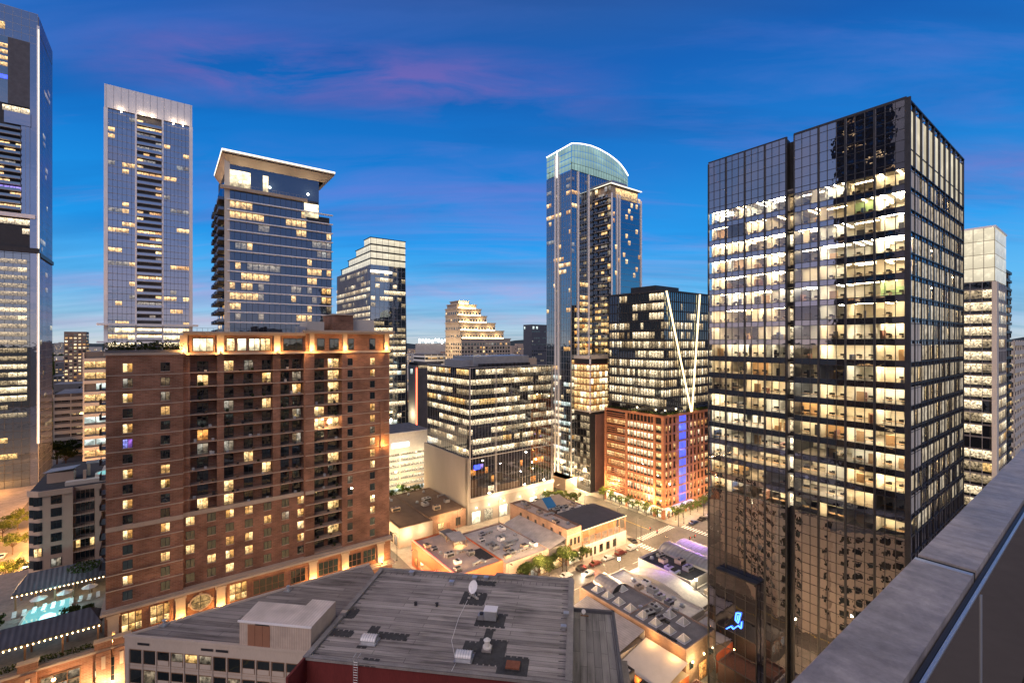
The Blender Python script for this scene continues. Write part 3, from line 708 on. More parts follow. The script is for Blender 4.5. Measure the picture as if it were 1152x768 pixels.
    for (a, b) in bays:
        for j in range(3): fbox('W', W, D, a+(b-a)/3*j-(.16 if j == 0 else .045), a+(b-a)/3*j+(.16 if j == 0 else .045), 0, ZT, -.1, .2 if j == 0 else .10, 'dark_metal', m)
    fbox('W', W, D, 16.64, 16.8, 0, ZT, -1.6, .2, 'dark_metal', m); fbox('W', W, D, 18.1, 18.26, 0, ZT-.4, -1.6, .2, 'dark_metal', m); fbox('W', W, D, D-.16, D+.05, 0, ZT-.4, -.2, .2, 'dark_metal', m)
    for (a, b) in ((0.2, 16.6), (18.3, D-.2)):
        for k in range(NF+1):
            z = Z0+FH*k; fbox('W', W, D, a, b, z+VB-.05, z+VB+.05, -.1, .07, 'dark_metal', m)
            if k < NF: fbox('W', W, D, a, b, z+VT-.05, z+VT+.05, -.1, .07, 'dark_metal', m)
        z = .3
        while z < ZT-.3:
            if z < Z0 or z > ZC+.5: fbox('W', W, D, a, b, z-.04, z+.04, -.1, .06, 'dark_metal', m)
            z += 1.8 if not (z < ZC+.5 and z+1.8 > ZC) else (ZC+VB+1.8-z)
    m.build('mullions', r)
    m = MB()
    for i in range(WB*2+1): fbox('S', W, D, i*2.12-.06, i*2.12+.06, 0, ZC, -.1, .24 if i % 2 == 0 else .12, 'dark_metal', m)
    for k in range(NF+1):
        z = Z0+FH*k; fbox('S', W, D, 0, W, z-.12, z+.02, -.1, .20, 'dark_metal', m); fbox('S', W, D, 0, W, z+VT-.05, z+VT+.05, -.1, .1, 'dark_metal', m)
    z = 1
    while z < Z0: fbox('S', W, D, 0, W, z-.06, z+.06, -.1, .2, 'dark_metal', m); z += 3.6
    fbox('S', W, D, -.18, .1, 0, ZT, -.2, .58, 'dark_metal', m)
    m.build('fins', r)
    m = MB()
    for k in range(NF):                                 # lit lobby slots in the notch
        z = Z0+FH*k; m.box(1.45, 1.55, 16.85, 18.05, z+.3, z+2.6, 'lit_office')
    m.build('notch_glass', r)
    return r
rough_mat('carpet', (0.20, 0.17, 0.14), 0.2, 1.0, 0.95)
rough_mat('ceiling_white', (0.70, 0.67, 0.60), 0.05, 1.0, 0.9)
rough_mat('office_wall', (0.62, 0.57, 0.48), 0.12, 0.6, 0.9)
rough_mat('office_green', (0.30, 0.44, 0.24), 0.1, 0.6, 0.9)
rough_mat('office_tan', (0.42, 0.26, 0.13), 0.15, 0.6, 0.9)
rough_mat('office_wood', (0.28, 0.17, 0.09), 0.2, 1.0, 0.7)
def blind_mat():
    m, nt, out = new_mat('blind')
    d = N(nt, 'ShaderNodeBsdfDiffuse'); d.inputs[0].default_value = (.5, .46, .4, 1); t = N(nt, 'ShaderNodeBsdfTranslucent'); t.inputs[0].default_value = (.7, .62, .5, 1)
    mx = N(nt, 'ShaderNodeMixShader', i_0=0.6); L(nt, d.outputs[0], mx.inputs[1]); L(nt, t.outputs[0], mx.inputs[2]); L(nt, mx.outputs[0], out.inputs[0])
blind_mat()
near_tower()
def reflection_box():  # solid box built where the tower glass shows a mirrored volume
    r = gthing('reflection_box', 'dark glass box in place of a reflection at the foot of the nearest glass tower', 'stand-in box', 94.4, 44.6)
    m = MB(); m.box(0, 1.7, 0, 8.5, 0, 27.5, 'dark_metal'); m.build('core_wall', r)
    m = MB(); pane('W', 1.7, 8.5, .1, 8.4, .3, 27.3, 'glass_spandrel', .03, m); pane('S', 1.7, 8.5, .1, 1.6, .3, 27.3, 'glass_spandrel', .03, m); m.build('glass_wall', r)
    m = MB(); grid_lines(m, 'W', 1.7, 8.5, 0, 27.5, 3.9, 2.1, 'dark_metal', w=.08, hw=.12, depth=.1); m.build('mullions', r)
reflection_box()

# ---------------------------------------------------------------- the building under the camera: terrace parapet, facade seen in reflections
def camera_building():
    r = gthing('terrace_building', 'building whose grey stone parapet coping runs across the lower right corner', 'building', 0, 0)
    m = MB(); m.box(-45, 75, -40, .66, 0, 73.5, 'tan_stucco', 'felt_grey'); m.build('wall', r)
    m = MB(); m.box(-9.5, 60, .50, .66, 73.55, 74.68, 'dark_concrete'); m.build('parapet_wall', r)
    for (a, b, dz) in ((-9.5, 3.34, 0), (3.40, 12, 0), (12.02, 24, 0)):
        m = MB(); m.box(a, b, .478, .712, 74.72+dz, 74.80+dz, 'coping_stone'); o = m.build('coping', r)
        bv = o.modifiers.new('edge', 'BEVEL'); bv.width = .006; bv.segments = 3
    m = MB(); m.box(3.339, 3.401, .482, .708, 74.70, 74.788, 'black_rubber'); m.build('joint_shade', r)  # black strip puts the shade of the open joint into colour
    m = MB(); m.box(3.305, 3.335, .480, .710, 74.80, 74.804, 'galvanised'); m.build('joint_lip', r)
    m = MB(); m.box(-9.5, 24, .457, .474, 74.70, 74.765, 'dark_metal'); m.box(-9.5, 24, .440, .452, 74.762, 74.772, 'galvanised'); m.build('trim', r)
    for (a, b) in ((-9, 3.22), (3.26, 6.2), (6.22, 12), (12.02, 24)):
        m = MB(); m.box(a, b, .440, .452, 73.6, 74.76, 'glass_rail'); m.build('glass_panel', r)
    m = MB(); m.box(3.225, 3.255, .436, .456, 73.6, 74.74, 'galvanised'); m.build('post', r)
    m = MB(); m.box(-9.5, 24, -8, .43, 73.5, 73.6, 'dark_concrete'); m.build('terrace_floor', r)
    cw = Cells(r)
    for i in range(30):
        for k in range(20):
            z = 3+k*3.5; cw.add(pane('N', 0, .66, -43+i*3.9, -43+i*3.9+2.2, z, z+2, 'glass_window' if R.random() < .8 else 'lit_dim', .03))
    cw.flush(0)
camera_building()
# a tower out of the frame on the left, seen only mirrored in the office tower
def mirrored_tower():
    r = gthing('hotel_tower', 'dark tower seen only as a reflection in the top corner of the nearest glass tower', 'tower', -86, 60)
    W, D = 28, 22; m = MB(); m.box(0, W, 0, D, 0, 240, 'dark_metal'); m.build('wall', r)
    m = MB(); grid_lines(m, 'E', W, D, 0, 240, 3.4, 3.6, 'dark_metal', hw=1.2, depth=1.2); m.build('balcony', r)
    m = MB(); m.box(W, W+.5, 3, D-3, 186, 187, 'led_white'); m.build('lamp_strip', r)
    cw = Cells(r)
    glazing(cw, 'E', W, D, 2, 238, 3.4, 3.6, lambda f, z, q: [(.12, 'lit_warm'), (.6, 'glass_window')])
    cw.flush(0)
mirrored_tower()
# ================================================================ BRICK APARTMENT TOWER (left of centre) AND ITS PODIUM
def lx(P, d, u):
    """distance along d from P at which a point projects to column u"""
    k = (u-CU)/F
    return (k*P[1]-P[0])/(d[0]-k*d[1])
BP = G(-9.4, 122.0)
def brick_tower():
    s0, t0 = -9.4, 122.0; D = 24.0; X = lambda u: lx(BP, AX, u)
    W = X(437); rr = random.Random(5)
    r = gthing('brick_apartment_tower', 'wide red brick apartment tower with stacked balconies and golden uplights at roof and base', 'apartment tower', s0, t0)
    FH = 3.05; ZC = 23.1; ZB = 16.6; z_row = lambda i: ZC+FH*i; ZM = 73.2; ZT = 78.0
    # bays by photo column: (u0,u1,kind,zlow)
    xA, xB = X(206), X(214)
    b1 = (X(214), X(244)); b2 = (X(252), X(307)); b3 = (X(315.5), X(341.5)); b4 = (X(353), X(384))
    zb = z_row(5)+.3
    rec = 1.9
    m = MB()
    m.box(-.02, xA, -1.0, D, ZC, ZM, 'brick_red', 'felt_grey')                      # left wing stands proud
    bays = [(b1, zb), (b2, zb), (b3, zb), (b4, ZC+.4)]
    m.box(xA, X(343), .0, D, ZC, zb, 'brick_red'); m.box(xA, b1[0], 0, D, zb, ZM, 'brick_red')
    prev = b1[1]
    for (b, zl) in bays[1:]:
        m.box(prev, b[0], 0 if b is not b4 else -.6, D, zb if b is not b4 else ZC, ZM, 'brick_red'); prev = b[1]
    m.box(X(343), b[0]-.001, -.6, 0, ZC, zb, 'brick_red')
    m.box(b4[1], W, -.6, D, ZC, ZM, 'brick_red')
    for (b, zl) in bays: m.box(b[0], b[1], rec, D, zl, ZM, 'brick_red')
    m.box(xA, W, 0, D, ZM, ZT-.6, 'brick_red', 'felt_grey'); m.box(X(343), W, -.6, 0, ZM, ZT, 'brick_red')
    m.box(b4[0], b4[1], 0, D, ZC, ZC+.4, 'brick_red')
    m.build('wall', r)
    # podium storey, band courses, cornices
    m = MB(); m.box(-.2, W+.2, -.9, D, ZB, ZC-.9, 'brick_red'); m.build('base_wall', r)
    m = MB(); m.box(-.8, W+.5, -2.0, D, ZC-.9, ZC-.45, 'limestone'); m.box(-.5, W+.3, -1.6, D, ZC-.45, ZC, 'limestone'); m.build('cornice', r)
    m = MB(); m.box(-25, W+1.0, -2.6, D, ZB-.7, ZB-.3, 'limestone'); m.box(-25, W+.7, -2.2, D, ZB-.3, ZB, 'limestone'); m.build('cornice', r)
    m = MB(); m.box(xA+.02, X(343)-.02, -.9, .1, ZT-.6, ZT-.15, 'limestone'); m.box(xA-.1, X(343)-.02, -1.3, .1, ZT-.15, ZT+.2, 'limestone')
    m.box(X(341), W+.6, -1.7, .1, ZT-.1, ZT+.35, 'limestone'); m.box(X(340), W+1, -2.1, .1, ZT+.35, ZT+.8, 'limestone')
    m.box(-.3, xA+.1, -1.4, D, ZM, ZM+.5, 'limestone'); m.box(xA, W+.2, -.9, .1, ZM-.15, ZM+.35, 'limestone'); m.build('roof_cornice', r)
    bcs = Cells(r, 'band_course')
    for i in range(1, 16):
        m = MB(); z = z_row(i)+.35; hh = .09 if i != 5 else .45
        m.box(-.05, xA+.05, -1.12, -.98, z-hh, z+hh, 'limestone')
        if i > 5: m.box(X(384), W+.05, -.72, -.58, z-hh, z+hh, 'limestone')
        if i == 5: m.box(xA, X(343), -.25, .02, z-hh, z+hh, 'limestone')
        if i > 5:
            for (p, q) in ((xA, b1[0]), (b1[1], b2[0]), (b2[1], b3[0]), (b3[1], X(343))): m.box(p, q, -.1, .02, z-hh, z+hh, 'limestone')
        m.box(X(343), b4[0], -.7, -.58, z-hh, z+hh, 'limestone')
        bcs.add(m)
    bcs.flush(20)
    # windows in the solid parts
    cw = Cells(r)
    def win(a, z, w_, h_, off, mat):
        mb = MB(); mb.box(a-w_/2-.1, a+w_/2+.1, -off-.06, -off+.02, z-.14, z, 'limestone'); mb.box(a-w_/2-.06, a+w_/2+.06, -off-.03, -off+.02, z, z+h_+.06, 'dark_metal')
        mb.quad((a-w_/2, -off-.05, z+.03), (a-.04, -off-.05, z+.03), (a-.04, -off-.05, z+h_), (a-w_/2, -off-.05, z+h_), mat)
        mb.quad((a+.04, -off-.05, z+.03), (a+w_/2, -off-.05, z+.03), (a+w_/2, -off-.05, z+h_), (a+.04, -off-.05, z+h_), mat)
        cw.add(mb)
    tabU = [(.22, 'lit_warm'), (.14, 'lit_dim'), (.04, 'lit_amber'), (.60, 'glass_window')]
    tabL = [(.34, 'lit_warm'), (.12, 'lit_dim'), (.54, 'glass_green')]
    for i in range(16):
        z = z_row(i)+.95; tab = tabU if i > 4 else tabL
        for u in (144, 186):
            mt = pick(tab, rr)
            if i == 10 and u == 144: mt = 'lit_purple'
            if (15-i) in (0, 2, 4) and u == 144: mt = 'lit_warm'
            win(X(u), z, 1.45, 1.75, 1.0, mt)
        for u in (393, 418): win(X(u), z, 1.2, 1.75, .6, pick(tab if u == 418 else [(.12, 'lit_dim'), (.88, 'glass_window')], rr))
        if i < 5:
            for u in (214, 238, 258.5, 280, 301, 321, 338.5): win(X(u), z, 1.5, 1.75, 0, pick(tab, rr))
    # balcony bays: back windows, slabs, rails
    star_z = None
    for bi, (b, zl) in enumerate(bays):
        i0 = 0 if b is b4 else 5
        cuts = {0: [(.28, .68)], 1: [(.02, .2), (.42, .6), (.8, .98)], 2: [(.05, .42), (.58, .95)], 3: [(.05, .42), (.58, .97)]}[bi]
        for i in range(i0, 16):
            z = z_row(i)+.4
            for (p, q) in cuts:
                mt = pick([(.20, 'lit_warm'), (.12, 'lit_dim'), (.04, 'lit_amber'), (.64, 'glass_window')], rr)
                if bi == 3 and q > .9 and i in (15, 14, 13, 12): mt = 'lit_warm'
                if bi == 3 and i == 10: mt = 'lit_warm'
                if bi == 0 and i == 10: mt = 'lit_orange'
                a, c_ = b[0]+(b[1]-b[0])*p, b[0]+(b[1]-b[0])*q
                mb = MB(); mb.box(a-.07, c_+.07, rec-.04, rec+.02, z-.02, z+2.35, 'dark_metal')
                mid = (a+c_)/2
                mb.quad((a, rec-.06, z+.05), (mid-.04, rec-.06, z+.05), (mid-.04, rec-.06, z+2.3), (a, rec-.06, z+2.3), mt); mb.quad((mid+.04, rec-.06, z+.05), (c_, rec-.06, z+.05), (c_, rec-.06, z+2.3), (mid+.04, rec-.06, z+2.3), mt)
                cw.add(mb)
    cw.flush(100)
    bc = Cells(r, 'balcony')
    for bi, (b, zl) in enumerate(bays):
        off = .75 if b is b4 else .15
        for i in range(0 if b is b4 else 5, 16):
            z = z_row(i)+.35
            mb = MB(); mb.box(b[0], b[1], -off, rec, z-.1, z+.1, 'tan_stucco')
            mb.box(b[0], b[1], -off-.02, -off+.03, z+1.0, z+1.07, 'dark_metal'); mb.box(b[0], b[1], -off, -off+.02, z+.12, z+.16, 'dark_metal')
            k = b[0]
            while k < b[1]: mb.box(k, k+.035, -off, -off+.02, z+.1, z+1.02, 'dark_metal'); k += .22
            for _ in range(2):
                px = rr.uniform(b[0]+.3, b[1]-.8)
                mb.box(px, px+.5, .3, .8, z+.1, z+rr.uniform(.4, .9), rr.choice(['wood', 'dark_metal', 'canvas_white', 'leaf_dark']))
            mb.f.append(mb.f.pop(1)); mb.m.append(mb.m.pop(1)); mb.uv.append(mb.uv.pop(1))
            bc.add(mb)
    bc.flush(75)
    # top storey behind the cornice: large windows between uplit pilasters
    pil = []; plc = Cells(r, 'pilaster')
    for u in (206.5, 248, 311.5):
        m = MB(); plc.add(m.box(X(u)-.7, X(u)+.7, -.45, 0, ZM+.35, ZT-.6, 'limestone')); pil.append((X(u), -.45, ZM+.4))
    for u in (350, 387, 433.5):
        m = MB(); plc.add(m.box(X(u)-.55, X(u)+.55, -1.0, -.6, ZM+.35, ZT-.1, 'limestone')); pil.append((X(u), -1.0, ZM+.4))
    tw = Cells(r, 'window')
    for (u0, u1, mt) in ((217, 240, 'lit_shop'), (255, 264, 'lit_warm'), (267, 277, 'lit_shop'), (280, 292, 'lit_shop'), (293, 304, 'lit_warm'), (319, 340, 'glass_window'), (356, 364, 'glass_window'), (370, 380, 'glass_window'), (391, 397, 'glass_window'), (415, 421, 'glass_window')):
        off = 0 if u0 < 343 else .6; a, c_ = X(u0), X(u1); mb = MB(); mb.box(a-.1, c_+.1, -off-.05, -off+.02, ZM+.6, ZM+3.55, 'dark_metal')
        nn = max(1, round((c_-a)/1.3)); st = (c_-a)/nn
        for j in range(nn): mb.quad((a+st*j+.06, -off-.08, ZM+.7), (a+st*(j+1)-.06, -off-.08, ZM+.7), (a+st*(j+1)-.06, -off-.08, ZM+3.4), (a+st*j+.06, -off-.08, ZM+3.4), mt)
        tw.add(mb)
    # storey above the podium: broad arched windows and uplit pilasters
    for (u0, u1, mt, arch) in ((137, 160, 'lit_amber', 1), (169, 191, 'lit_amber', 1), (257.5, 277, 'lit_amber', 1), (284, 319, 'glass_window', 0), (326, 342.5, 'glass_window', 0), (357, 379, 'glass_green', 0), (389.5, 405, 'glass_window', 0), (407, 421, 'glass_green', 0)):
        a, c_ = X(u0), X(u1); mb = MB(); mb.box(a-.12, c_+.12, -.98, -.88, ZB+.9, ZB+4.3, 'brown_door')
        nn = max(2, round((c_-a)/1.2)); st = (c_-a)/nn
        for j in range(nn):
            top = 4.15 + (.55*math.sin(math.pi*(((j % (nn//2 or 1))+.5)/(nn//2 or 1))) if arch else 0)
            mb.quad((a+st*j+.08, -1.02, ZB+1.05), (a+st*(j+1)-.08, -1.02, ZB+1.05), (a+st*(j+1)-.08, -1.02, ZB+2.4), (a+st*j+.08, -1.02, ZB+2.4), mt)
            mb.quad((a+st*j+.08, -1.02, ZB+2.5), (a+st*(j+1)-.08, -1.02, ZB+2.5), (a+st*(j+1)-.08, -1.02, ZB+top), (a+st*j+.08, -1.02, ZB+top), mt)
        tw.add(mb)
    tw.flush(100)
    # round window
    m = MB(); cx, cz, rad = X(225.5), ZB+2.9, 1.55; ring = [(cx+rad*1.25*math.cos(a*math.pi/12), -1.0, cz+rad*1.05*math.sin(a*math.pi/12)) for a in range(24)]
    m.face(ring, 'lit_amber'); o = m.build('round_window', r)
    m = MB()
    for a in range(24):
        p0, p1 = ring[a], ring[(a+1) % 24]; m.bar((p0[0], -1.05, p0[2]), (p1[0], -1.05, p1[2]), .3, .22, 'limestone')
    for a in range(4): m.box(cx-2.3 if a == 0 else (cx+1.75 if a == 1 else cx-.3), cx-1.75 if a == 0 else (cx+2.3 if a == 1 else cx+.3), -1.15, -.95, cz-.3 if a < 2 else (cz+1.5 if a == 2 else cz-2), cz+.3 if a < 2 else (cz+2.0 if a == 2 else cz-1.5), 'limestone')
    m.box(cx-rad*1.2, cx+rad*1.2, -1.06, -1.0, cz-.05, cz+.05, 'dark_metal'); m.box(cx-.05, cx+.05, -1.06, -1.0, cz-rad, cz+rad, 'dark_metal'); m.build('trim', o)
    for u in (128, 203, 248, 351, 387, 426.5):
        m = MB(); m.box(X(u)-.85, X(u)+.85, -1.35, -.9, ZB, ZC-1.7, 'limestone'); m.box(X(u)-1.05, X(u)+1.05, -1.6, -.9, ZC-1.7, ZC-1.2, 'limestone'); plc.add(m); pil.append((X(u), -1.4, ZB+.3))
    plc.flush(20)
    m = MB(); m.box(W-2.6, W-1.6, -.95, -.6, z_row(8), z_row(12), 'brick_red'); m.build('buttress', r); pil.append((W-2.1, -.95, z_row(8)+.3))
    for (a, off, z) in pil:
        mb = MB(); mb.cyl(a, off-.75, .16, z-.1, z+.15, 'dark_metal', 8); mb.face([(a+.12*math.cos(k), off-.75+.12*math.sin(k), z+.16) for k in (0, 1.26, 2.5, 3.77, 5.03)], 'lamp_warm')
        mb.build('uplight', r)
        light('POINT', 'uplight_glow', a, off-.95, z+.5, 950, (1.0, .50, .13), .12, r)
    ew = Cells(r, 'window')
    for i in range(16):
        for j in range(6):
            mb = MB(); z = z_row(i)+.95; a = 2+j*3.8; mb.quad((W+.04, a, z), (W+.04, a+1.9, z), (W+.04, a+1.9, z+1.8), (W+.04, a, z+1.8), 'glass_window' if rr.random() < .8 else 'lit_dim'); ew.add(mb)
    ew.flush(0)
    m = MB()
    for i in range(1, 16): m.box(W-.02, W+.12, -.5, D, z_row(i)+.1, z_row(i)+.35, 'limestone')
    m.build('side_band', r)
    # roof plant rooms and the chimney block
    m = MB(); m.box(X(352), X(372), 6, 14, ZT, ZT+3.2, 'pale_concrete'); m.box(X(380), X(403), 4, 14, ZT, ZT+5.0, 'brick_red', 'limestone'); m.box(X(379), X(404), 3.7, 14.3, ZT+5.0, ZT+5.3, 'limestone'); m.box(X(403), X(430), 6, 18, ZT, ZT+4.0, 'pale_concrete')
    m.box(X(340), X(350), 5, 8, ZT, ZT+1.8, 'grey_metal'); m.build('plant_room', r)
    m = MB()
    for i in range(26): m.box(xA+.5+i*1.0, xA+.55+i*1.0, 1.0, 1.05, ZT, ZT+1.0, 'dark_metal')
    m.box(xA, xA+27, 1.0, 1.05, ZT+.95, ZT+1.0, 'dark_metal'); m.build('roof_rail', r)
    # small balconies on the hidden left flank, edge on
    bb = Cells(r, 'balcony')
    for i in range(2, 15):
        z = z_row(i)+.3; mb = MB(); mb.box(-1.3, -.1, 3, 7, z, z+.15, 'dark_metal'); mb.box(-1.3, -1.25, 3, 7, z+.1, z+1.1, 'dark_metal'); bb.add(mb)
    bb.flush(13)
    # the blinding porch lamp
    x0 = X(369); z0 = z_row(10)+2.2
    mb = MB(); mb.cyl(x0, -1.1, .42, z0-.3, z0+.4, 'lamp_star', 10); mb.build('porch_lamp', r)
    light('POINT', 'porch_glow', x0, -1.3, z0-.1, 700, (1.0, .62, .28), .1, r); light('POINT', 'porch_glow', x0-2, .5, z0, 420, (1.0, .6, .26), .1, r)
    # ---- podium with tall shop windows
    m = MB(); m.box(-25, W+.3, -2.0, 50, 0, ZB-.7, 'brick_red'); m.build('podium_wall', r)
    pdc = Cells(r, 'pilaster')
    for u in (-40, 35, 118, 138): m = MB(); m.box(X(u)-1.1, X(u)+1.1, -2.75, -2.0, 0, ZB-.7, 'brick_red'); m.box(X(u)-1.3, X(u)+1.3, -2.95, -2.0, ZB, ZB+1.3, 'brick_red'); m.box(X(u)-1.45, X(u)+1.45, -3.1, -1.9, ZB+1.3, ZB+1.6, 'limestone'); m.box(X(u)-.3, X(u)+.3, -2.85, -2.7, ZB-4, ZB-1.6, 'limestone'); pdc.add(m)
    pdc.flush(10)
    pw = Cells(r)
    for (u0, u1, mt) in ((-30, 22, 'glass_window'), (48, 92, 'lit_dim'), (108, 117, 'lit_office'), (121, 133, 'glass_window'), (145, 190, 'lit_warm')):
        for zz in (2.2, 8.8):
            a, c_ = X(u0), X(u1); mb = MB(); mb.box(a-.15, c_+.15, -2.12, -2.0, zz-.15, zz+5.4, 'wood'); nn = max(1, round((c_-a)/1.7)); st = (c_-a)/nn
            for j in range(nn):
                for (q0, q1) in ((0, 1.7), (1.8, 3.5), (3.6, 5.2)): mb.quad((a+st*j+.07, -2.16, zz+q0), (a+st*(j+1)-.07, -2.16, zz+q0), (a+st*(j+1)-.07, -2.16, zz+q1), (a+st*j+.07, -2.16, zz+q1), mt if (j+int(q0)) % 3 else 'lit_office_low' if mt != 'glass_window' else mt)
            pw.add(mb)
    pw.flush(100)
    light('POINT', 'wall_glow', X(126), -4.2, 8, 900, (1, .5, .15), .3, r); light('POINT', 'wall_glow', X(60), -4.5, 12, 700, (1, .5, .2), .3, r)
    m = MB(); m.box(-25, 0, -2.0, 50, ZB, ZB+.12, 'pavement'); m.build('terrace_deck', r)
    return X
BX_ = brick_tower()
# roof garden hedge on the left wing
def leaves(mb, cx, cy, cz, rx, ry, rz, n, size, mat, rnd, shell=0.5):
    for _ in range(n):
        while True:
            a, b, c_ = rnd.uniform(-1, 1), rnd.uniform(-1, 1), rnd.uniform(-1, 1); q = a*a+b*b+c_*c_
            if q < 1 and q > shell*shell*rnd.random(): break
        p = Vector((cx+a*rx, cy+b*ry, cz+c_*rz)); s = size*rnd.uniform(.6, 1.4)
        u = Vector((rnd.gauss(0, 1), rnd.gauss(0, 1), rnd.gauss(0, 1))).normalized(); v = u.cross(Vector((rnd.gauss(0, 1), rnd.gauss(0, 1), rnd.gauss(0, 1)))).normalized()
        mb.face([tuple(p-u*s-v*s*.5), tuple(p+u*s*.2-v*s*.7), tuple(p+u*s+v*s*.4), tuple(p-u*s*.1+v*s*.7)], mat)
def hedge():
    rn = random.Random(3); r = gthing('hedge', 'dark green hedge along the roof edge of the brick tower', 'hedge', -9.4, 122, 73.7)
    m = MB(); x = .3
    while x < BX_(205): leaves(m, x, .2, 1.0, 1.0, .9, 1.0+.8*rn.random(), 90, .18, 'leaf_dark', rn); x += .8
    m.build('foliage', r)
    m = MB(); m.box(-.1, BX_(205), -.6, 1.0, 0, .55, 'dark_concrete'); m.build('planter', r)
hedge()

# ================================================================ POOL TERRACE on the podium left of the brick tower
ZP = 16.75
def pool_terrace():
    # pool
    r = gthing('swimming_pool', 'glowing turquoise swimming pool on the podium terrace between two awnings', 'pool', -23.5, 133, ZP)
    def lp(u, v, z=ZP):
        Y = (H-z)*F/(v-CV); x = (u-CU)/F*Y; s, t = toG(x, Y); return s+23.5, t-133
    q = [lp(22, 706), lp(33, 688), lp(79, 673), lp(77, 690)]
    m = MB(); c = [sum(p[0] for p in q)/4, sum(p[1] for p in q)/4]
    outer = [(c[0]+(p[0]-c[0])*1.12, c[1]+(p[1]-c[1])*1.12) for p in q]
    if sum((outer[i][0]*outer[(i+1) % 4][1]-outer[(i+1) % 4][0]*outer[i][1]) for i in range(4)) < 0: outer.reverse(); q.reverse()
    m.prism(outer, 0, .3, 'pale_concrete'); m.build('coping', r)
    m = MB(); m.prism(q, .2, .32, 'pool_water'); m.build('water', r)
    x, y = G(-23.5+c[0], 133+c[1]); light('POINT', 'pool_glow', x, y, ZP+2.0, 1400, (.4, .95, 1.0), 1.5)
    def awning(lab, s0, s1, t0, t1, ze, zr):
        r = gthing('awning', lab, 'awning', s0, t0, ZP, 'awnings beside the pool'); W_, D_ = s1-s0, t1-t0
        m = MB(); a, b = (2.0, D_*.55), (W_-2.0, D_*.55); e, k = ze-ZP, zr-ZP
        cs = [(0, 0, e), (W_, 0, e), (W_, D_, e), (0, D_, e)]; A_, B_ = (a[0], a[1], k), (b[0], b[1], k)
        for f in ([cs[0], cs[1], B_, A_], [cs[2], cs[3], A_, B_], [cs[1], cs[2], B_], [cs[3], cs[0], A_]): m.face(f, 'seam_slate'); m.face([(p[0], p[1], p[2]-.12) for p in reversed(f)], 'wood')
        m.build('roof', r)
        m = MB(); m.box(0, W_, -.12, 0, e-.3, e+.02, 'dark_metal'); m.box(0, W_, D_, D_+.1, e-.3, e+.02, 'dark_metal'); m.build('fascia', r)
        pc = Cells(r, 'post')
        for i in range(6):
            for yy in (.4, D_-.4):
                mb = MB(); xx = .6+i*(W_-1.2)/5; mb.box(xx-.14, xx+.14, yy-.14, yy+.14, 0, e-.1, 'wood'); pc.add(mb)
        pc.flush(12)
        lc = Cells(r, 'bulb'); k_ = .2
        while k_ < W_:
            mb = MB(); mb.cyl(k_, -.28, .10, e-.42, e-.22, 'bulb', 6); mb.f.append(mb.f.pop(0)); mb.m.append(mb.m.pop(0)); mb.uv.append(mb.uv.pop(0)); lc.add(mb); k_ += .75
        lc.flush(60)
        for i in range(5): light('POINT', 'string_glow', .1*W_+i*W_*.2, -.6 if t0 < 130 else 1.2, e-.7, 60, (1, .62, .25), .2, r)
    awning('grey standing seam awning hung with bulbs in front of the pool', -36, -9.9, 120.2, 126.2, 21.2, 23.4)
    awning('grey awning hung with bulbs behind the pool and its lounge chairs', -27, -10.2, 146.6, 152.6, 20.4, 23.4)
    rn = random.Random(8)
    for i in range(10):
        s, t = -26+i*1.5, 143.6+rn.uniform(-.2, .3)
        r = gthing('lounge_chair', 'LOUNGE', 'lounge chair', s, t, ZP+.12, 'lounge chairs between the pool and the rear awning', rn.uniform(-.1, .1))
        m = MB(); m.box(-.33, .33, -1.0, .3, .28, .36, 'canvas_white'); m.build('seat', r)
        m = MB(); m.face([(-.33, .3, .32), (.33, .3, .32), (.33, .85, .85), (-.33, .85, .85)], 'canvas_white'); m.face([(-.33, .85, .80), (.33, .85, .80), (.33, .3, .27), (-.33, .3, .27)], 'canvas_white'); m.build('backrest', r)
        for (a, b) in ((-.28, -.9), (.28, -.9), (-.28, .2), (.28, .2)): m = MB(); m.box(a-.03, a+.03, b-.03, b+.03, 0, .3, 'wood'); m.build('leg', r)
    for i in range(3):
        s, t = -22.5+i*4.2, 145.2
        r = gthing('patio_umbrella', 'UMB', 'patio umbrella', s, t, ZP+.12, 'cream umbrellas by the pool')
        m = MB(); m.cyl(0, 0, .04, 0, 2.7, 'wood', 6); m.build('pole', r); m = MB(); m.cyl(0, 0, 1.5, 2.1, 2.75, 'canvas_white', 8, .05); m.build('canopy', r)
pool_terrace()

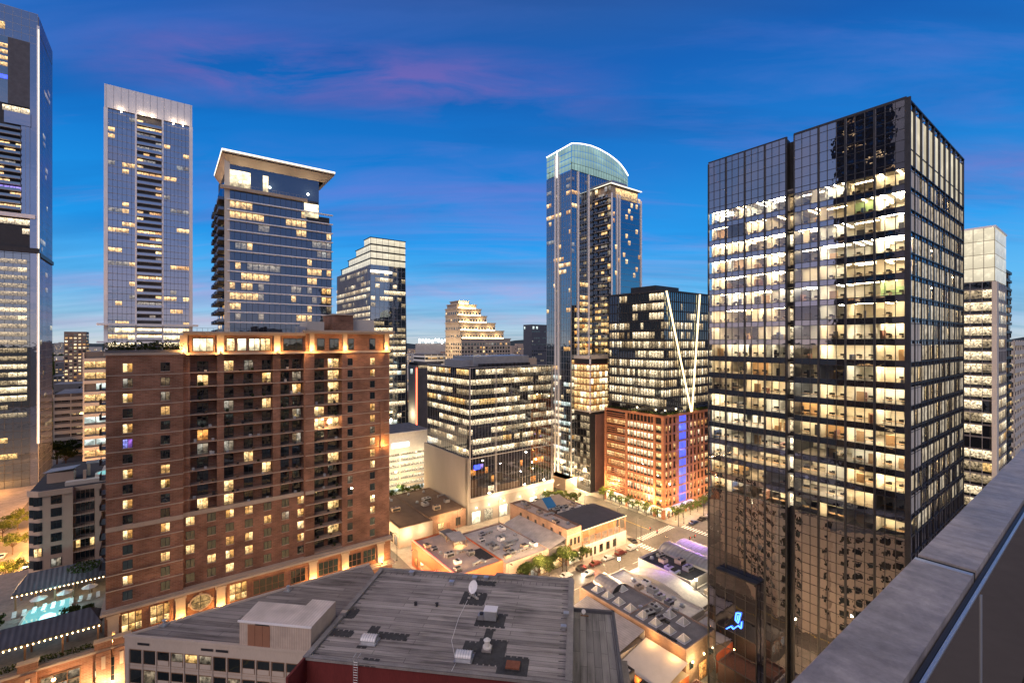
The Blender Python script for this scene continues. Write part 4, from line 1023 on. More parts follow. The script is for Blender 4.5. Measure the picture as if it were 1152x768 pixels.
# ================================================================ TAN APARTMENT BLOCK with roof deck (left)
def tan_block():
    s0, t0 = -26.0, 154.7; W, D, Z = 30.0, 34.0, 40.0
    r = gthing('tan_apartment_block', 'tan stucco apartment block with dark balconies and rooftop hot tub, left of the brick tower', 'apartment block', s0, t0)
    P = G(s0, t0); X = lambda u: lx(P, AX, u)
    m = MB(); ch = 2.2; x1, x2 = X(82), X(107)
    m.prism([(0, ch), (ch, 0), (x1, 0), (x1, 2), (x2, 2), (x2, 0), (x2+1.2, 0), (x2+1.2, 2), (W, 2), (W, D), (0, D)], 0, Z, 'tan_stucco', 'felt_dark'); m.build('wall', r)
    m = MB(); m.prism([(-.3, ch-.2), (ch-.2, -.35), (x1, -.35), (x1, 0), (ch, 0), (0, ch)], Z-.8, Z+.5, 'tan_stucco'); m.prism([(x2, -.3), (x2+1.2, -.3), (x2+1.2, 0), (x2, 0)], Z-.8, Z+.5, 'tan_stucco'); m.build('parapet', r)
    cw = Cells(r); rr = random.Random(21)
    for k in range(7):
        z = 20.0+k*3.0 if k < 7 else 0; z = Z-2.9-k*3.0
        for (a0, a1) in ((X(38), X(47)), (X(57.5), X(69))):
            mt = 'lit_warm' if k == 4 and a0 < X(50) else ('lit_dim' if rr.random() < .12 else 'glass_window')
            mb = MB(); mb.box(a0-.08, a1+.08, -.05, .02, z-.05, z+1.95, 'dark_metal')
            for j in range(2): w_ = (a1-a0)/2; mb.quad((a0+w_*j+.05, -.08, z), (a0+w_*(j+1)-.05, -.08, z), (a0+w_*(j+1)-.05, -.08, z+1.9), (a0+w_*j+.05, -.08, z+1.9), mt)
            cw.add(mb)
        mb = MB(); mb.face([(.15, ch-.25, z), (ch-.25, .15, z), (ch-.25, .15, z+1.9), (.15, ch-.25, z+1.9)], 'glass_window'); mb.v = [(a-.06, b-.06, c) for a, b, c in mb.v]; cw.add(mb)
        mb = MB(); a0, a1 = x1+.3, x2-.3; st = (a1-a0)/4
        for j in range(4): mb.quad((a0+st*j+.05, 1.95, z-.3), (a0+st*(j+1)-.05, 1.95, z-.3), (a0+st*(j+1)-.05, 1.95, z+1.9), (a0+st*j+.05, 1.95, z+1.9), 'lit_amber' if k == 4 and j in (0, 3) else 'glass_window')
        cw.add(mb)
    cw.flush(100)
    bc = Cells(r, 'balcony')
    for k in range(8):
        z = Z-3.5-k*3.0
        for (a, b) in ((x1, x2), (x2+1.2, x2+6)):
            mb = MB(); mb.box(a, b, 0, 2, z-.15, z, 'tan_stucco'); mb.box(a, b, .05, .1, z+.95, z+1.0, 'dark_metal')
            q = a
            while q < b: mb.box(q, q+.04, .05, .09, z, z+.97, 'dark_metal'); q += .3
            bc.add(mb)
    bc.flush(20)
    m = MB(); m.box(6, 22, 4, 6, Z, Z+.9, 'pale_concrete'); m.box(12, 26, 14, 30, Z, Z+.5, 'pale_concrete'); m.build('roof_deck', r)
    m = MB(); m.cyl(14.5, 9.5, 3.4, Z, Z+1.1, 'pale_concrete', 20); m.cyl(14.5, 9.5, 2.9, Z+1.1, Z+1.14, 'pool_water', 20); m.build('hot_tub', r)
    m = MB()
    for (a, b) in ((9.5, 5.5), (19.5, 5.5), (9.5, 13.5), (19.5, 13.5), (14.5, 13.5)): m.box(a-.3, a+.3, b-.3, b+.3, Z, Z+3.2, 'tan_stucco')
    m.box(9, 20, 13, 14, Z+3.2, Z+3.7, 'grey_metal'); m.build('pergola', r)
    m = MB(); m.face([(1, 10, Z+2.6), (7, 8.5, Z+3.3), (8, 13, Z+3.3), (2, 15, Z+2.6)], 'grey_metal'); m.box(2, 7, 9.5, 13.5, Z, Z+2.5, 'tan_stucco'); m.build('stair_canopy', r)
    light('POINT', 'tub_glow', 14.5, 9.5, Z+3, 260, (.5, .9, 1), .6, r); light('POINT', 'deck_glow', 26, 24, Z+3, 300, (1, .6, .25), .4, r)
tan_block()
# ================================================================ OTHER TOWERS
def origin_uY(u, Y): x = (u-CU)/F*Y; return toG(x, Y)
def zv(v, Y): return H-(v-CV)*Y/F

def curved_left_tower():      # L1, at the left edge
    s0, t0 = -54.0-46, 347.0; W, D, Z = 46.0, 36.0, 249.0; X = lambda u: lx(G(s0, t0), AX, u)
    r = gthing('glass_skyscraper', 'pale glass skyscraper cut by the left edge, a line of light down its corner', 'skyscraper', s0, t0)
    z1, z2 = zv(248, 245), zv(282, 245)
    m = MB(); m.box(0, W, 0, D, 0, Z-12, 'dark_metal', 'felt_grey'); m.build('core_wall', r)
    # pale crown panels and slate flank panel
    m = MB(); pane('S', W, D, 0, W, Z-16, Z, 'glass_pale', .3, m); pane('E', W, D, 0, D, Z-9, Z-1, 'glass_pale', .3, m)
    grid_lines(m, 'S', W, D, Z-16, Z, 4, 3, 'grey_metal', depth=.4); grid_lines(m, 'E', W, D, Z-9, Z-1, 4, 3, 'grey_metal', depth=.4); m.build('crown', r)
    m = MB(); pane('S', W, D, X(9), W-3, zv(118, 240), Z-16, 'awning_slate', .35, m); m.build('flank_panel', r)
    m = MB(); pane('S', W, D, W-3, W, 0, Z-16, 'glass_pale', .3, m); pane('S', W, D, X(-5), X(9), zv(118, 240), Z-16, 'glass_blue', .3, m)
    pane('S', W, D, X(24), W-3, z1+2, zv(125, 240), 'glass_pale', .5, m); pane('S', W, D, X(5), X(35), zv(140, 240), zv(125, 240), 'glass_pale', .9, m)
    pane('S', W, D, 0, W-3, 0, z2, 'glass_blue', .3, m); pane('E', W, D, 0, D, 0, Z-9, 'glass_pale', .25, m); m.build('glass_wall', r)
    m = MB(); grid_lines(m, 'E', W, D, 0, Z-9, 4.2, 3.2, 'grey_metal', depth=.35, w=.1, hw=.12); grid_lines(m, 'S', W, D, 0, z2, 4.2, 3.0, 'dark_metal', 0, W-3, depth=.45, w=.1, hw=.2)
    grid_lines(m, 'S', W, D, z1+2, zv(125, 240), 3.2, 2, 'grey_metal', X(24), W-3, depth=.6, w=.1, hw=.1); m.build('mullions', r)
    m = MB(); m.box(W-.4, W+.6, -.6, .5, 22, Z-6, 'white_metal'); m.box(W+.15, W+.5, -.9, -.6, 22, Z-8, 'led_soft'); m.build('corner_light', r)
    m = MB(); m.box(0, W-1, -1.2, 1, z1+.5, z1+2.5, 'white_metal'); m.box(0, W+.6, -1.4, 1, z2-1.5, z2+1.0, 'dark_metal'); m.box(W, W+1, 0, D, z2-3, z2-1, 'dark_metal'); m.build('band', r)
    fc = Cells(r, 'balcony'); z = z1+4
    while z < zv(142, 240):
        mb = MB(); mb.box(0, X(24), -2.2, 0, z, z+.3, 'grey_metal'); mb.box(0, X(24), -2.2, -2.1, z+.3, z+1.4, 'glass_blue'); fc.add(mb); z += 3.2
    fc.flush(40)
    cw = Cells(r); rr = random.Random(31)
    glazing(cw, 'S', W, D, z1+4, zv(142, 240), 3.2, 2.2, lambda f, z, q: [(.28, 'lit_warm'), (.1, 'lit_dim'), (.03, 'lit_purple')], X(-2), X(24), rnd=rr, off=.1)
    glazing(cw, 'S', W, D, z1-9, z1+1, 4.6, 3.2, lambda f, z, q: [(.75, 'lit_office')], X(-2), W-3, rnd=rr, off=.4)
    glazing(cw, 'S', W, D, zv(118, 240)+2, Z-16, 3.2, 3, lambda f, z, q: [(.25, 'lit_warm'), (.1, 'lit_blue')], X(-2), X(9), rnd=rr, off=.4)
    glazing(cw, 'S', W, D, Z-14, Z-6, 6, 4, lambda f, z, q: [(1, 'lit_amber')], X(-2), X(6), rnd=rr, off=.4)
    glazing(cw, 'S', W, D, zv(118, 240)-5, zv(118, 240), 4.5, 3, lambda f, z, q: [(.8, 'lit_office')], X(3), X(34), rnd=rr, off=.95)
    glazing(cw, 'S', W, D, zv(470, 245), z2-2, 4.2, 3, lambda f, z, q: [(.72 if q > .15 else .4, 'lit_office_low'), (.22, 'lit_office')], X(-2), W-4, rnd=rr, off=.5, wh=.55)
    glazing(cw, 'S', W, D, 44, 53, 4.5, 3, lambda f, z, q: [(.9, 'lit_shop')], X(-2), W-4, rnd=rr, off=.5)
    glazing(cw, 'S', W, D, 6, 44, 4.2, 3, lambda f, z, q: [(.12, 'lit_amber'), (.1, 'lit_dim')], X(-2), W-4, rnd=rr, off=.5)
    glazing(cw, 'E', W, D, 6, Z-12, 4.2, 3.2, lambda f, z, q: [(.07, 'lit_office_low')], rnd=rr, off=.35)
    cw.flush(100)
curved_left_tower()

def white_frame_tower():      # L2
    s0, t0 = origin_uY(119.5, 210); W, D, Z = 31.5, 26.0, 192.5; X = lambda u: lx(G(s0, t0), AX, u)
    r = gthing('residential_skyscraper', 'slim residential skyscraper with a white frame round its grey glass front and open middle balconies', 'skyscraper', s0, t0)
    m = MB(); m.box(0, W, 0, D, 0, Z-2, 'dark_concrete', 'felt_grey'); m.build('core_wall', r)
    zt = Z-10.5
    m = MB(); m.box(-.6, W+.6, -1.0, 1.2, zt, Z, 'white_metal'); m.box(-.8, .6, -.9, D, 0, zt, 'white_metal'); m.box(W-.6, W+.8, -.9, D, 0, zt, 'white_metal'); m.box(W-.6, W+.6, 1, D, zt, Z, 'white_metal'); m.box(-.6, .6, 1, D, zt, Z, 'white_metal')
    m.build('frame', r)
    m = MB(); grid_lines(m, 'S', W, D, zt, Z, 2.6, 2.6, 'grey_metal', w=.08, hw=.08, depth=1.06); m.build('panel_joints', r)
    xa, xb = X(153), X(183)
    m = MB(); pane('S', W, D, .6, xa, 3, zt, 'glass_pale', .3, m); pane('S', W, D, xb, W-.6, 3, zt, 'glass_pale', .3, m); m.build('glass_wall', r)
    m = MB(); grid_lines(m, 'S', W, D, 40, zt, 3.05, 1.55, 'dark_metal', .6, xa, w=.09, hw=.30, depth=.42, hmat='grey_metal'); grid_lines(m, 'S', W, D, 40, zt, 3.05, 1.55, 'dark_metal', xb, W-.6, w=.09, hw=.30, depth=.42, hmat='grey_metal')
    m.box(xa-.35, xa+.35, -1.0, 0, 0, zt, 'white_metal'); m.box(xb-.35, xb+.35, -1.0, 0, 0, zt, 'white_metal'); m.build('mullions', r)
    bc = Cells(r, 'balcony'); z = 40
    while z < zt-2:
        mb = MB(); mb.box(xa+.35, xb-.35, -1.2, .1, z, z+.3, 'grey_metal'); mb.box(xa+.35, xb-.35, -1.2, -1.1, z+.3, z+1.35, 'glass_pale'); bc.add(mb); z += 3.05
    bc.flush(60)
    cw = Cells(r); rr = random.Random(41); z0_ = 40
    for (a, b, tab) in ((.6, xa, .22), (xa+.4, xb-.4, .36), (xb+.4, W-.6, .26)):
        glazing(cw, 'S', W, D, z0_, zt-1, 3.05, 2.3, lambda f, z, q, tab=tab: [(tab*(1.3 if q > .45 else .4), 'lit_warm'), (tab*.6*(1 if q > .4 else .2), 'lit_dim')], a, b, rnd=rr, off=.38 if a != xa+.4 else .1)
    glazing(cw, 'S', W, D, zv(392, 212), zv(366, 212), 3.3, 2.3, lambda f, z, q: [(.75, 'lit_shop')], .6, W-.6, rnd=rr, off=.5)
    cw.flush(100)
    m = MB()
    for u in (136, 160, 171, 195, 206): a = X(u); m.box(a-.22, a+.22, -1.35, -1.0, zt+.3, zt+.8, 'lamp_warm')
    m.build('crown_lamp', r)
    for u in (136, 160, 171, 195, 206): light('POINT', 'crown_glow', X(u), -2.6, zt+.5, 200, (1, .75, .5), .3, r)
    m = MB(); z = zv(366, 212); m.box(-3, W+3, -3.5, 1, z, z+.9, 'white_metal'); m.box(-3, W+5, -3.5, 1, z-8, z-7.2, 'white_metal'); m.build('podium_slab', r)
white_frame_tower()

def slab_roof_tower():        # L3
    s0, t0 = origin_uY(257, 170); W, D, Z = 36.6, 42.0, 144.0; X = lambda u: lx(G(s0, t0), AX, u)
    r = gthing('slab_roof_tower', 'dark blue glass apartment tower under a wide tilted cream slab roof', 'apartment tower', s0, t0)
    zs = Z-12; FH = 3.75; xs = X(342)+1
    m = MB(); m.box(0, W-.8, 0, D, 0, zs-5, 'dark_metal', 'felt_grey'); m.box(0, X(359), .5, D-2, zs-5, Z, 'dark_metal'); m.build('core_wall', r)
    m = MB(); zz = Z
    m.prism([(-2.2, -2.8), (W+.6, -2.8), (W+.6, 30), (-2.2, 30)], zz+.4, zz+1.4, 'limestone'); m.f, m.m, m.uv
    m.build('slab_roof', r)
    m = MB(); m.box(-2.3, W+.7, -2.95, -2.8, zz+.9, zz+1.55, 'led_soft'); m.box(-2.35, -2.2, -2.9, 30, zz+.9, zz+1.55, 'led_soft'); m.build('edge_light', r)
    m = MB(); m.quad((-2.1, -2.7, zz-.05), (W+.4, -2.7, zz-.05), (X(359)+2, .3, zz-2.6), (-.2, .3, zz-2.6), 'limestone'); m.quad((-2.1, -2.7, zz-.05), (-.2, .3, zz-2.6), (-.2, 29, zz-2.6), (-2.1, 29, zz-.05), 'limestone'); m.quad((W+.4, -2.7, zz-.05), (W+.4, 20, zz-.05), (X(359)+2, 20, zz-2.6), (X(359)+2, .3, zz-2.6), 'limestone'); m.build('soffit', r)
    m = MB(); m.box(-1.2, .4, -.5, .8, 20, zz-1, 'pale_concrete'); m.box(-2.5, xs, -1.6, 0, zs-.2, zs+.9, 'limestone'); m.build('frame', r)
    m = MB(); pane('S', W, D, 0, xs, 0, zs, 'glass_navy', .3, m); pane('S', W, D, xs, W, 0, zs-8, 'glass_navy', .05, m); pane('S', W, D, 0, X(359), zs+.9, Z-.2, 'glass_navy', -.4, m); pane('W', W, D, 0, D, 0, Z-4, 'glass_navy', .1, m); m.build('glass_wall', r)
    m = MB(); z = zs-FH
    while z > 40:
        m.box(-.4, xs+.2, -1.3, -.3, z-.34, z+.05, 'white_metal'); m.box(xs, W+.4, -1.1, .1, z-.34, z+.02, 'white_metal'); z -= FH
    m.build('floor_band', r)
    m = MB(); grid_lines(m, 'S', W, D, 40, zs, FH, 1.9, 'dark_metal', 0, xs, w=.09, depth=.38, horiz=False); grid_lines(m, 'S', W, D, 40, zs-8, FH, 1.9, 'dark_metal', xs, W, w=.09, depth=.12, horiz=False); m.build('mullions', r)
    bc = Cells(r, 'balcony'); z = zs-FH
    while z > 40:
        for k in range(3):
            y0 = 1.5+k*13; mb = MB(); mb.box(-3.0, 0, y0, y0+8, z-.2, z+.1, 'dark_metal'); mb.box(-3.0, -2.9, y0, y0+8, z+.1, z+1.1, 'glass_navy'); mb.box(-3, 0, y0, y0+.08, z+.1, z+1.1, 'glass_navy'); bc.add(mb)
        z -= FH
    bc.flush(80)
    cw = Cells(r); rr = random.Random(14)
    tb = lambda f, z, q: [((.20 if f < .3 or f > .75 else .06)*(1.5 if q > .5 else .4), 'lit_warm'), (.05, 'lit_dim'), (.01, 'lit_purple')]
    zb = zs-FH*24
    glazing(cw, 'S', W, D, zb, zs-1, FH, 1.9, tb, .2, xs-.2, rnd=rr, off=.36, run=.45)
    glazing(cw, 'S', W, D, zb, zs-8, FH, 1.9, lambda f, z, q: [(.34, 'lit_warm'), (.1, 'lit_dim')], xs+.2, W-.2, rnd=rr, off=.1, run=.45)
    glazing(cw, 'W', W, D, zb, zs-1, FH, 3, lambda f, z, q: [(.42, 'lit_warm'), (.1, 'lit_dim')], rnd=rr, off=.15)
    for (u0, u1) in ((258, 282), (296, 302)): cw.add(pane('S', W, D, X(u0), X(u1), zs+1.4, Z-4.5, 'lit_shop', -.35))
    cw.add(pane('S', W, D, X(342), X(358), zs-6, zs-.5, 'lit_shop', .4))
    cw.flush(100)
    m = MB(); k = 0
    while k < xs: m.box(k, k+.05, -1.5, -1.45, zs+.9, zs+2.0, 'grey_metal'); k += 1.2
    m.box(0, xs, -1.5, -1.45, zs+1.95, zs+2.0, 'grey_metal'); m.build('railing', r)
    for (a, b) in ((4, -1.5), (14, -1.5), (28, -1.5), (-1.8, 8), (-1.8, 20)): light('POINT', 'soffit_glow', a, b, zs+4, 900, (1, .82, .58), .4, r)
    m = MB(); m.box(-4, W+2, -3, D, 66, 68, 'dark_concrete'); m.build('podium_slab', r)
slab_roof_tower()

def sail_tower():             # L4
    s0, t0 = origin_uY(417, 300); W, D, Z = 24.0, 74.0, 144.0
    r = gthing('sail_shaped_tower', 'glass office tower whose lit roof steps down to the left in a curve', 'office tower', s0, t0)
    m = MB(); N_ = 14
    prof = lambda y: Z-7 - 34*(max(0, y-6)/68)**1.35
    for i in range(N_):
        y0, y1 = D*i/N_, D*(i+1)/N_; z = Z-18
        m.box(0.2, W, y0, y1, 0, z, 'dark_metal', 'felt_grey')
    m.build('core_wall', r)
    m = MB()                  # lit crown: floors in steps
    cw = Cells(r, 'crown_window')
    for k in range(4):
        z = Z-4.6*(k+1); ymax = 6+ (k*18.0) if k else 8
        ym = 12+k*17
        m.box(.1, W-.1, .1, ym, z, z+4.2, 'dark_metal', 'grey_metal'); m.box(-.5, W+.3, -.5, ym+.4, z+4.1, z+4.45, 'dark_metal')
        for i in range(int(ym/4)): cw.add(pane('W', W, D, i*4+.1, i*4+3.9, z+.3, z+3.9, 'lit_crown', .1))
        for i in range(6): cw.add(pane('S', W, D, i*4+.1, i*4+3.9, z+.3, z+3.9, 'lit_crown', .1))
    m.build('crown', r); cw.flush(70)
    m = MB()
    for i in range(N_):
        y0, y1 = D*i/N_, D*(i+1)/N_; z = Z-18
        m.quad((-.1, y1, 0), (-.1, y0, 0), (-.1, y0, z), (-.1, y1, z), 'glass_pale')
        for q in (0, .5): m.box(-.5, .1, y0+(y1-y0)*q-.1, y0+(y1-y0)*q+.1, 0, z, 'grey_metal')
    m.quad((-.4, -.1, 0), (W+2, -.1, 0), (W, -.1, Z-18), (-.4, -.1, Z-18), 'glass_blue'); m.quad((W+2, -.1, 0), (W+2, 20, 0), (W, 20, Z-18), (W, -.1, Z-18), 'glass_blue')
    m.build('glass_wall', r)
    m = MB(); grid_lines(m, 'S', W, D, 0, Z-18, 4.1, 3, 'grey_metal', w=.1, hw=.15, depth=.25); m.build('mullions', r)
    cw = Cells(r); rr = random.Random(17)
    glazing(cw, 'W', W, D, 30, Z-19, 4.1, 3, lambda f, z, q: [(.85 if q > .8 else .22, 'lit_office'), (.2, 'lit_office_low')], rnd=rr, off=.2)
    glazing(cw, 'S', W, D, 20, Z-19, 4.1, 3, lambda f, z, q: [(.35 if f > .3 else .12, 'lit_office'), (.25, 'lit_office_low'), (.05, 'lit_cool')], rnd=rr, off=.2, run=.35)
    cw.flush(100)
    m = MB(); m.box(-.3, W*.6, -.35, -.25, Z-23, Z-21.5, 'led_white'); m.build('sign_light', r)
sail_tower()

def stepped_tower():          # C1
    s0, t0 = origin_uY(519, 480); W, D, Z = 62.0, 34.0, 119.0; Y0 = 480; X = lambda u: lx(G(s0, t0), AX, u)
    r = gthing('stepped_stone_tower', 'cream stone tower with golden floodlit terraces stepping down to the right', 'tower', s0, t0)
    levels = [(zv(381, 490), 0, X(574), 0), (zv(372, 490), 0, X(568), 2.5), (zv(363, 490), 0, X(560), 5), (zv(355, 490), 0, X(552), 8), (zv(347, 490), 0, X(547), 10.5), (zv(342, 490), 2, X(543), 13), (zv(338, 490), 6, X(536), 16)]
    zp = 0; wm = MB(); cm = MB(); lm = MB(); cw = Cells(r); rr = random.Random(19)
    for i, (z, xa, xb, ya) in enumerate(levels):
        wm.box(xa, xb, ya if i < 4 else ya, D, zp, z, 'limestone'); cm.box(xa-.7, xb+.7, ya-.7, D+.5, z-.5, z+.6, 'limestone', 'felt_brown')
        zz = zp+1.5 if i else 20
        while zz+3.5 < z+.2:
            n = int((xb-xa)/3.6)
            for k in range(n):
                a = xa+(xb-xa)*(k+.22)/n; b = a+(xb-xa)/n*.55; mt = pick([(.10, 'lit_warm'), (.12, 'lit_dim'), (.78, 'glass_window')], rr)
                mb = MB(); mb.quad((a, ya-.06, zz), (b, ya-.06, zz), (b, ya-.06, zz+2.4), (a, ya-.06, zz+2.4), mt); cw.add(mb)
            n = int((D-ya)/3.6)
            for k in range(n):
                a = ya+(D-ya)*(k+.22)/n; b = a+(D-ya)/n*.5; mt = pick([(.10, 'lit_warm'), (.9, 'glass_window')], rr)
                mb = MB(); mb.quad((xa-.06, b, zz), (xa-.06, a, zz), (xa-.06, a, zz+2.4), (xa-.06, b, zz+2.4), mt); cw.add(mb)
            zz += 4.0
        if i:
            lm.box(xa+2, xb-1, ya-.9, ya-.3, zp+.6, zp+1.1, 'lamp_warm')
            nl = max(2, int((xb-xa)/14))
            for k in range(nl): light('POINT', 'flood_glow', xa+(xb-xa)*(k+.5)/nl, ya-3.2, zp+1.6, 2600, (1, .76, .36), .5, r)
        zp = z
    wm.build('wall', r); cm.build('cornice', r); lm.build('floodlight', r); cw.flush(100)
    for k in range(3): light('POINT', 'flood_glow', -22, 6+k*11, 70, 14000, (1, .74, .42), .5, r)  # added lamps without fixtures, brightening the whole stone body
stepped_tower()

def grey_tower():
    s0, t0 = origin_uY(598, 560); r = gthing('grey_slab_tower', 'plain dark grey slab tower beside the golden stepped tower', 'tower', s0, t0); W, D = 40, 16; Z = zv(365, 565)
    m = MB(); m.box(0, W, 0, D, 0, Z, 'awning_slate'); m.build('wall', r); cw = Cells(r); rr = random.Random(4)
    glazing(cw, 'S', W, D, 10, Z-6, 4, 3.2, lambda f, z, q: [(.12, 'lit_dim'), (.35, 'glass_window')], rnd=rr, wh=.45, margin=.8)
    for f in ('S', 'W'): glazing(cw, f, W, D, Z-7, Z-1, 5.5, 6, lambda f, z, q: [(.5, 'lit_cool')], rnd=rr, margin=1.5)
    cw.flush(80)
    m = MB(); m.box(W-9, W+12, -6, -.5, 0, Z-22, 'pale_concrete'); m.build('side_wing', r)
grey_tower()

def glass_midrise():          # C2
    s0, t0 = 100.5, 163.4; W, D, Z = 46.5, 38.0, 65.0; X = lambda u: lx(G(s0, t0), AX, u)
    r = gthing('glass_office_block', 'mid height dark glass office block with a blank concrete flank and many lit floors, centre', 'office block', s0, t0)
    m = MB(); m.box(.3, W-.2, .3, D-.2, 11, Z-.4, 'dark_metal', 'felt_grey'); m.build('core_wall', r)
    m = MB(); m.box(-.9, 0, 0, D+2, 0, 27.5, 'flank_concrete'); m.box(-.9, .25, -.5, 1.8, 0, 27.7, 'flank_concrete'); m.box(0, W, 0, D, 0, 11, 'flank_concrete'); m.box(0.2, W, -.6, 0, 9.6, 11.1, 'concrete'); m.build('wall', r)
    m = MB(); pane('S', W, D, 0, W, 11, Z, 'glass_dark', .05, m); pane('W', W, D, 0, D, 27.5, Z, 'glass_dark', .05, m); m.build('glass_wall', r)
    m = MB(); grid_lines(m, 'S', W, D, 11, Z, 4.15, 1.55, 'grey_metal', w=.045, hw=.14, depth=.14, hmat='dark_metal'); grid_lines(m, 'W', W, D, 27.5, Z, 4.15, 1.7, 'grey_metal', w=.045, hw=.14, depth=.14, hmat='dark_metal'); m.build('mullions', r)
    m = MB()
    for u in (528.5, 557.5, 620.5): m.box(X(u)-.14, X(u)+.14, -.5, 0, 11, Z+.1, 'grey_metal')
    m.box(-.4, W+.3, -.4, .2, Z-.1, Z+.15, 'grey_metal'); m.box(-.4, .2, 0, D, Z-.1, Z+.15, 'grey_metal'); m.box(-.3, W, -.35, -.1, 27.3, 27.6, 'grey_metal'); m.build('fins', r)
    cw = Cells(r); rr = random.Random(23)
    tb = lambda f, z, q: [(.58 if q > .3 else .30, 'lit_office'), (.22, 'lit_office_low'), (.05, 'lit_amber'), (.004, 'lit_purple')]
    glazing(cw, 'S', W, D, 27.6, Z, 4.15, 1.55, tb, rnd=rr, off=.1, run=.7, wh=.55)
    glazing(cw, 'W', W, D, 27.6, Z, 4.15, 1.7, tb, rnd=rr, off=.1, run=.75, wh=.55)
    glazing(cw, 'S', W, D, 11, 27.4, 4.15, 1.55, lambda f, z, q: [(.04, 'lit_orange'), (.02, 'lit_office')], rnd=rr, off=.1, run=.3)
    for (u, mt) in ((533, 'lit_blue'), (536.5, 'lit_blue'), (540, 'lit_purple')): cw.add(pane('S', W, D, X(u), X(u)+1.5, 22.5, 24.5, mt, .12))
    cw.flush(100)
    dc = Cells(r, 'garage_door')
    for u in (531, 545, 562, 580, 596, 608):
        mb = MB(); a = X(u); mb.box(a-.2, a+4.2, -.05, .02, .2, 5.2, 'grey_metal'); mb.quad((a, -.08, .3), (a+4, -.08, .3), (a+4, -.08, 5), (a, -.08, 5), 'lit_shop' if u in (531, 562, 596) else 'lit_office_low'); dc.add(mb)
    dc.flush(10)
    m = MB()
    for u in (535, 549, 566, 584, 600, 612):
        a = X(u); m.cyl(a, -.75, .18, 6.8, 7.1, 'lamp_warm', 8); light('POINT', 'dock_glow', a, -1.6, 6.8, 330, (1, .86, .55), .2, r)
    m.build('wall_lamp', r)
    m = MB(); m.box(7, 38, 8, 26, Z, Z+4.4, 'grey_metal'); m.box(1.5, 7, 10, 24, Z, Z+3, 'grey_metal'); m.box(38, 43, 8, 12, Z, Z+3, 'canvas_tan')
    for k in range(12): m.box(9+k*2.4, 10.4+k*2.4, 5.5, 7.2, Z, Z+1.2, 'dark_metal')
    m.build('plant_room', r)
glass_midrise()

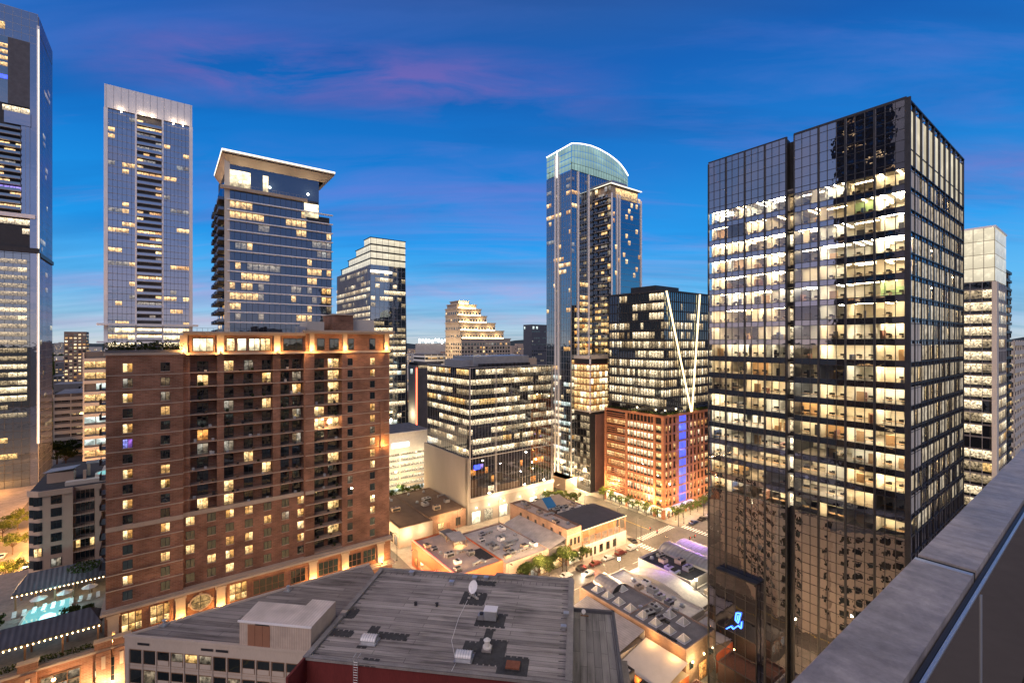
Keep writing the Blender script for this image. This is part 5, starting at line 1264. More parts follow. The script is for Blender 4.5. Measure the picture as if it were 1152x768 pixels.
def arched_crown_tower():     # C3
    s0, t0 = origin_uY(643, 240); W, D = 45.0, 19.5; X = lambda u: lx(G(s0, t0), AX, u); ZB = 165.0
    r = gthing('arched_crown_skyscraper', 'tall blue glass skyscraper with a glowing arched crown outlined in white light', 'skyscraper', s0, t0)
    KN = [(-1, 178.3), (0, 178.5), (7, 180.1), (14.6, 180.9), (21, 180.7), (28.6, 179.6), (34, 178.2), (38.3, 176.6), (42, 174.2), (46, 170.5)]
    arc = lambda x: next(z0+(z1-z0)*(x-x0)/(x1-x0) for (x0, z0), (x1, z1) in zip(KN, KN[1:]) if x <= x1+1e-6)
    m = MB(); m.box(.1, W-.1, .1, D-.1, 0, ZB, 'dark_metal'); m.build('core_wall', r)
    m = MB(); pane('S', W, D, 0, W, 0, ZB, 'glass_blue', .05, m); pane('W', W, D, 0, D, 0, ZB, 'glass_blue', .05, m); m.build('glass_wall', r)
    m = MB(); grid_lines(m, 'S', W, D, 0, ZB, 3.4, 1.9, 'grey_metal', w=.08, hw=.14, depth=.15); grid_lines(m, 'W', W, D, 0, ZB, 3.4, 1.9, 'grey_metal', w=.08, hw=.14, depth=.15); m.build('mullions', r)
    m = MB(); fbox('W', W, D, 9.2, 9.8, 0, ZB+10, -.1, .9, 'white_metal', m); fbox('W', W, D, 11.6, 12.2, 0, ZB+11, -.1, .9, 'white_metal', m); fbox('W', W, D, -.1, .4, 0, ZB, -.1, .5, 'grey_metal', m)
    for u in (650, 662): fbox('S', W, D, X(u)-.3, X(u)+.3, 0, ZB, -.1, .8, 'white_metal', m)
    m.build('fins', r)
    cc = Cells(r, 'crown_window'); n = 22
    for i in range(n):
        a, b = W*i/n, W*(i+1)/n
        for (f0, f1) in ((0, .25), (.25, .5), (.5, .75), (.75, 1)):
            g0 = lambda x, f: ZB+.3+(arc(x)-ZB-.6)*f
            mb = MB(); mb.quad((a+.1, -.1, g0(a, f0)+.1), (b-.1, -.1, g0(b, f0)+.1), (b-.1, -.1, g0(b, f1)-.1), (a+.1, -.1, g0(a, f1)-.1), 'lit_crown_green'); cc.add(mb)
    for i in range(8):
        a, b = D*i/8, D*(i+1)/8
        for k in range(4): cc.add(pane('W', W, D, a+.1, b-.1, ZB+.3+k*3.2, ZB+3.2+k*3.2-.1, 'lit_crown_green', .1))
    cc.flush(100)
    m = MB()
    for i in range(n):
        a, b = W*i/n, W*(i+1)/n; m.bar((a, -.2, arc(a)+.2), (b, -.2, arc(b)+.2), .4, .42, 'led_white')
    m.bar((0, -.2, arc(0)+.2), (-.2, D, 177.5), .4, .42, 'led_white')
    fbox('W', W, D, 10.6, 10.9, ZB-1, 178.5, .1, .4, 'led_white', m)
    m.build('edge_light', r)
    m = MB(); m.box(.2, W-.2, .4, .6, ZB, 169.5, 'dark_metal'); m.box(.2, W-.2, D-1, D-.8, ZB, 169.5, 'dark_metal'); m.build('crown_frame', r)
    # front volume with stacked balconies
    s2, t2 = toG(*G(185.3, 161)); ox, oy = s2-s0, t2-t0; W2, D2, Z2 = 24.3, 12.2, 158.0
    m = MB(); m.box(ox, ox+W2, oy, oy+D2, 0, Z2-7, 'dark_metal'); m.box(ox+1.5, ox+W2-1, oy+1.5, oy+D2, Z2-7, Z2, 'limestone'); m.box(ox+4, ox+16, oy+3, oy+D2, Z2, Z2+3.5, 'grey_metal'); m.build('front_wing', r)
    q = lambda face, a0, a1, z0, z1, mat, off, mb: (mb.quad((ox+a0, oy-off, z0), (ox+a1, oy-off, z0), (ox+a1, oy-off, z1), (ox+a0, oy-off, z1), mat) if face == 'S' else mb.quad((ox-off, oy+a1, z0), (ox-off, oy+a0, z0), (ox-off, oy+a0, z1), (ox-off, oy+a1, z1), mat))
    m = MB(); q('S', 0, W2, 0, Z2-7, 'glass_blue', .05, m); q('W', 0, D2, 0, Z2-7, 'glass_blue', .05, m); m.build('glass_wall', r)
    m = MB()
    for k in range(45): z = 3+k*3.4; m.box(ox-.12, ox+W2, oy-.14, oy, z, z+.16, 'grey_metal')
    for x in (0, 4.2, 6.2, 24): m.box(ox+x-.25, ox+x+.25, oy-.7, oy, 0, Z2-5, 'white_metal')
    m.build('fins', r)
    m = MB(); m.box(ox-.3, ox+W2+.3, oy-.4, oy+.4, Z2+.1, Z2+.38, 'led_soft'); m.box(ox-.4, ox-.1, oy, oy+D2, Z2+.1, Z2+.38, 'led_soft'); m.box(ox-.1, ox+W2+.3, oy+.4, oy+D2, Z2+.1, Z2+.36, 'grey_metal'); m.build('edge_light', r)
    m = MB(); q('S', 5, W2-1.4, Z2-6, Z2-1, 'lit_amber', -1.4, m); m.build('window', r)
    bc = Cells(r, 'balcony')
    for k in range(43):
        z = 8+k*3.4
        mb = MB(); mb.box(ox-1.8, ox, oy+1, oy+D2-1, z, z+.25, 'grey_metal'); mb.box(ox-1.8, ox-1.7, oy+1, oy+D2-1, z+.25, z+1.3, 'glass_dark'); bc.add(mb)
    bc.flush(60)
    cw = Cells(r); rr = random.Random(29)
    tb = lambda f, z, q: [(.05 if z > .45 else .14, 'lit_warm'), (.06, 'lit_dim')]
    glazing(cw, 'W', W, D, 60, ZB, 3.4, 1.9, lambda f, z, q: [(.12, 'lit_warm'), (.05, 'lit_dim')], rnd=rr, off=.12)
    glazing(cw, 'S', W, D, 60, ZB, 3.4, 1.9, tb, 0, 12, rnd=rr, off=.12)
    for k in range(44):
        z = 8.4+k*3.4
        for j in range(5):
            if rr.random() < (.38 if k > 22 else .8): mb = MB(); q('W', .6+j*2.2, 2.5+j*2.2, z+.2, z+2.6, 'lit_amber' if k < 27 and rr.random() < .6 else ('lit_warm' if rr.random() < .6 else 'lit_dim'), .12, mb); cw.add(mb)  # low amber panes added to give the facade its copper glow
        for j in range(11):
            if rr.random() < (.10 if k > 22 else .5): mb = MB(); q('S', .6+j*2.1, 2.4+j*2.1, z+.2, z+2.6, 'lit_warm', .12, mb); cw.add(mb)
    glazing(cw, 'S', W, D, 68.5, 90, 3.4, 1.9, lambda f, z, q: [(.6, 'lit_amber'), (.3, 'lit_orange')], 2, 15, rnd=rr, off=.14)  # emitting panes stand in for a copper glow on this face
    glazing(cw, 'W', W, D, 4, 60, 3.4, 1.9, lambda f, z, q: [(.55, 'lit_office'), (.2, 'lit_cool')], rnd=rr, off=.12)
    glazing(cw, 'S', W, D, 4, 60, 3.4, 1.9, lambda f, z, q: [(.55, 'lit_office'), (.2, 'lit_amber')], 0, 14, rnd=rr, off=.12)
    cw.flush(100)
    # lit podium block
    s3, t3 = origin_uY(664, 232); px, py = s3-s0, t3-t0; W3, D3, Z3 = 13.2, 11.5, 68.6
    m = MB(); m.box(px, px+W3, py, py+D3, 0, Z3, 'dark_metal', 'felt_grey'); m.box(px-.3, px+W3+.3, py-.3, py+D3, Z3-1.4, Z3+.2, 'pale_concrete'); m.box(px-.3, px+.3, py-.3, py+.3, 40, Z3, 'white_metal')
    for k in range(8): z = 40.4+k*3.4; m.box(px-.5, px+W3+.3, py-.5, py+D3, z, z+.45, 'terracotta' if k else 'pale_concrete')
    m.box(px+3.6, px+W3+2, py-.4, py, 0, 39, 'plum_brick'); m.build('podium_block', r)
    pc = Cells(r)
    for k in range(8):
        z = 40.9+k*3.4
        if z+2.9 > Z3-1.3: break
        for j in range(6): mb = MB(); a = px+.4+j*2.1; mb.quad((a, py-.1, z), (a+1.8, py-.1, z), (a+1.8, py-.1, z+2.7), (a, py-.1, z+2.7), 'lit_shop' if rr.random() < .3 else 'lit_warm'); pc.add(mb)
        for j in range(5): mb = MB(); a = py+.4+j*2.2; mb.quad((px-.1, a+1.9, z), (px-.1, a, z), (px-.1, a, z+2.7), (px-.1, a+1.9, z+2.7), 'lit_shop' if rr.random() < .3 else 'lit_warm'); pc.add(mb)
    for k in range(10):
        z = 3+k*3.6
        for j in range(5): mb = MB(); a = py+.4+j*2.2; mb.quad((px-.1, a+1.9, z), (px-.1, a, z), (px-.1, a, z+2.9), (px-.1, a+1.9, z+2.9), 'lit_office_low' if rr.random() < .6 else 'glass_dark'); pc.add(mb)
    pc.flush(80)
    m = MB()
    for (x0, x1) in ((-6, 0), (px-8, px)): m.box(x0 if x0 < 0 else 0, x1, -2, 12, 0, 6, 'limestone')
    m.build('podium', r)
    for (a, b) in ((-3, 2), (-3, 9), (-5, 15), (px-3, py+2), (px-2, py+8)): light('POINT', 'entrance_glow', a, b, 5, 5000, (1, .78, .42), .5, r)
arched_crown_tower()

def terracotta_block():       # C4
    s0, t0 = 170.0, 118.7; W, D, ZB, Z = 35.5, 33.0, 43.5, 97.5; X = lambda u: lx(G(s0, t0), AX, u)
    r = gthing('terracotta_office_block', 'corner office block, terracotta with blue lit strip below, dark glass with slanting light lines above', 'office block', s0, t0)
    m = MB(); m.box(.4, W-.2, .4, D-.2, 0, ZB-.5, 'dark_metal', 'felt_grey'); m.box(1.2, W+8, 1.2, D-1, ZB, Z-.3, 'dark_metal', 'felt_grey'); m.build('core_wall', r)
    FH = 3.9; m = MB(); NB = 10
    for k in range(NB+1):
        z = 5+k*FH; hh = .5
        for f in ('S', 'W'):
            L_ = W if f == 'S' else D
            fbox(f, W, D, 0, L_, z-hh, z+hh*.6, -.6, .12, 'brick_terracotta', m)
    for a in (0, 2.6, 5.6, 8.6, 9.8, 15.9, 18.6, 21.5, 24.5, 27.5, 30.5, 34.9): fbox('S', W, D, a, a+.9, 0, ZB+.4, -.5, .2, 'brick_terracotta', m)
    for a in (0, 4.2): fbox('W', W, D, a, a+1.2, 0, ZB+.4, -.5, .3, 'brick_terracotta', m)
    for a in (19.5, D-1): fbox('W', W, D, a, a+1.0, 0, ZB+.4, -.5, .35, 'brick_terracotta', m)
    for j in range(7): fbox('W', W, D, 6.6+j*1.9, 6.85+j*1.9, 5, ZB, -.3, .15, 'terracotta', m)
    m.box(-.5, W+.3, -.5, D, ZB-.2, ZB+.45, 'terracotta'); m.build('wall', r)
    m = MB()
    k = 20.6
    z = 6
    while z < ZB-.5: fbox('W', W, D, 20.5, D, z, z+.28, .25, .6, 'terracotta', m); z += .95
    m.build('louvre_screen', r)
    m = MB(); pane('S', W, D, 0, W, 4, ZB, 'glass_dark', -.4, m); pane('W', W, D, 0, D, 4, ZB, 'glass_dark', -.4, m); m.build('glass_wall', r)
    cw = Cells(r); rr = random.Random(37)
    glazing(cw, 'W', W, D, 5.3, ZB, FH, 1.9, lambda f, z, q: [(.78, 'lit_shop'), (.12, 'lit_warm'), (.1, 'lit_office_low')], 5.5, 19.6, rnd=rr, off=-.3, wh=.7, run=.7)
    glazing(cw, 'W', W, D, 5.3, ZB, FH, 1.9, lambda f, z, q: [(.7, 'lit_warm'), (.2, 'lit_office_low')], 20.4, D, rnd=rr, off=-.3, wh=.7)
    glazing(cw, 'W', W, D, 5.3, ZB, FH, 2.8, lambda f, z, q: [(.9, 'lit_warm')], 1.3, 4.2, rnd=rr, off=-.3, wh=.5)
    glazing(cw, 'S', W, D, 5.3, ZB, FH, 1.9, lambda f, z, q: [(.5, 'lit_warm'), (.2, 'lit_amber')], .9, 8.6, rnd=rr, off=-.3, wh=.55)
    glazing(cw, 'S', W, D, 5.3, ZB, FH, 1.4, lambda f, z, q: [(.45, 'lit_warm'), (.25, 'lit_office')], 19.4, 34.9, rnd=rr, off=-.3, wh=.6)
    cw.flush(100)
    bcs = Cells(r, 'blue_window')
    for kk in range(NB):
        z = 5.6+kk*FH
        for j in range(5): mb = MB(); a = 10.8+j*1.02; mb.quad((a, -.05, z), (a+.86, -.05, z), (a+.86, -.05, z+2.9), (a, -.05, z+2.9), 'lit_blue'); bcs.add(mb)
    bcs.flush(60)
    m = MB()
    for j in range(6): m.box(10.72+j*1.02-.05, 10.72+j*1.02+.05, -.3, -.1, 4.5, ZB+2, 'grey_metal')
    m.build('blue_screen_fins', r)
    for z in (8, 18, 28, 38): light('POINT', 'blue_glow', 13.3, -1.6, z, 1300, (.08, .13, 1), .5, r)
    # uplit corner pier
    for z, e in ((7, 1600), (14, 600)): light('POINT', 'pier_glow', -1.4, 2.8, z, e, (1, .45, .10), .2, r); light('POINT', 'pier_glow', 1.5, -1.5, z, e*.5, (1, .45, .12), .2, r)
    # shop storey
    m = MB(); fbox('W', W, D, 0, D, 4.2, 5, -.4, 1.6, 'white_metal', m); fbox('S', W, D, 0, 20, 4.2, 5, -.4, 1.6, 'white_metal', m); m.build('shop_canopy', r)
    sh = Cells(r, 'shop_window')
    for i in range(10): sh.add(pane('W', W, D, i*3.3+.3, i*3.3+2.9, .4, 4, 'lit_shop', .0))
    for i in range(5): sh.add(pane('S', W, D, i*3.9+.3, i*3.9+3.5, .4, 4, 'lit_shop', .0))
    for i in range(4): sh.add(pane('S', W, D, 20+i*3.7+.3, 20+i*3.7+3.3, .4, 4, 'lit_office_low', .0))
    sh.flush(20)
    for (a, b) in ((-2, 4), (-2, 12), (-2, 20), (-2, 28), (4, -2), (12, -2), (20, -2)): light('POINT', 'shop_glow', a, b, 3.4, 1100, (1, .74, .36), .3, r)
    # upper glass
    m = MB(); U0 = ZB+4; ux = -1.0
    m.quad((0, .0, U0), (W+9, .0, U0), (W+9, 0, Z), (0, 0, Z), 'glass_blue'); m.quad((0, D-2.5, U0), (0, 0, U0), (0, 0, Z), (0, D-2.5, Z), 'glass_blue'); m.quad((1, .8, ZB), (W+8, .8, ZB), (W+8, .8, U0), (1, .8, U0), 'glass_dark'); m.quad((1, D-3, ZB), (1, 1, ZB), (1, 1, U0), (1, D-3, U0), 'glass_dark'); m.build('upper_glass_wall', r)
    m = MB(); FU = (Z-U0)/12; 
    for k in range(13):
        z = U0+k*FU; m.box(-.2, W+9, -.2, 0.02, z-.22, z+.22, 'dark_metal'); m.box(-.2, 0.02, 0, D-2.5, z-.22, z+.22, 'dark_metal')
    k = 0
    while k < W+9: m.box(k-.05, k+.05, -.3, 0, U0, Z, 'dark_metal'); k += 1.5
    k = 0
    while k < D-2.5: m.box(-.3, 0, k-.05, k+.05, U0, Z, 'dark_metal'); k += 1.5
    m.build('mullions', r)
    cw = Cells(r, 'upper_window')
    for kk in range(12):
        z = U0+kk*FU+.6; cur = True
        top = kk >= 10
        for f, n, st in (('W', 20, 1.52), ('S', 29, 1.52)):
            for j in range(n):
                if rr.random() < .3: cur = rr.random() < (.12 if top else (.45 if kk >= 7 else .85))
                if cur: cw.add(pane(f, W, D, j*st+.1, (j+1)*st-.1, z, z+FU-1.3, 'lit_office' if rr.random() < .7 else 'lit_office_low', .06))
    cw.flush(100)
    m = MB(); m.bar((.6, -.8, Z), (19.0, -.9, ZB+1), .5, .5, 'led_gold'); m.bar((26.2, -.8, Z), (19.6, -.9, ZB+1), .5, .5, 'led_gold'); m.build('slanting_light', r)
    m = MB(); m.box(-.2, W+9, -.4, .4, Z-.1, Z+.6, 'dark_metal'); m.box(-.4, .4, 0, D-2.5, Z-.1, Z+.6, 'dark_metal'); m.box(8, 26, 10, 24, Z, Z+4, 'dark_metal'); m.build('roof', r)
    rn = random.Random(2); m = MB()
    x = .5
    while x < W: leaves(m, x, .4, ZB+1.2, .9, .6, .9, 26, .22, 'leaf_green', rn); x += 1.1
    y = 1
    while y < D: leaves(m, .5, y, ZB+1.1, .6, .9, .8, 22, .22, 'leaf_green', rn); y += 1.2
    tag(m.build('terrace_plants', r), kind='stuff')
    for (a, b) in ((4, -.6), (12, -.6), (24, -.6), (-.6, 6), (-.6, 16)): light('POINT', 'terrace_glow', a, b, ZB+2.5, 320, (1, .8, .4), .3, r)
terracotta_block()

def right_tower():            # C5
    s0, t0 = origin_uY(1119, 150); W, D, Z = 22.5, 40.0, 113.5
    r = gthing('lit_crown_tower', 'pale office tower with softly glowing crown, just behind the nearest glass tower at right', 'office tower', s0, t0)
    zc = Z-18; m = MB(); m.box(.3, W-.3, .3, D-.3, 0, zc, 'dark_metal'); m.build('core_wall', r)
    m = MB(); m.box(.2, W-.2, .2, D-.2, zc, Z-.3, 'pale_concrete'); m.build('crown_body', r)
    m = MB(); pane('W', W, D, 1.2, D, 0, zc, 'glass_dark', .05, m); pane('S', W, D, 2.6, W, 0, zc, 'glass_dark', .05, m); m.build('glass_wall', r)
    cc = Cells(r, 'crown_window')
    for k in range(4):
        for j in range(16): cc.add(pane('W', W, D, j*2.5+.1, j*2.5+2.4, zc+.3+k*4.4, zc+4.5+k*4.4, 'lit_crown', .1))
        for j in range(9): cc.add(pane('S', W, D, j*2.5+.1, j*2.5+2.4, zc+.3+k*4.4, zc+4.5+k*4.4, 'lit_crown', .1))
    cc.flush(100)
    m = MB(); m.box(-.5, 2.6, -.6, .6, 0, zc, 'pale_concrete'); m.box(-.2, W+.2, -.35, 0, Z-.4, Z+.2, 'white_metal'); m.box(-.35, 0, -.3, D, Z-.4, Z+.2, 'white_metal'); fbox('W', W, D, 12.5, 13.1, 0, Z, -.1, .8, 'white_metal', m); m.build('fins', r)
    m = MB(); grid_lines(m, 'W', W, D, 0, zc, 4.05, 2.9, 'grey_metal', w=.12, hw=.5, depth=.2, hmat='dark_concrete'); grid_lines(m, 'S', W, D, 0, zc, 4.05, 2.9, 'grey_metal', 4, W, w=.12, hw=.5, depth=.2, hmat='concrete'); m.build('mullions', r)
    cw = Cells(r); rr = random.Random(43)
    for f in ('W', 'S'): glazing(cw, f, W, D, .4, zc, 4.05, 2.9, lambda f, z, q: [(.66, 'lit_office'), (.16, 'lit_office_low'), (.04, 'lit_amber')], 0 if f == 'W' else 4, rnd=rr, off=.12, run=.6, wh=.74)
    cw.flush(100)
right_tower()
def band_building(u, Y, W, D, Z, lab, name, fh=4.2, seed=1, mat='pale_concrete', tabs=None, cat='building', gap=.45, cap=60):
    s0, t0 = origin_uY(u, Y); r = gthing(name, lab, cat, s0, t0); rr = random.Random(seed)
    m = MB(); m.box(.5, W-.5, .5, D-.5, 0, Z-.3, 'dark_concrete', 'felt_grey'); m.build('core_wall', r)
    m = MB(); z = fh
    while z < Z+.1: m.box(0, W, 0, D, z-fh*gap, z, mat, 'roof_white' if z+fh > Z else mat); z += fh
    k = 0
    while k < W: m.box(k, k+.5, .1, .5, 0, Z-.5, mat); k += 8
    m.build('floor_band', r)
    cw = Cells(r)
    for f in ('W', 'S', 'E'): glazing(cw, f, W, D, 0, Z-.3, fh, 4, tabs or (lambda f, z, q: [(.45, 'lit_office'), (.25, 'lit_office_low')]), rnd=rr, off=-.4, wh=1-gap, margin=.15)
    cw.flush(cap)
    return r
band_building(1131, 168, 16, 30, 103, 'slim dark tower with balconies, partly hidden behind the lit crown tower', 'dark_slim_tower', 3.2, 5, 'dark_metal', lambda f, z, q: [(.12, 'lit_warm'), (.2, 'lit_dim'), (.5, 'glass_window')], 'tower', .3)
band_building(1142, 200, 40, 30, 77, 'pale parking structure with lit bands at the right edge', 'parking_structure', 4.0, 6)
def garage():                 # white garage, centre left
    s0, t0 = 70, 215; W, D, Z = 40, 28, 30.5
    r = gthing('parking_garage', 'white parking garage with glowing open decks, beside the blank concrete flank', 'parking garage', s0, t0)
    m = MB(); m.box(0, W, 0, D, Z-9.5, Z, 'paint_white', 'felt_grey'); 
    for k in range(7): z = 1.0+k*2.95; m.box(0, W, 0, D, z, z+1.15, 'paint_white')
    m.box(.2, W-.2, D-.6, D, 0, Z-9, 'pale_concrete'); m.box(W*.55, W*.55+.6, -.2, .4, 0, Z-9, 'paint_white'); m.box(-.3, W+.3, -.3, .2, Z-.2, Z+.7, 'paint_white'); m.build('wall', r)
    dk = Cells(r, 'deck_opening')
    for k in range(7):
        z = 2.2+k*2.95
        for j in range(8): mb = MB(); a = j*5+.1; mb.quad((a, 1.2, z), (a+4.8, 1.2, z), (a+4.8, 1.2, z+1.7), (a, 1.2, z+1.7), 'lit_office' if k > 0 else 'lit_cool'); dk.add(mb)
    dk.flush(56)
    m = MB(); m.box(18, 27, -.45, -.3, Z-6.5, Z-4.2, 'led_white'); m.build('sign', r)
    for a in (4, 14, 24, 34): light('POINT', 'facade_glow', a, -4, Z-12, 1100, (1, .80, .48), .5, r)
    light('POINT', 'facade_glow', 20, -4, 6, 1200, (.8, 1, .5), .5, r)
garage()
def hotel():                  # grey block with red line
    s0, t0 = origin_uY(470, 350); W, D, Z = 20, 16, zv(408, 350)
    r = gthing('hotel_block', 'grey hotel block with a white flank and a thin vertical red line', 'hotel', s0, t0)
    m = MB(); m.box(0, W, 0, D, 0, Z, 'dark_concrete', 'felt_brown'); m.box(-.4, 0, 1.2, D, 0, Z-2, 'paint_white'); m.build('wall', r)
    m = MB(); m.box(-.9, -.4, .0, 1.2, 0, Z-4, 'neon_red'); m.build('red_line', r)
    cw = Cells(r); glazing(cw, 'S', W, D, 5, Z-3, 3.6, 2.5, lambda f, z, q: [(.3, 'lit_warm')], 13, W, off=.1); glazing(cw, 'S', W, D, Z-5, Z-1, 3.4, 3, lambda f, z, q: [(.8, 'lit_office_low')], off=.1); cw.add(pane('W', W, D, 8, 12, Z-9, Z-5, 'lit_cool', .5)); cw.flush(60)
    light('POINT', 'facade_glow', -6, 8, 20, 3000, (1, .8, .5), .5, r)
hotel()
band_building(93, 190, 24, 22, 72, 'pale terraced building with glowing glass storeys behind the rooftop hot tub', 'terraced_building', 4.6, 9, 'pale_concrete', lambda f, z, q: [(.7, 'lit_warm'), (.2, 'lit_cool')], 'building', .28, 60)
# ================================================================ FOREGROUND: big flat roof, tan office, annex
RR = math.atan2(-.142, 1.0); RC, RS = math.cos(RR), math.sin(RR)
RO = (-27.25, 61.35)
def toR(x, y): dx, dy = x-RO[0], y-RO[1]; return (RC*dx+RS*dy, -RS*dx+RC*dy)
def fromR(a, b): return (RO[0]+RC*a-RS*b, RO[1]+RS*a+RC*b)
def onroof(u, v, z=34.0): Y = (H-z)*F/(v-CV); return toR((u-CU)/F*Y, Y)
def foreground():
    Z = 34.0; W, D = 34.6, 23.7
    r = thing('flat_roof_building', 'red walled building with a wide flat roof of patched grey felt strips, nearest below', 'building', RO[0], RO[1], 0, RR)
    m = MB(); m.box(0, W, 0, D, 0, Z, 'red_wall', 'felt_strips'); m.box(21.5, W, D-.01, D+1.0, 0, Z, 'tan_stucco', 'felt_strips'); m.build('wall', r)
    m = MB(); m.box(W, W+.3, .0, D+1, 0, Z-.3, 'pale_concrete'); m.build('side_wall', r)
    m = MB()                                            # raised felt kerb with metal drip edge
    for (a0, a1, b0, b1) in ((-.35, .35, -.3, D+.3), (.35, 21.5, D-.25, D+.4), (21.2, W+.3, D+.75, D+1.4), (W-.5, W+.35, .3, D+.75), (.35, W+.3, -.3, .15), (21.1, 21.7, D+.4, D+.75)):
        m.box(a0, a1, b0, b1, Z-.05, Z+.38, 'felt_grey'); m.box(a0-.04, a1+.04, b0-.04, b1+.04, Z+.34, Z+.40, 'awning_slate', 'felt_grey')
    k = 1.0
    while k < D-1: m.box(-.36, 1.15, k, k+.08, Z+.005, Z+.05, 'felt_dark'); m.box(W-1.5, W-.5, k+.4, k+.46, Z+.005, Z+.05, 'felt_dark'); k += 1.35
    k = 1.0
    while k < W-1: m.box(k, k+.06, D-1.1, D-.2, Z+.005, Z+.04, 'felt_dark'); k += 1.1
    m.box(-.3, .0, -4, .0, Z-3.2, Z+.3, 'red_wall'); m.build('parapet', r)
    # felt aprons patched round the roof fittings
    fpc = Cells(r, 'felt_patch'); zq = 0
    for (u, v, a, b) in ((533, 673, 2.0, 1.6), (552, 697, 2.2, 1.5), (549, 716, .6, 1.6), (552, 733, 2.0, 2.4), (577, 749, 2.0, 1.6), (531, 727, 1.2, .8), (415, 716, .7, 2.2), (435, 715, 3.0, .5), (385, 712, 1.6, .5), (415, 745, 1.0, .5), (545, 656, 1.8, .5), (396, 690, .8, 1.0)):
        x, y = onroof(u, v); zq += .006
        m = MB()
        k = x-a
        while k < x+a-.3: m.box(k, k+.62, y-b-.3, y-b+.25, Z+zq+.013, Z+zq+.017, 'felt_dark'); m.box(k, k+.62, y+b-.25, y+b+.3, Z+zq+.013, Z+zq+.017, 'felt_dark'); k += .8
        m.box(x-a, x+a, y-b, y+b, Z+.002, Z+zq+.012, 'felt_dark', skip='NB'); fpc.add(m)
    fpc.flush(20)
    m = MB(); m.box(.0, 21.4, D+.01, D+.3, 0, Z-.3, 'cream_panel'); m.box(21.5, W, D+1.01, D+1.3, 0, Z-.3, 'cream_panel'); m.build('rear_wall', r)
    cw = Cells(r); rr = random.Random(2)
    for k in range(9):
        for j in range(11):
            mb = MB(); z = Z-3.4-k*3.4; a = .8+j*3.1; yy = D+.34 if a+2.2 < 21.4 else D+1.34
            if a < 21.4 < a+2.3: continue
            mb.box(a-.1, a+2.2, yy-.06, yy, z-.1, z+1.7, 'dark_metal'); mb.quad((a+2.1, yy+.03, z), (a, yy+.03, z), (a, yy+.03, z+1.6), (a+2.1, yy+.03, z+1.6), 'glass_window' if rr.random() < .85 else 'lit_dim'); cw.add(mb)
    for k in range(9):
        for j in range(6):
            mb = MB(); z = Z-3.6-k*3.4; a = 2+j*3.8; mb.box(W+.28, W+.34, a-.1, a+2.5, z-.1, z+1.9, 'dark_metal'); mb.quad((W+.37, a, z), (W+.37, a+2.4, z), (W+.37, a+2.4, z+1.8), (W+.37, a, z+1.8), 'glass_window' if rr.random() < .85 else 'lit_dim'); cw.add(mb)
    cw.flush(0)
    x0, y0 = onroof(403, 744)                          # caged ladder over the front edge
    m = MB()
    for dx in (-.3, .3): m.tube([(x0+dx, -.45, Z-6), (x0+dx, -.45, Z+1.1), (x0+dx, .4, Z+1.1), (x0+dx, .5, Z+.3)], .035, 'galvanised', 6)
    for i in range(20): m.tube([(x0-.3, -.45, Z-5.8+i*.33), (x0+.3, -.45, Z-5.8+i*.33)], .022, 'galvanised', 5)
    m.build('ladder', r)
    m = MB(); x1, _ = onroof(470, 757); m.box(x1-.18, x1+.18, -.5, -.05, Z-2.2, Z-1.8, 'white_metal'); m.cyl(x1+.1, -.45, .14, Z-1.8, Z-1.5, 'white_metal', 8); m.build('wall_fixture', r)
    m = MB(); m.box(4.1, 5.0, -.06, 0, Z-4.4, Z-3.6, 'rust'); m.build('access_panel', r)
    m = MB(); x, y = onroof(526, 675); x2, y2 = onroof(513, 745); m.tube([(x, y, Z+.05), (x-.2, y-5, Z+.05), ((x+x2)/2-.8, (y+y2)/2-3, Z+.05), (x2, y2, Z+.05), (x2, -.2, Z+.45)], .03, 'white_metal', 5); m.build('cable', r)
    # ---- things standing on the roof
    def on(name, lab, cat, u, v, rz=0, z=Z): x, y = onroof(u, v); wx, wy = fromR(x, y); return thing(name, lab, cat, wx, wy, z+.1, RR+rz)
    t = on('satellite_dish', 'white satellite dish on a tripod mount in the middle of the wide flat roof', 'satellite dish', 533, 672)
    m = MB(); m.tube([(0, 0, 0), (0, 0, 1.3)], .05, 'galvanised'); m.tube([(-.7, -.5, .05), (0, 0, .9)], .03, 'galvanised'); m.tube([(.7, -.5, .05), (0, 0, .9)], .03, 'galvanised'); m.tube([(0, .8, .05), (0, 0, .9)], .03, 'galvanised'); m.build('mount', t)
    m = MB()
    for (a, b) in ((-.9, -.6), (.5, -.6), (-.9, .5), (.5, .5), (-.2, 0), (-.5, .2), (.2, -.3)): m.box(a, a+.42, b, b+.3, 0, .2, 'concrete')
    m.build('ballast', t)
    m = MB(); nrm = Vector((-.25, -.72, .42)).normalized(); u_ = nrm.cross(Vector((0, 0, 1))).normalized(); v_ = u_.cross(nrm); c0 = Vector((0, -.15, 1.75)); rings = []
    for i in range(5):
        rad = .92*i/4; dep = .22*(i/4)**2; rings.append([tuple(c0+u_*rad*math.cos(a*math.pi/10)*.85+v_*rad*math.sin(a*math.pi/10)*1.1+nrm*dep) for a in range(20)])
    for i in range(4):
        for a in range(20): m.quad(rings[i][a], rings[i][(a+1) % 20], rings[i+1][(a+1) % 20], rings[i+1][a], 'white_metal')
    m.build('dish', t, True)
    m = MB(); m.tube([tuple(c0-v_*.9), tuple(c0+nrm*.9)], .02, 'galvanised'); m.cyl((c0+nrm*.9).x, (c0+nrm*.9).y, .06, (c0+nrm*.9).z-.1, (c0+nrm*.9).z+.08, 'galvanised', 8); m.build('arm', t)
    t = on('air_handler', 'boxy galvanised air handling unit with a hood, between the dish and the round vent', 'rooftop unit', 552, 697)
    m = MB(); m.box(-.9, .9, -.6, .8, .15, 1.5, 'galvanised', 'white_metal'); m.box(-1, 1, -.7, .9, 1.5, 1.58, 'white_metal'); m.build('casing', t)
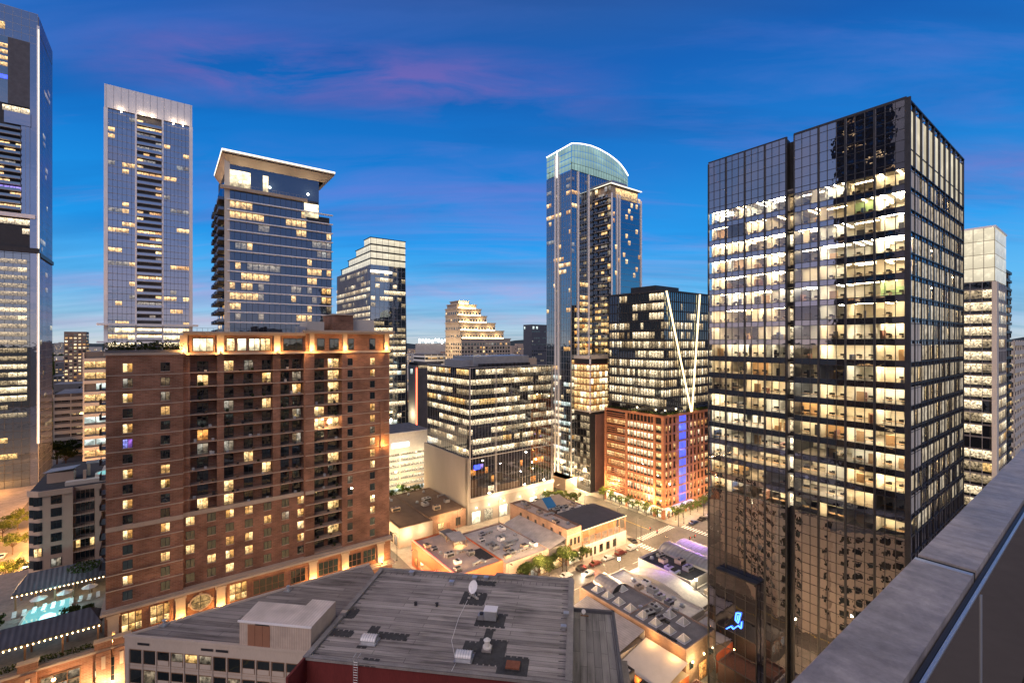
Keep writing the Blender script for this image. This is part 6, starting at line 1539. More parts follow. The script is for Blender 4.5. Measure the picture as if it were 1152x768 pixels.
    m = MB(); m.box(-1.9, -.95, -.6, .5, .1, .75, 'grey_metal'); m.cyl(-1.4, -.1, .3, .75, .95, 'dark_metal', 12); m.build('compressor', t); m = MB(); m.box(-1, 1, -.7, .9, 0, .15, 'felt_dark'); m.build('kerb', t)
    t = on('roof_vent', 'round cream turbine vent standing on its square curb', 'roof vent', 548, 731)
    m = MB(); m.box(-.65, .65, -.65, .65, 0, .3, 'felt_grey'); m.build('curb', t); m = MB(); m.cyl(0, 0, .6, .3, .5, 'canvas_white', 16); m.cyl(0, 0, .36, .5, 1.1, 'canvas_white', 16); m.cyl(0, 0, .36, 1.1, 1.3, 'canvas_white', 16, .5); m.cyl(0, 0, .5, 1.3, 1.55, 'canvas_white', 16, .2); m.build('hood', t)
    for (u, v, lab) in ((416, 722, 'ribbed barrel skylight hood toward the left of the wide flat roof'), (522, 741, 'ribbed barrel skylight hood beside the cable, near the front roof edge')):
        t = on('roof_hood', lab, 'roof hood', u, v, 0)
        m = MB(); m.box(-1.2, 1.2, -1.0, .9, 0, .12, 'grey_metal'); m.box(-1.0, 1.0, -.7, .7, .12, .5, 'galvanised'); m.build('curb', t)
        m = MB(); nn = 8
        for i in range(nn):
            a0, a1 = math.pi*i/nn, math.pi*(i+1)/nn
            m.quad((-1.05, -.75*math.cos(a0), .5+.42*math.sin(a0)), (1.05, -.75*math.cos(a0), .5+.42*math.sin(a0)), (1.05, -.75*math.cos(a1), .5+.42*math.sin(a1)), (-1.05, -.75*math.cos(a1), .5+.42*math.sin(a1)), 'white_metal')
            for q in range(7): x = -1.05+q*.35; m.bar((x, -.77*math.cos(a0), .51+.44*math.sin(a0)), (x, -.77*math.cos(a1), .51+.44*math.sin(a1)), .07, .05, 'galvanised')
        for x in (-1.05, 1.05): m.face([(x, -.75*math.cos(math.pi*i/nn), .5+.42*math.sin(math.pi*i/nn)) for i in range(nn+1)], 'galvanised')
        m.build('hood', t)
    t = on('roof_hatch', 'low rusty square roof hatch near the front right of the roof', 'roof hatch', 577, 750)
    m = MB(); m.box(-.9, .9, -.7, .7, 0, .3, 'rust'); m.build('lid', t); m = MB(); m.box(-1, 1, -.8, .8, 0, .1, 'felt_dark'); m.build('curb', t)
    for (u, v, lab) in ((467.5, 681, 'short dark pipe stub on the left of a pair on the grey felt roof'), (491.5, 682, 'short dark pipe stub on the right of a pair on the grey felt roof'), (508, 658, 'grey box vent with a cap near the back edge of the wide roof'), (534, 653, 'small grey box vent right of the capped one at the back roof edge'), (547, 653, 'small grey box vent, third along the back roof edge'), (463, 647, 'grey box vent at the left end of the back roof edge'), (387, 693, 'small twin vent beside the left kerb of the wide roof'), (634, 709, 'small vent with pipes by the right kerb of the wide roof'), (637, 694, 'small box by the right kerb of the wide roof')):
        t = on('pipe_vent', lab, 'vent', u, v)
        if v in (681, 682): m = MB(); m.cyl(0, 0, .22, 0, .5, 'dark_metal', 12); m.build('pipe', t); m = MB(); m.cyl(0, 0, .3, .5, .6, 'dark_metal', 12, .1); m.build('cap', t)
        else: m = MB(); m.box(-.3, .3, -.25, .25, 0, .55, 'grey_metal'); m.build('duct', t); m = MB(); m.box(-.42, .42, -.35, .35, .55, .68, 'galvanised'); m.build('cap', t)
    # ---- annex on the right
    ax, ay = toR(*[(lambda u, v, z: ((u-CU)/F*((H-z)*F/(v-CV)), (H-z)*F/(v-CV)))(690, 690, 31)][0])
    r = thing('annex_building', 'narrow dark flat roofed annex to the right of the wide roof', 'building', *fromR(W+.35, 0), 0, RR); w_ = ax-W-.35
    m = MB(); m.box(0, w_, -12, ay, 0, 31, 'cream_panel', 'felt_annex'); m.build('wall', r)
    m = MB(); m.box(0, w_+.15, ay-.3, ay+.15, 30.9, 31.5, 'awning_slate'); m.box(w_-.25, w_+.15, -12, ay, 30.9, 31.5, 'awning_slate'); m.build('parapet', r)
    m = MB(); m.box(w_, w_+1.6, -12, ay-6, 0, 27.5, 'cream_panel', 'felt_grey'); m.build('side_wing', r)
    cw = Cells(r)
    for k in range(8):
        for j in range(2):
            mb = MB(); z = 27.6-k*3.4; a = .8+j*3.0; mb.quad((a+2.1, ay+.06, z), (a, ay+.06, z), (a, ay+.06, z+1.6), (a+2.1, ay+.06, z+1.6), 'glass_window'); cw.add(mb)
    for k in range(8):
        for j in range(9):
            a = -11+j*3.1; o_ = w_+1.65 if a+2 < ay-6 else w_+.05; z = 25-k*3.2 if o_ > w_+1 else 27.6-k*3.2
            if a > ay-2.5: continue
            mb = MB(); mb.quad((o_, a, z), (o_, a+2.1, z), (o_, a+2.1, z+1.6), (o_, a, z+1.6), 'glass_window'); cw.add(mb)
    cw.flush(0)
    x, y = fromR(W+.35+w_*.25, ay-1.3); t = thing('satellite_dish', 'small white dish on the narrow annex roof', 'satellite dish', x, y, 31.02, RR)
    m = MB(); m.cyl(0, 0, .03, 0, .6, 'galvanised', 6); m.box(-.5, .8, -.1, .1, 0, .12, 'wood'); m.build('mount', t); m = MB(); m.face([(.35*math.cos(a*.52), -.1+.1*math.sin(a*.52), .75+.33*math.sin(a*.52)) for a in range(12)], 'white_metal'); m.face([(.35*math.cos(-a*.52), -.06+.1*math.sin(-a*.52), .75+.33*math.sin(-a*.52)) for a in range(12)], 'white_metal'); m.build('dish', t)
    # ---- tan office on the left
    r = thing('tan_office_building', 'cream panelled office with dark weathered roof and white ribbed penthouse, left of the wide roof', 'office building', RO[0], RO[1], 0, RR)
    q = [toR(-56.5, 67.4), toR(-28.7, 64.0), toR(-24.9, 84.0), toR(-27.6, 89.3)]; q[1] = (-.4, q[1][1]); q[2] = (-.4, q[2][1])
    ZT = 33.0; m = MB(); m.prism(q, 0, ZT, 'cream_panel', 'felt_strips_old'); m.build('wall', r)
    m = MB(); ins = [(q[0][0]-.1, q[0][1]-.12), (q[1][0], q[1][1]-.12), (q[1][0], q[1][1]+.3), (q[0][0]+.6, q[0][1]+.3)]; m.prism(ins, ZT-.1, ZT+.28, 'cream_panel')
    m.bar((q[0][0], q[0][1], ZT+.1), (q[3][0], q[3][1], ZT+.1), .35, .3, 'cream_panel'); m.build('parapet', r)
    # facade frame: direction of the front wall
    a, b = Vector((q[0][0], q[0][1], 0)), Vector((q[1][0], q[1][1], 0)); d = (b-a).normalized(); nn = Vector((d.y, -d.x, 0)); Lf = (b-a).length
    P = lambda k, o, z: tuple(a+d*k+nn*o+Vector((0, 0, z)))
    cw = Cells(r); rr = random.Random(12)
    for row in range(10):
        zt = ZT-1.75-row*2.85; zb_ = zt-1.85; k = 1.0; j = 0
        while k+1.9 < Lf:
            mt = 'lit_amber' if row == 0 and j in (4,) else ('lit_dim' if rr.random() < .15 or (row == 0 and j in (3, 5)) else 'glass_window'); mb = MB()
            mb.quad(P(k-.12, .02, zb_-.1), P(k+1.87, .02, zb_-.1), P(k+1.87, .02, zt+.1), P(k-.12, .02, zt+.1), 'wood')
            low = zb_+.0 if j in (0, 1, 6, 7) else zb_+.75
            if low > zb_+.1: mb.quad(P(k, .09, zb_), P(k+1.75, .09, zb_), P(k+1.75, .09, low-.05), P(k, .09, low-.05), 'cream_panel')
            mb.quad(P(k, .06, low), P(k+1.75, .06, low), P(k+1.75, .06, zt), P(k, .06, zt), mt); cw.add(mb); k += 2.22; j += 1
    cw.flush(100)
    m = MB()
    for row in range(10):
        zt = ZT-1.75-row*2.85; m.face([P(0, .16, zt-2.2), P(Lf, .16, zt-2.2), P(Lf, .16, zt-2.12), P(0, .16, zt-2.12)], 'tan_stucco')
    k = .82
    while k < Lf: m.face([P(k-.13, .13, 0), P(k+.02, .13, 0), P(k+.02, .13, ZT-1.6), P(k-.13, .13, ZT-1.6)], 'cream_panel'); k += 2.22
    m.build('facade_joints', r)
    m = MB()
    for k in (2.2, 12.3, 14.6): m.face([P(k, .1, ZT-.95), P(k+1.9, .1, ZT-.95), P(k+1.9, .1, ZT-.6), P(k, .1, ZT-.6)], 'dark_metal')
    m.build('vent_grille', r)
    # penthouse
    c = [toR(-38.5, 65.3), toR(-28.0, 63.9), (-.45, 0), (-.45, toR(-26.6, 70.2)[1]), toR(-31.2, 71.6), toR(-31.2, 70.3), toR(-38.5, 70.2)]
    c = [c[0], (-.8, c[0][1]+.0), (-.8, c[3][1]), (-4.6, c[3][1]), (-4.6, c[6][1]), (c[6][0], c[6][1])]
    m = MB(); m.prism(c, ZT, ZT+3.6, 'ribbed_tan', 'ribbed_white'); m.build('penthouse', r)
    m = MB(); x0 = c[0][0]; y0 = c[0][1]; m.prism([(x0-.15, y0-.2), (-.7, y0-.2), (-.7, y0), (x0-.15, y0)], ZT+3.5, ZT+3.72, 'white_metal'); m.build('roof_edge', r)
    m = MB()
    for j in range(3): m.box(x0+1.3+j*1.15, x0+2.4+j*1.15, y0-.06, y0, ZT+.1, ZT+3.2, 'brown_door')
    m.box(x0+2.5, x0+4.6, y0-.12, y0-.06, ZT+3.25, ZT+3.45, 'dark_metal'); m.build('door', r)
    def on2(lab, u, v):
        Y = (H-ZT)*F/(v-CV); t = thing('pipe_vent', lab, 'vent', (u-CU)/F*Y, Y, ZT+.02, RR); m = MB(); m.box(-.5, .5, -.5, .5, 0, .2, 'galvanised'); m.cyl(0, 0, .2, .2, .8, 'galvanised', 10); m.build('duct', t); m = MB(); m.cyl(0, 0, .33, .8, .95, 'galvanised', 10, .1); m.build('cap', t)
    on2('galvanised vent on the dark roof behind the ribbed penthouse', 324, 664); on2('small pipe vent at the left end of the dark roof', 185, 703)
foreground()

# ================================================================ LOW BLOCK ACROSS THE STREET
CL = random.Random(77)
ROOFS = []
def unit(kind, s, t, z, label_key, rz=0.0, sc=1.0):
    name = {'ac': 'air_conditioner', 'duct': 'roof_duct', 'fan': 'exhaust_fan'}[kind]
    cat = {'ac': 'rooftop unit', 'duct': 'duct', 'fan': 'exhaust fan'}[kind]
    r = gthing(name, 'U', cat, s, t, z, None, rz); r['_key'] = label_key; r['_what'] = {'ac': 'boxy air conditioner', 'duct': 'bent metal duct', 'fan': 'round exhaust fan'}[kind]
    if kind == 'ac':
        w_, d_, h_ = 1.1*sc*CL.uniform(.8, 1.3), .9*sc*CL.uniform(.8, 1.2), 1.2*sc*CL.uniform(.8, 1.2); col = CL.choice(['galvanised', 'grey_metal', 'canvas_tan', 'white_metal'])
        m = MB(); m.box(-w_, w_, -d_, d_, .2, h_, col); m.box(-w_*.9, w_*.9, -d_-.02, -d_, .35, h_*.85, 'dark_metal'); m.build('casing', r)
        m = MB(); m.cyl(-w_*.4, 0, .42*sc, h_, h_+.15, 'dark_metal', 10); m.cyl(w_*.5, 0, .42*sc, h_, h_+.15, 'dark_metal', 10); m.build('fan_grille', r)
        m = MB(); m.box(-w_*.9, -w_*.7, -d_, d_, 0, .2, 'wood'); m.box(w_*.7, w_*.9, -d_, d_, 0, .2, 'wood'); m.build('rail', r)
    elif kind == 'duct':
        l_ = CL.uniform(2, 4.5)*sc; m = MB(); m.bar((0, 0, .6), (l_, 0, .6), .6, .5, 'galvanised'); m.bar((l_, .3, .6), (l_, -1.6, .6), .6, .5, 'galvanised'); m.bar((0, 0, 0), (0, 0, .9), .6, .6, 'galvanised'); m.build('duct', r)
        m = MB(); m.box(l_*.3, l_*.35, -.4, .4, 0, .4, 'wood'); m.box(l_*.7, l_*.75, -.4, .4, 0, .4, 'wood'); m.build('support', r)
    else:
        m = MB(); m.box(-.5, .5, -.5, .5, 0, .35, 'grey_metal'); m.build('curb', r); m = MB(); m.cyl(0, 0, .38, .35, .7, 'galvanised', 10); m.cyl(0, 0, .6, .7, .95, 'galvanised', 10, .2); m.build('hood', r)
    return r
def clutter(s0, s1, t0, t1, z, key, n, sc=1.0):
    placed = []
    tries = 0
    while len(placed) < n and tries < 400:
        tries += 1; s, t = CL.uniform(s0, s1), CL.uniform(t0, t1)
        if all(math.hypot(s-a, t-b) > 2.7 for a, b in placed): placed.append((s, t)); unit(CL.choice(['ac', 'ac', 'ac', 'duct', 'fan']), s, t, z, key, CL.choice([0, math.pi/2, math.pi, CL.uniform(-.2, .2)]), sc)
def low_building(name, label, cat, s0, s1, t0, t1, z, wall, roof, para=.5, pmat=None, pw=.3):
    r = gthing(name, label, cat, s0, t0); W, D = s1-s0, t1-t0
    m = MB(); m.box(0, W, 0, D, 0, z, wall, roof); m.build('wall', r)
    if para:
        m = MB(); p = pmat or wall
        m.box(0, W, 0, pw, z, z+para, p); m.box(0, W, D-pw, D, z, z+para, p); m.box(0, pw, pw, D-pw, z, z+para, p); m.box(W-pw, W, pw, D-pw, z, z+para, p)
        m.build('parapet', r)
    return r, W, D
def openings(r, W, D, specs, cap=60, name='window'):
    cw = Cells(r, name)
    for (f, a, w_, z, h_, mt) in specs:
        mb = MB(); fbox(f, W, D, a-.1, a+w_+.1, z-.1, z+h_+.1, -.01, .05, 'wood', mb); n = max(1, round(w_/1.4)); st = w_/n
        for j in range(n): pane(f, W, D, a+j*st+.05, a+(j+1)*st-.05, z, z+h_, mt, .08, mb)
        cw.add(mb)
    cw.flush(cap)
r, W, D = low_building('neon_edge_bar', 'low pinkish roofed building outlined by a red neon line above the side street', 'bar', 67, 83.5, 116, 146, 8, 'orange_wall', 'roof_pinkish', .45)
openings(r, W, D, [('W', 3+i*4.5, 2.2, 1.2, 2.6, 'lit_orange' if i % 2 else 'lit_shop') for i in range(6)] + [('S', 2+i*5, 3, .8, 2.8, 'lit_warm') for i in range(3)])
m = MB(); m.box(-.16, .32, -.1, D+.1, 8.46, 8.66, 'neon_red'); m.box(-2.4, -2.3, 4, 18, 4.3, 4.45, 'neon_red'); m.build('neon_line', r)
m = MB(); m.box(-2.5, 0, 3, 20, 4.0, 4.2, 'terracotta'); m.build('canopy', r)
for y in (4, 10, 16, 22, 28): light('POINT', 'neon_glow', -1.8, y, 6.4, 700, (1, .16, .07), .5, r)
light('POINT', 'entrance_glow', -3.5, 25, 5.5, 1500, (1, .80, .5), .3, r)
m = MB(); m.box(11.5, 16, 4, 12, 8.05, 8.1, 'felt_dark'); m.box(10.2, 14.2, 24, 30, 8.0, 9.2, 'felt_grey'); m.build('roof_patch', r)
m = MB(); m.face([(8.5, 17, 10.2), (13.5, 16, 10.2), (14, 22, 11), (9, 23, 11)], 'seam_white'); 
for (a, b) in ((8.8, 17.2), (13.3, 16.4), (13.7, 21.6), (9.2, 22.6)): m.box(a-.08, a+.08, b-.08, b+.08, 8, 10.5, 'wood')
m.build('roof_shelter', r); light('POINT', 'patio_glow', 11.5, 17.5, 9.2, 500, (1, .55, .2), .2, r)
clutter(69, 80, 119, 140, 8.0, 'on the pinkish roof with the red neon edge', 11)
r, W, D = low_building('beige_shop_building', 'low beige shop building with a crowded white roof and arched doorway behind the street trees', 'shop building', 83.6, 101.2, 114.4, 142, 7.4, 'stone_pink', 'roof_white', .5)
openings(r, W, D, [('S', .8, 2.6, .4, 3.4, 'lit_shop'), ('S', 4, 1.2, .3, 3.0, 'lit_shop'), ('S', 6.5, 2.2, .2, 3.8, 'glass_window'), ('S', 9.6, 3.2, .5, 3.2, 'lit_dim'), ('S', 13.6, 2.8, .5, 3.0, 'lit_warm')])
clutter(85.5, 99.5, 117, 140, 7.4, 'on the crowded white roof of the beige shop', 17)
r, W, D = low_building('metal_shed', 'long shed with a pale sloping metal roof beside the old brick building', 'shed', 101.5, 108.3, 114.6, 140, 7.6, 'dark_concrete', 'dark_concrete', 0)
m = MB(); m.face([(-.6, -.8, 7.9), (7.0, -.8, 9.6), (7.0, 25.6, 9.6), (-.6, 25.6, 7.9)], 'seam_white'); m.face([(-.6, 25.6, 7.75), (7.0, 25.6, 9.45), (7.0, -.8, 9.45), (-.6, -.8, 7.75)], 'dark_metal'); m.box(6.6, 7, 0, 25, 7.5, 9.4, 'dark_metal'); m.build('roof', r)
openings(r, W, D, [('S', 1, 4.6, .4, 3.4, 'lit_warm')])
r, W, D = low_building('old_brick_building', 'old tan brick building with small upper windows, left of the dark tarp roof', 'building', 108.6, 115.2, 113.6, 146, 11.8, 'brick_old', 'roof_pinkish', .7, 'brick_old', .4)
openings(r, W, D, [('S', 1.2+i*1.8, 1.0, 6.8, 2.2, 'glass_window') for i in range(3)] + [('S', .8, 5, .4, 3.2, 'lit_shop')] + [('W', 3+i*4.4, 1.1, 9.2, 1.5, 'glass_window') for i in range(6)])
for zq in (10.2, 5.2): m = MB(); m.box(-.15, W+.1, -.2, .0, zq, zq+.4, 'stone_pink'); m.build('band_course', r)
clutter(110.4, 113.6, 117, 143, 11.8, 'on the beige roof of the old brick building', 7)
r, W, D = low_building('tarp_roof_bar', 'bar with a dark tarp roof edged in string lights and an open lit upper floor', 'bar', 115.4, 138.5, 113.2, 130, 5.2, 'pale_concrete', 'felt_grey', 0)
m = MB(); m.box(.0, W, .1, D, 10.4, 10.8, 'dark_metal', 'awning_slate'); m.build('roof', r)
m = MB()
for i in range(8): x = .3+i*(W-.6)/7; m.box(x-.15, x+.15, .15, .45, 5.2, 10.4, 'wood')
m.box(0, W, .2, .3, 6.2, 6.35, 'wood'); m.build('post', r)
m = MB(); m.box(.3, W-.3, 4.5, 4.7, 5.3, 10.3, 'terracotta'); m.build('inner_wall', r)
openings(r, W, D, [('S', 1.5+i*2.1, .9, 1.0, 2.6, 'glass_window') for i in range(3)] + [('S', 8.5+i*3.6, 1.7, 1.0, 2.6, 'glass_window') for i in range(3)] + [('E', 2+i*4, 2.5, 1, 2.8, 'lit_warm') for i in range(4)])
for x in (2.5, 8, 13.5, 19.5): light('POINT', 'bar_glow', x, 2.4, 9.4, 260, (1, .60, .22), .25, r)
m = MB(); m.box(-.05, W+.1, -.12, -.02, 10.5, 10.72, 'led_gold'); m.box(W+.02, W+.12, 0, D, 10.5, 10.72, 'led_gold'); m.build('string_light', r)
r, W, D = low_building('rear_patio_building', 'beige roofed rear building heaped with canopies, a blue tarp and machinery', 'building', 115.6, 137, 130.4, 150, 8.6, 'stone_pink', 'roof_white', .5)
m = MB(); m.face([(6, 8, 9.6), (10.5, 7.4, 9.6), (11.2, 12.2, 12.2), (7, 13, 12.2)], 'tarp_blue'); m.build('blue_tarp', r)
m = MB(); m.face([(10.6, 7.4, 9.7), (17.5, 6.5, 9.7), (16, 12.4, 12.4), (11.3, 12.2, 12.3)], 'canvas_tan'); m.face([(2, 9, 9.6), (6, 8, 9.6), (7, 13, 12), (3.2, 13.8, 11)], 'canvas_tan'); m.face([(7, 13, 12.2), (16, 12.4, 12.4), (15, 16, 10), (7, 17, 10)], 'canvas_tan'); m.build('canopy', r)
m = MB(); m.box(1, 5.5, 2, 5, 8.6, 10.4, 'dark_metal', 'felt_brown'); m.build('hatch', r)
clutter(117, 135.5, 132, 138, 8.6, 'on the rear roof with the blue tarp', 10); clutter(118, 136, 144, 149, 8.6, 'behind the canopies of the rear roof', 5)
r, W, D = low_building('brown_roof_workshop', 'low workshop with a brown felt roof and floodlit white side wall on the corner', 'workshop', 68.5, 82, 160, 196, 7.4, 'limestone', 'felt_brown', .3, 'felt_brown')
openings(r, W, D, [('W', 2+i*4.2, 2.6, .6, 3.4, ['lit_dim', 'glass_window', 'lit_warm'][i % 3]) for i in range(8)])
for (a, b, z, e) in ((3, -2.6, 5.5, 1500), (9, -2.6, 5.5, 900), (-2.5, 3, 5.5, 900), (-2.5, 12, 5.5, 800), (-2.5, 22, 5.5, 800)): light('POINT', 'wall_glow', a, b, z, e, (1, .8, .5), .3, r)
clutter(70.5, 80, 178, 194, 7.4, 'on the brown workshop roof', 7, 1.3)
r, W, D = low_building('tan_workshop', 'small tan workshop with a brown roof beside the blank concrete flank', 'workshop', 82.4, 99.2, 164, 197, 7.2, 'brick_old', 'felt_brown', .3, 'felt_brown')
openings(r, W, D, [('S', 4, 2.6, 1.6, 2.2, 'lit_amber'), ('S', 12, 2.2, 1.2, 3.2, 'glass_window'), ('S', 8, 1.2, .3, 2.8, 'brown_door')])
light('POINT', 'wall_glow', 6, -2, 5.5, 900, (1, .6, .25), .3, r); clutter(85, 98, 170, 195, 7.2, 'on the tan workshop roof', 8, 1.2)

# ================================================================ WAREHOUSES between the street and the glass tower
r, W, D = low_building('skylight_warehouse', 'long warehouse with rows of glass pyramid skylights along its grey roof', 'warehouse', 90.2, 101.6, 57.5, 89.6, 9, 'brick_old', 'felt_grey', .35, 'stone_pink')
m = MB(); sk = Cells(r, 'skylight')
for i in range(8):
    for (cx_, ok) in ((3.0, True), (8.6, i in (1, 2, 3, 6))):
        if not ok: continue
        y = 2.5+i*3.7; mb = MB(); b = [(cx_-1.3, y-1.1, 9.05), (cx_+1.3, y-1.1, 9.05), (cx_+1.3, y+1.1, 9.05), (cx_-1.3, y+1.1, 9.05)]; ap = (cx_, y, 10.5)
        for k in range(4): mb.face([b[k], b[(k+1) % 4], ap], 'skylight_glass')
        for k in range(4): mb.bar(b[k], ap, .09, .09, 'white_metal'); mb.bar(b[k], b[(k+1) % 4], .12, .14, 'white_metal')
        sk.add(mb)
sk.flush(20)
m = MB(); nn = 8
for i in range(nn):
    a0, a1 = math.pi*i/nn, math.pi*(i+1)/nn; m.quad((7.6-3*math.cos(a0), 24.5, 9+1.8*math.sin(a0)), (7.6-3*math.cos(a0), 31.6, 9+1.8*math.sin(a0)), (7.6-3*math.cos(a1), 31.6, 9+1.8*math.sin(a1)), (7.6-3*math.cos(a1), 24.5, 9+1.8*math.sin(a1)), 'barrel_tin')
m.face([(7.6-2.9*math.cos(math.pi*i/nn), 24.6, 9+1.7*math.sin(math.pi*i/nn)) for i in range(nn+1)], 'dark_metal'); m.face([(7.6-2.9*math.cos(math.pi*i/nn), 31.5, 9+1.7*math.sin(math.pi*i/nn)) for i in range(nn+1)], 'dark_metal'); m.build('barrel_dormer', r)
m = MB(); m.box(.8, 1.4, 3, 8, 9.02, 9.3, 'dark_metal'); m.box(5.2, 6.0, 8, 12.5, 9.02, 9.35, 'dark_metal'); m.box(.5, W-.5, 15.9, 16.1, 9.02, 9.25, 'stone_pink'); m.build('roof_louvre', r)
openings(r, W, D, [('S', 1.2, 1.6, 4.4, 1.6, 'glass_window'), ('S', 5, 3.0, .4, 3.8, 'lit_orange'), ('S', 8.6, 1.6, 4.2, 2, 'lit_warm'), ('W', 2, 1.2, 5.5, 1.2, 'glass_window'), ('W', 9, 1.2, 5.5, 1.2, 'glass_window')])
for (a, b, z, e) in ((2, -2, 6, 1500), (6.5, -2.4, 6.5, 2600), (10.5, -2, 6, 2200)): light('POINT', 'wall_glow', a, b, z, e, (1, .78, .36), .2, r)
m = MB()
for a in (2, 6.5, 10.5): m.cyl(a, -.4, .16, 5.9, 6.2, 'lamp_warm', 8)
m.build('wall_lamp', r)
clutter(95, 98.5, 66, 74, 9, 'on the skylight warehouse roof', 5)
r, W, D = low_building('white_roof_hall', 'hall with a flat white roof and scattered machines, right of the skylight warehouse', 'hall', 101.8, 108.6, 64, 89.8, 8.4, 'pale_concrete', 'roof_white', .45)
clutter(103.2, 107.2, 67, 86, 8.4, 'on the flat white roof beside the skylight warehouse', 8)
r, W, D = low_building('arched_roof_hall', 'hall with a shallow curved white roof washed by purple light', 'hall', 108.8, 115.0, 66, 89.5, 7.4, 'pale_concrete', 'roof_white', 0)
m = MB(); nn = 12
for i in range(nn):
    y0, y1 = D*i/nn, D*(i+1)/nn; h = lambda y: 7.42+2.6*math.sin(math.pi*y/D)
    m.quad((0, y0, h(y0)), (W, y0, h(y0)), (W, y1, h(y1)), (0, y1, h(y1)), 'roof_white'); m.quad((0, y1, 7.4), (0, y0, 7.4), (0, y0, h(y0)), (0, y1, h(y1)), 'pale_concrete'); m.quad((W, y0, 7.4), (W, y1, 7.4), (W, y1, h(y1)), (W, y0, h(y0)), 'pale_concrete')
m.build('roof', r); light('POINT', 'purple_wash', W+.6, D*.62, 12.2, 500, (.45, .2, 1), .2, r)
r, W, D = low_building('dark_roof_club', 'club with a black tar roof cluttered with ducts, left of the tin barrel roof', 'club', 115.2, 125, 72, 89.6, 9.6, 'pale_concrete', 'felt_dark', .6, 'pale_concrete')
clutter(117, 123.4, 74.5, 87.5, 9.6, 'on the black tar roof', 7)
def barrel(name, label, s0, s1, t0, t1, z, mat, rise):
    r, W, D = low_building(name, label, 'hall', s0, s1, t0, t1, z, 'pale_concrete', 'felt_grey', 0); m = MB(); nn = 14; ov = .4
    pt = lambda i: (W/2-(W/2+ov)*math.cos(math.pi*i/nn), z+rise*math.sin(math.pi*i/nn))
    for i in range(nn): a, b = pt(i), pt(i+1); m.quad((a[0], -.3, a[1]), (a[0], D+.3, a[1]), (b[0], D+.3, b[1]), (b[0], -.3, b[1]), mat)
    m.face([(pt(i)[0], -.2, pt(i)[1]) for i in range(nn+1)], 'grey_metal'); m.face([(pt(i)[0], D+.2, pt(i)[1]) for i in range(nn+1)], 'grey_metal'); m.build('barrel_roof', r)
    m = MB()
    k = 0
    while k < D:
        for i in range(nn): a, b = pt(i), pt(i+1); m.bar((a[0], k, a[1]+.03), (b[0], k, b[1]+.03), .14, .12, mat)
        k += 1.6
    m.build('roof_ribs', r); return r
barrel('tin_barrel_hall', 'hall under a ribbed tin barrel roof at the street corner', 125.3, 133.6, 64, 89.8, 8, 'barrel_tin', 3.2)
r = barrel('white_barrel_hall', 'hall under a smooth white barrel roof tinted violet, nearest the crossing', 134.0, 142.4, 64, 89.8, 7.6, 'roof_white', 2.2)
for y in (19, 24): light('POINT', 'purple_wash', 4, y, 12.4, 420, (.5, .25, 1), .2, r)
for (nm, lab, s0, s1, t0, t1, z, wl, rf) in (('grey_annex', 'small flat grey annex behind the tin barrel roof', 116, 124.8, 60, 71.6, 7.6, 'pale_concrete', 'felt_grey'), ('pale_annex', 'pale low annex next to the curved white roof', 108.8, 115.5, 57, 65.6, 6.5, 'limestone', 'roof_white'), ('white_side_hall', 'cream roofed side hall below the flat white roof', 101.9, 108.6, 57, 63.6, 7.4, 'limestone', 'roof_white')):
    r, W, D = low_building(nm, lab, 'building', s0, s1, t0, t1, z, wl, rf, .4)
    light('POINT', 'wall_glow', W*.5, -2, 5, 1500, (1, .78, .36), .2, r)
clutter(117, 124, 61.5, 70.5, 7.6, 'on the grey annex roof', 4)
# lamp glaring in the yard between the halls
r = gthing('yard_lamp', 'glaring white floodlight on a pole between the curved roof and the grey annex', 'floodlight', 115.6, 70.6); m = MB(); m.cyl(0, 0, .1, 0, 11, 'dark_metal', 8); m.build('pole', r); m = MB(); m.cyl(0, 0, .3, 11, 11.5, 'lamp_warm', 10); m.build('lamp_head', r); light('POINT', 'yard_glow', 0, 0, 12.2, 1800, (1, .9, .62), .2, r)
# lean-to roofs and the lit patio left of the warehouse
r, W, D = low_building('lean_to_hall', 'lean-to with a pale sloping roof between the warehouse and the dark annex', 'hall', 79, 89.9, 68, 86.5, 6.2, 'pale_concrete', 'felt_grey', 0)
m = MB(); m.face([(-.3, 0, 6.4), (W, 0, 8.4), (W, D, 8.4), (-.3, D, 6.4)], 'seam_white'); m.face([(-.3, D, 6.3), (W, D, 8.3), (W, 0, 8.3), (-.3, 0, 6.3)], 'dark_metal'); m.box(W-.3, W, 0, D, 6.2, 8.2, 'pale_concrete'); m.build('roof', r)
r, W, D = low_building('patio_hall', 'low hall with a cream canvas roof glowing orange beside the beer patio', 'hall', 80.5, 89.8, 56.5, 67.6, 4.6, 'orange_wall', 'canvas_tan', 0)
m = MB(); m.face([(0, .2, 5.0), (W, .2, 7.0), (W, D, 7.0), (0, D, 5.0)], 'canvas_white'); m.build('canvas_roof', r)
for (a, b, z) in ((2, -1.4, 4.2), (6.5, -1.4, 4.2), (8.3, 3, 8.2), (8.3, 9, 8.4), (-.8, 6, 4)): light('POINT', 'patio_glow', a, b, z, 330, (1, .52, .16), .2, r)
r, W, D = low_building('patio_bar', 'small bar with a maroon flat roof beside the red lit patio', 'bar', 84, 90, 45, 55, 4.4, 'plum_brick', 'rust', .3, 'plum_brick')
for (a, b) in ((-1.6, 3), (-1.6, 8), (3, -1.5)): light('POINT', 'patio_glow', a, b, 3.4, 520, (1, .38, .14), .2, r)
r, W, D = low_building('patio_shed', 'low black roofed shed at the foot of the dark annex', 'shed', 69, 78.6, 62, 78, 7.0, 'dark_concrete', 'roof_white', .4, 'dark_metal')
r, W, D = low_building('glass_lean_to', 'small glazed lean-to with lit panes near the beer patio', 'lean-to', 72, 79.5, 50, 60.5, 5.6, 'dark_metal', 'felt_dark', .3)
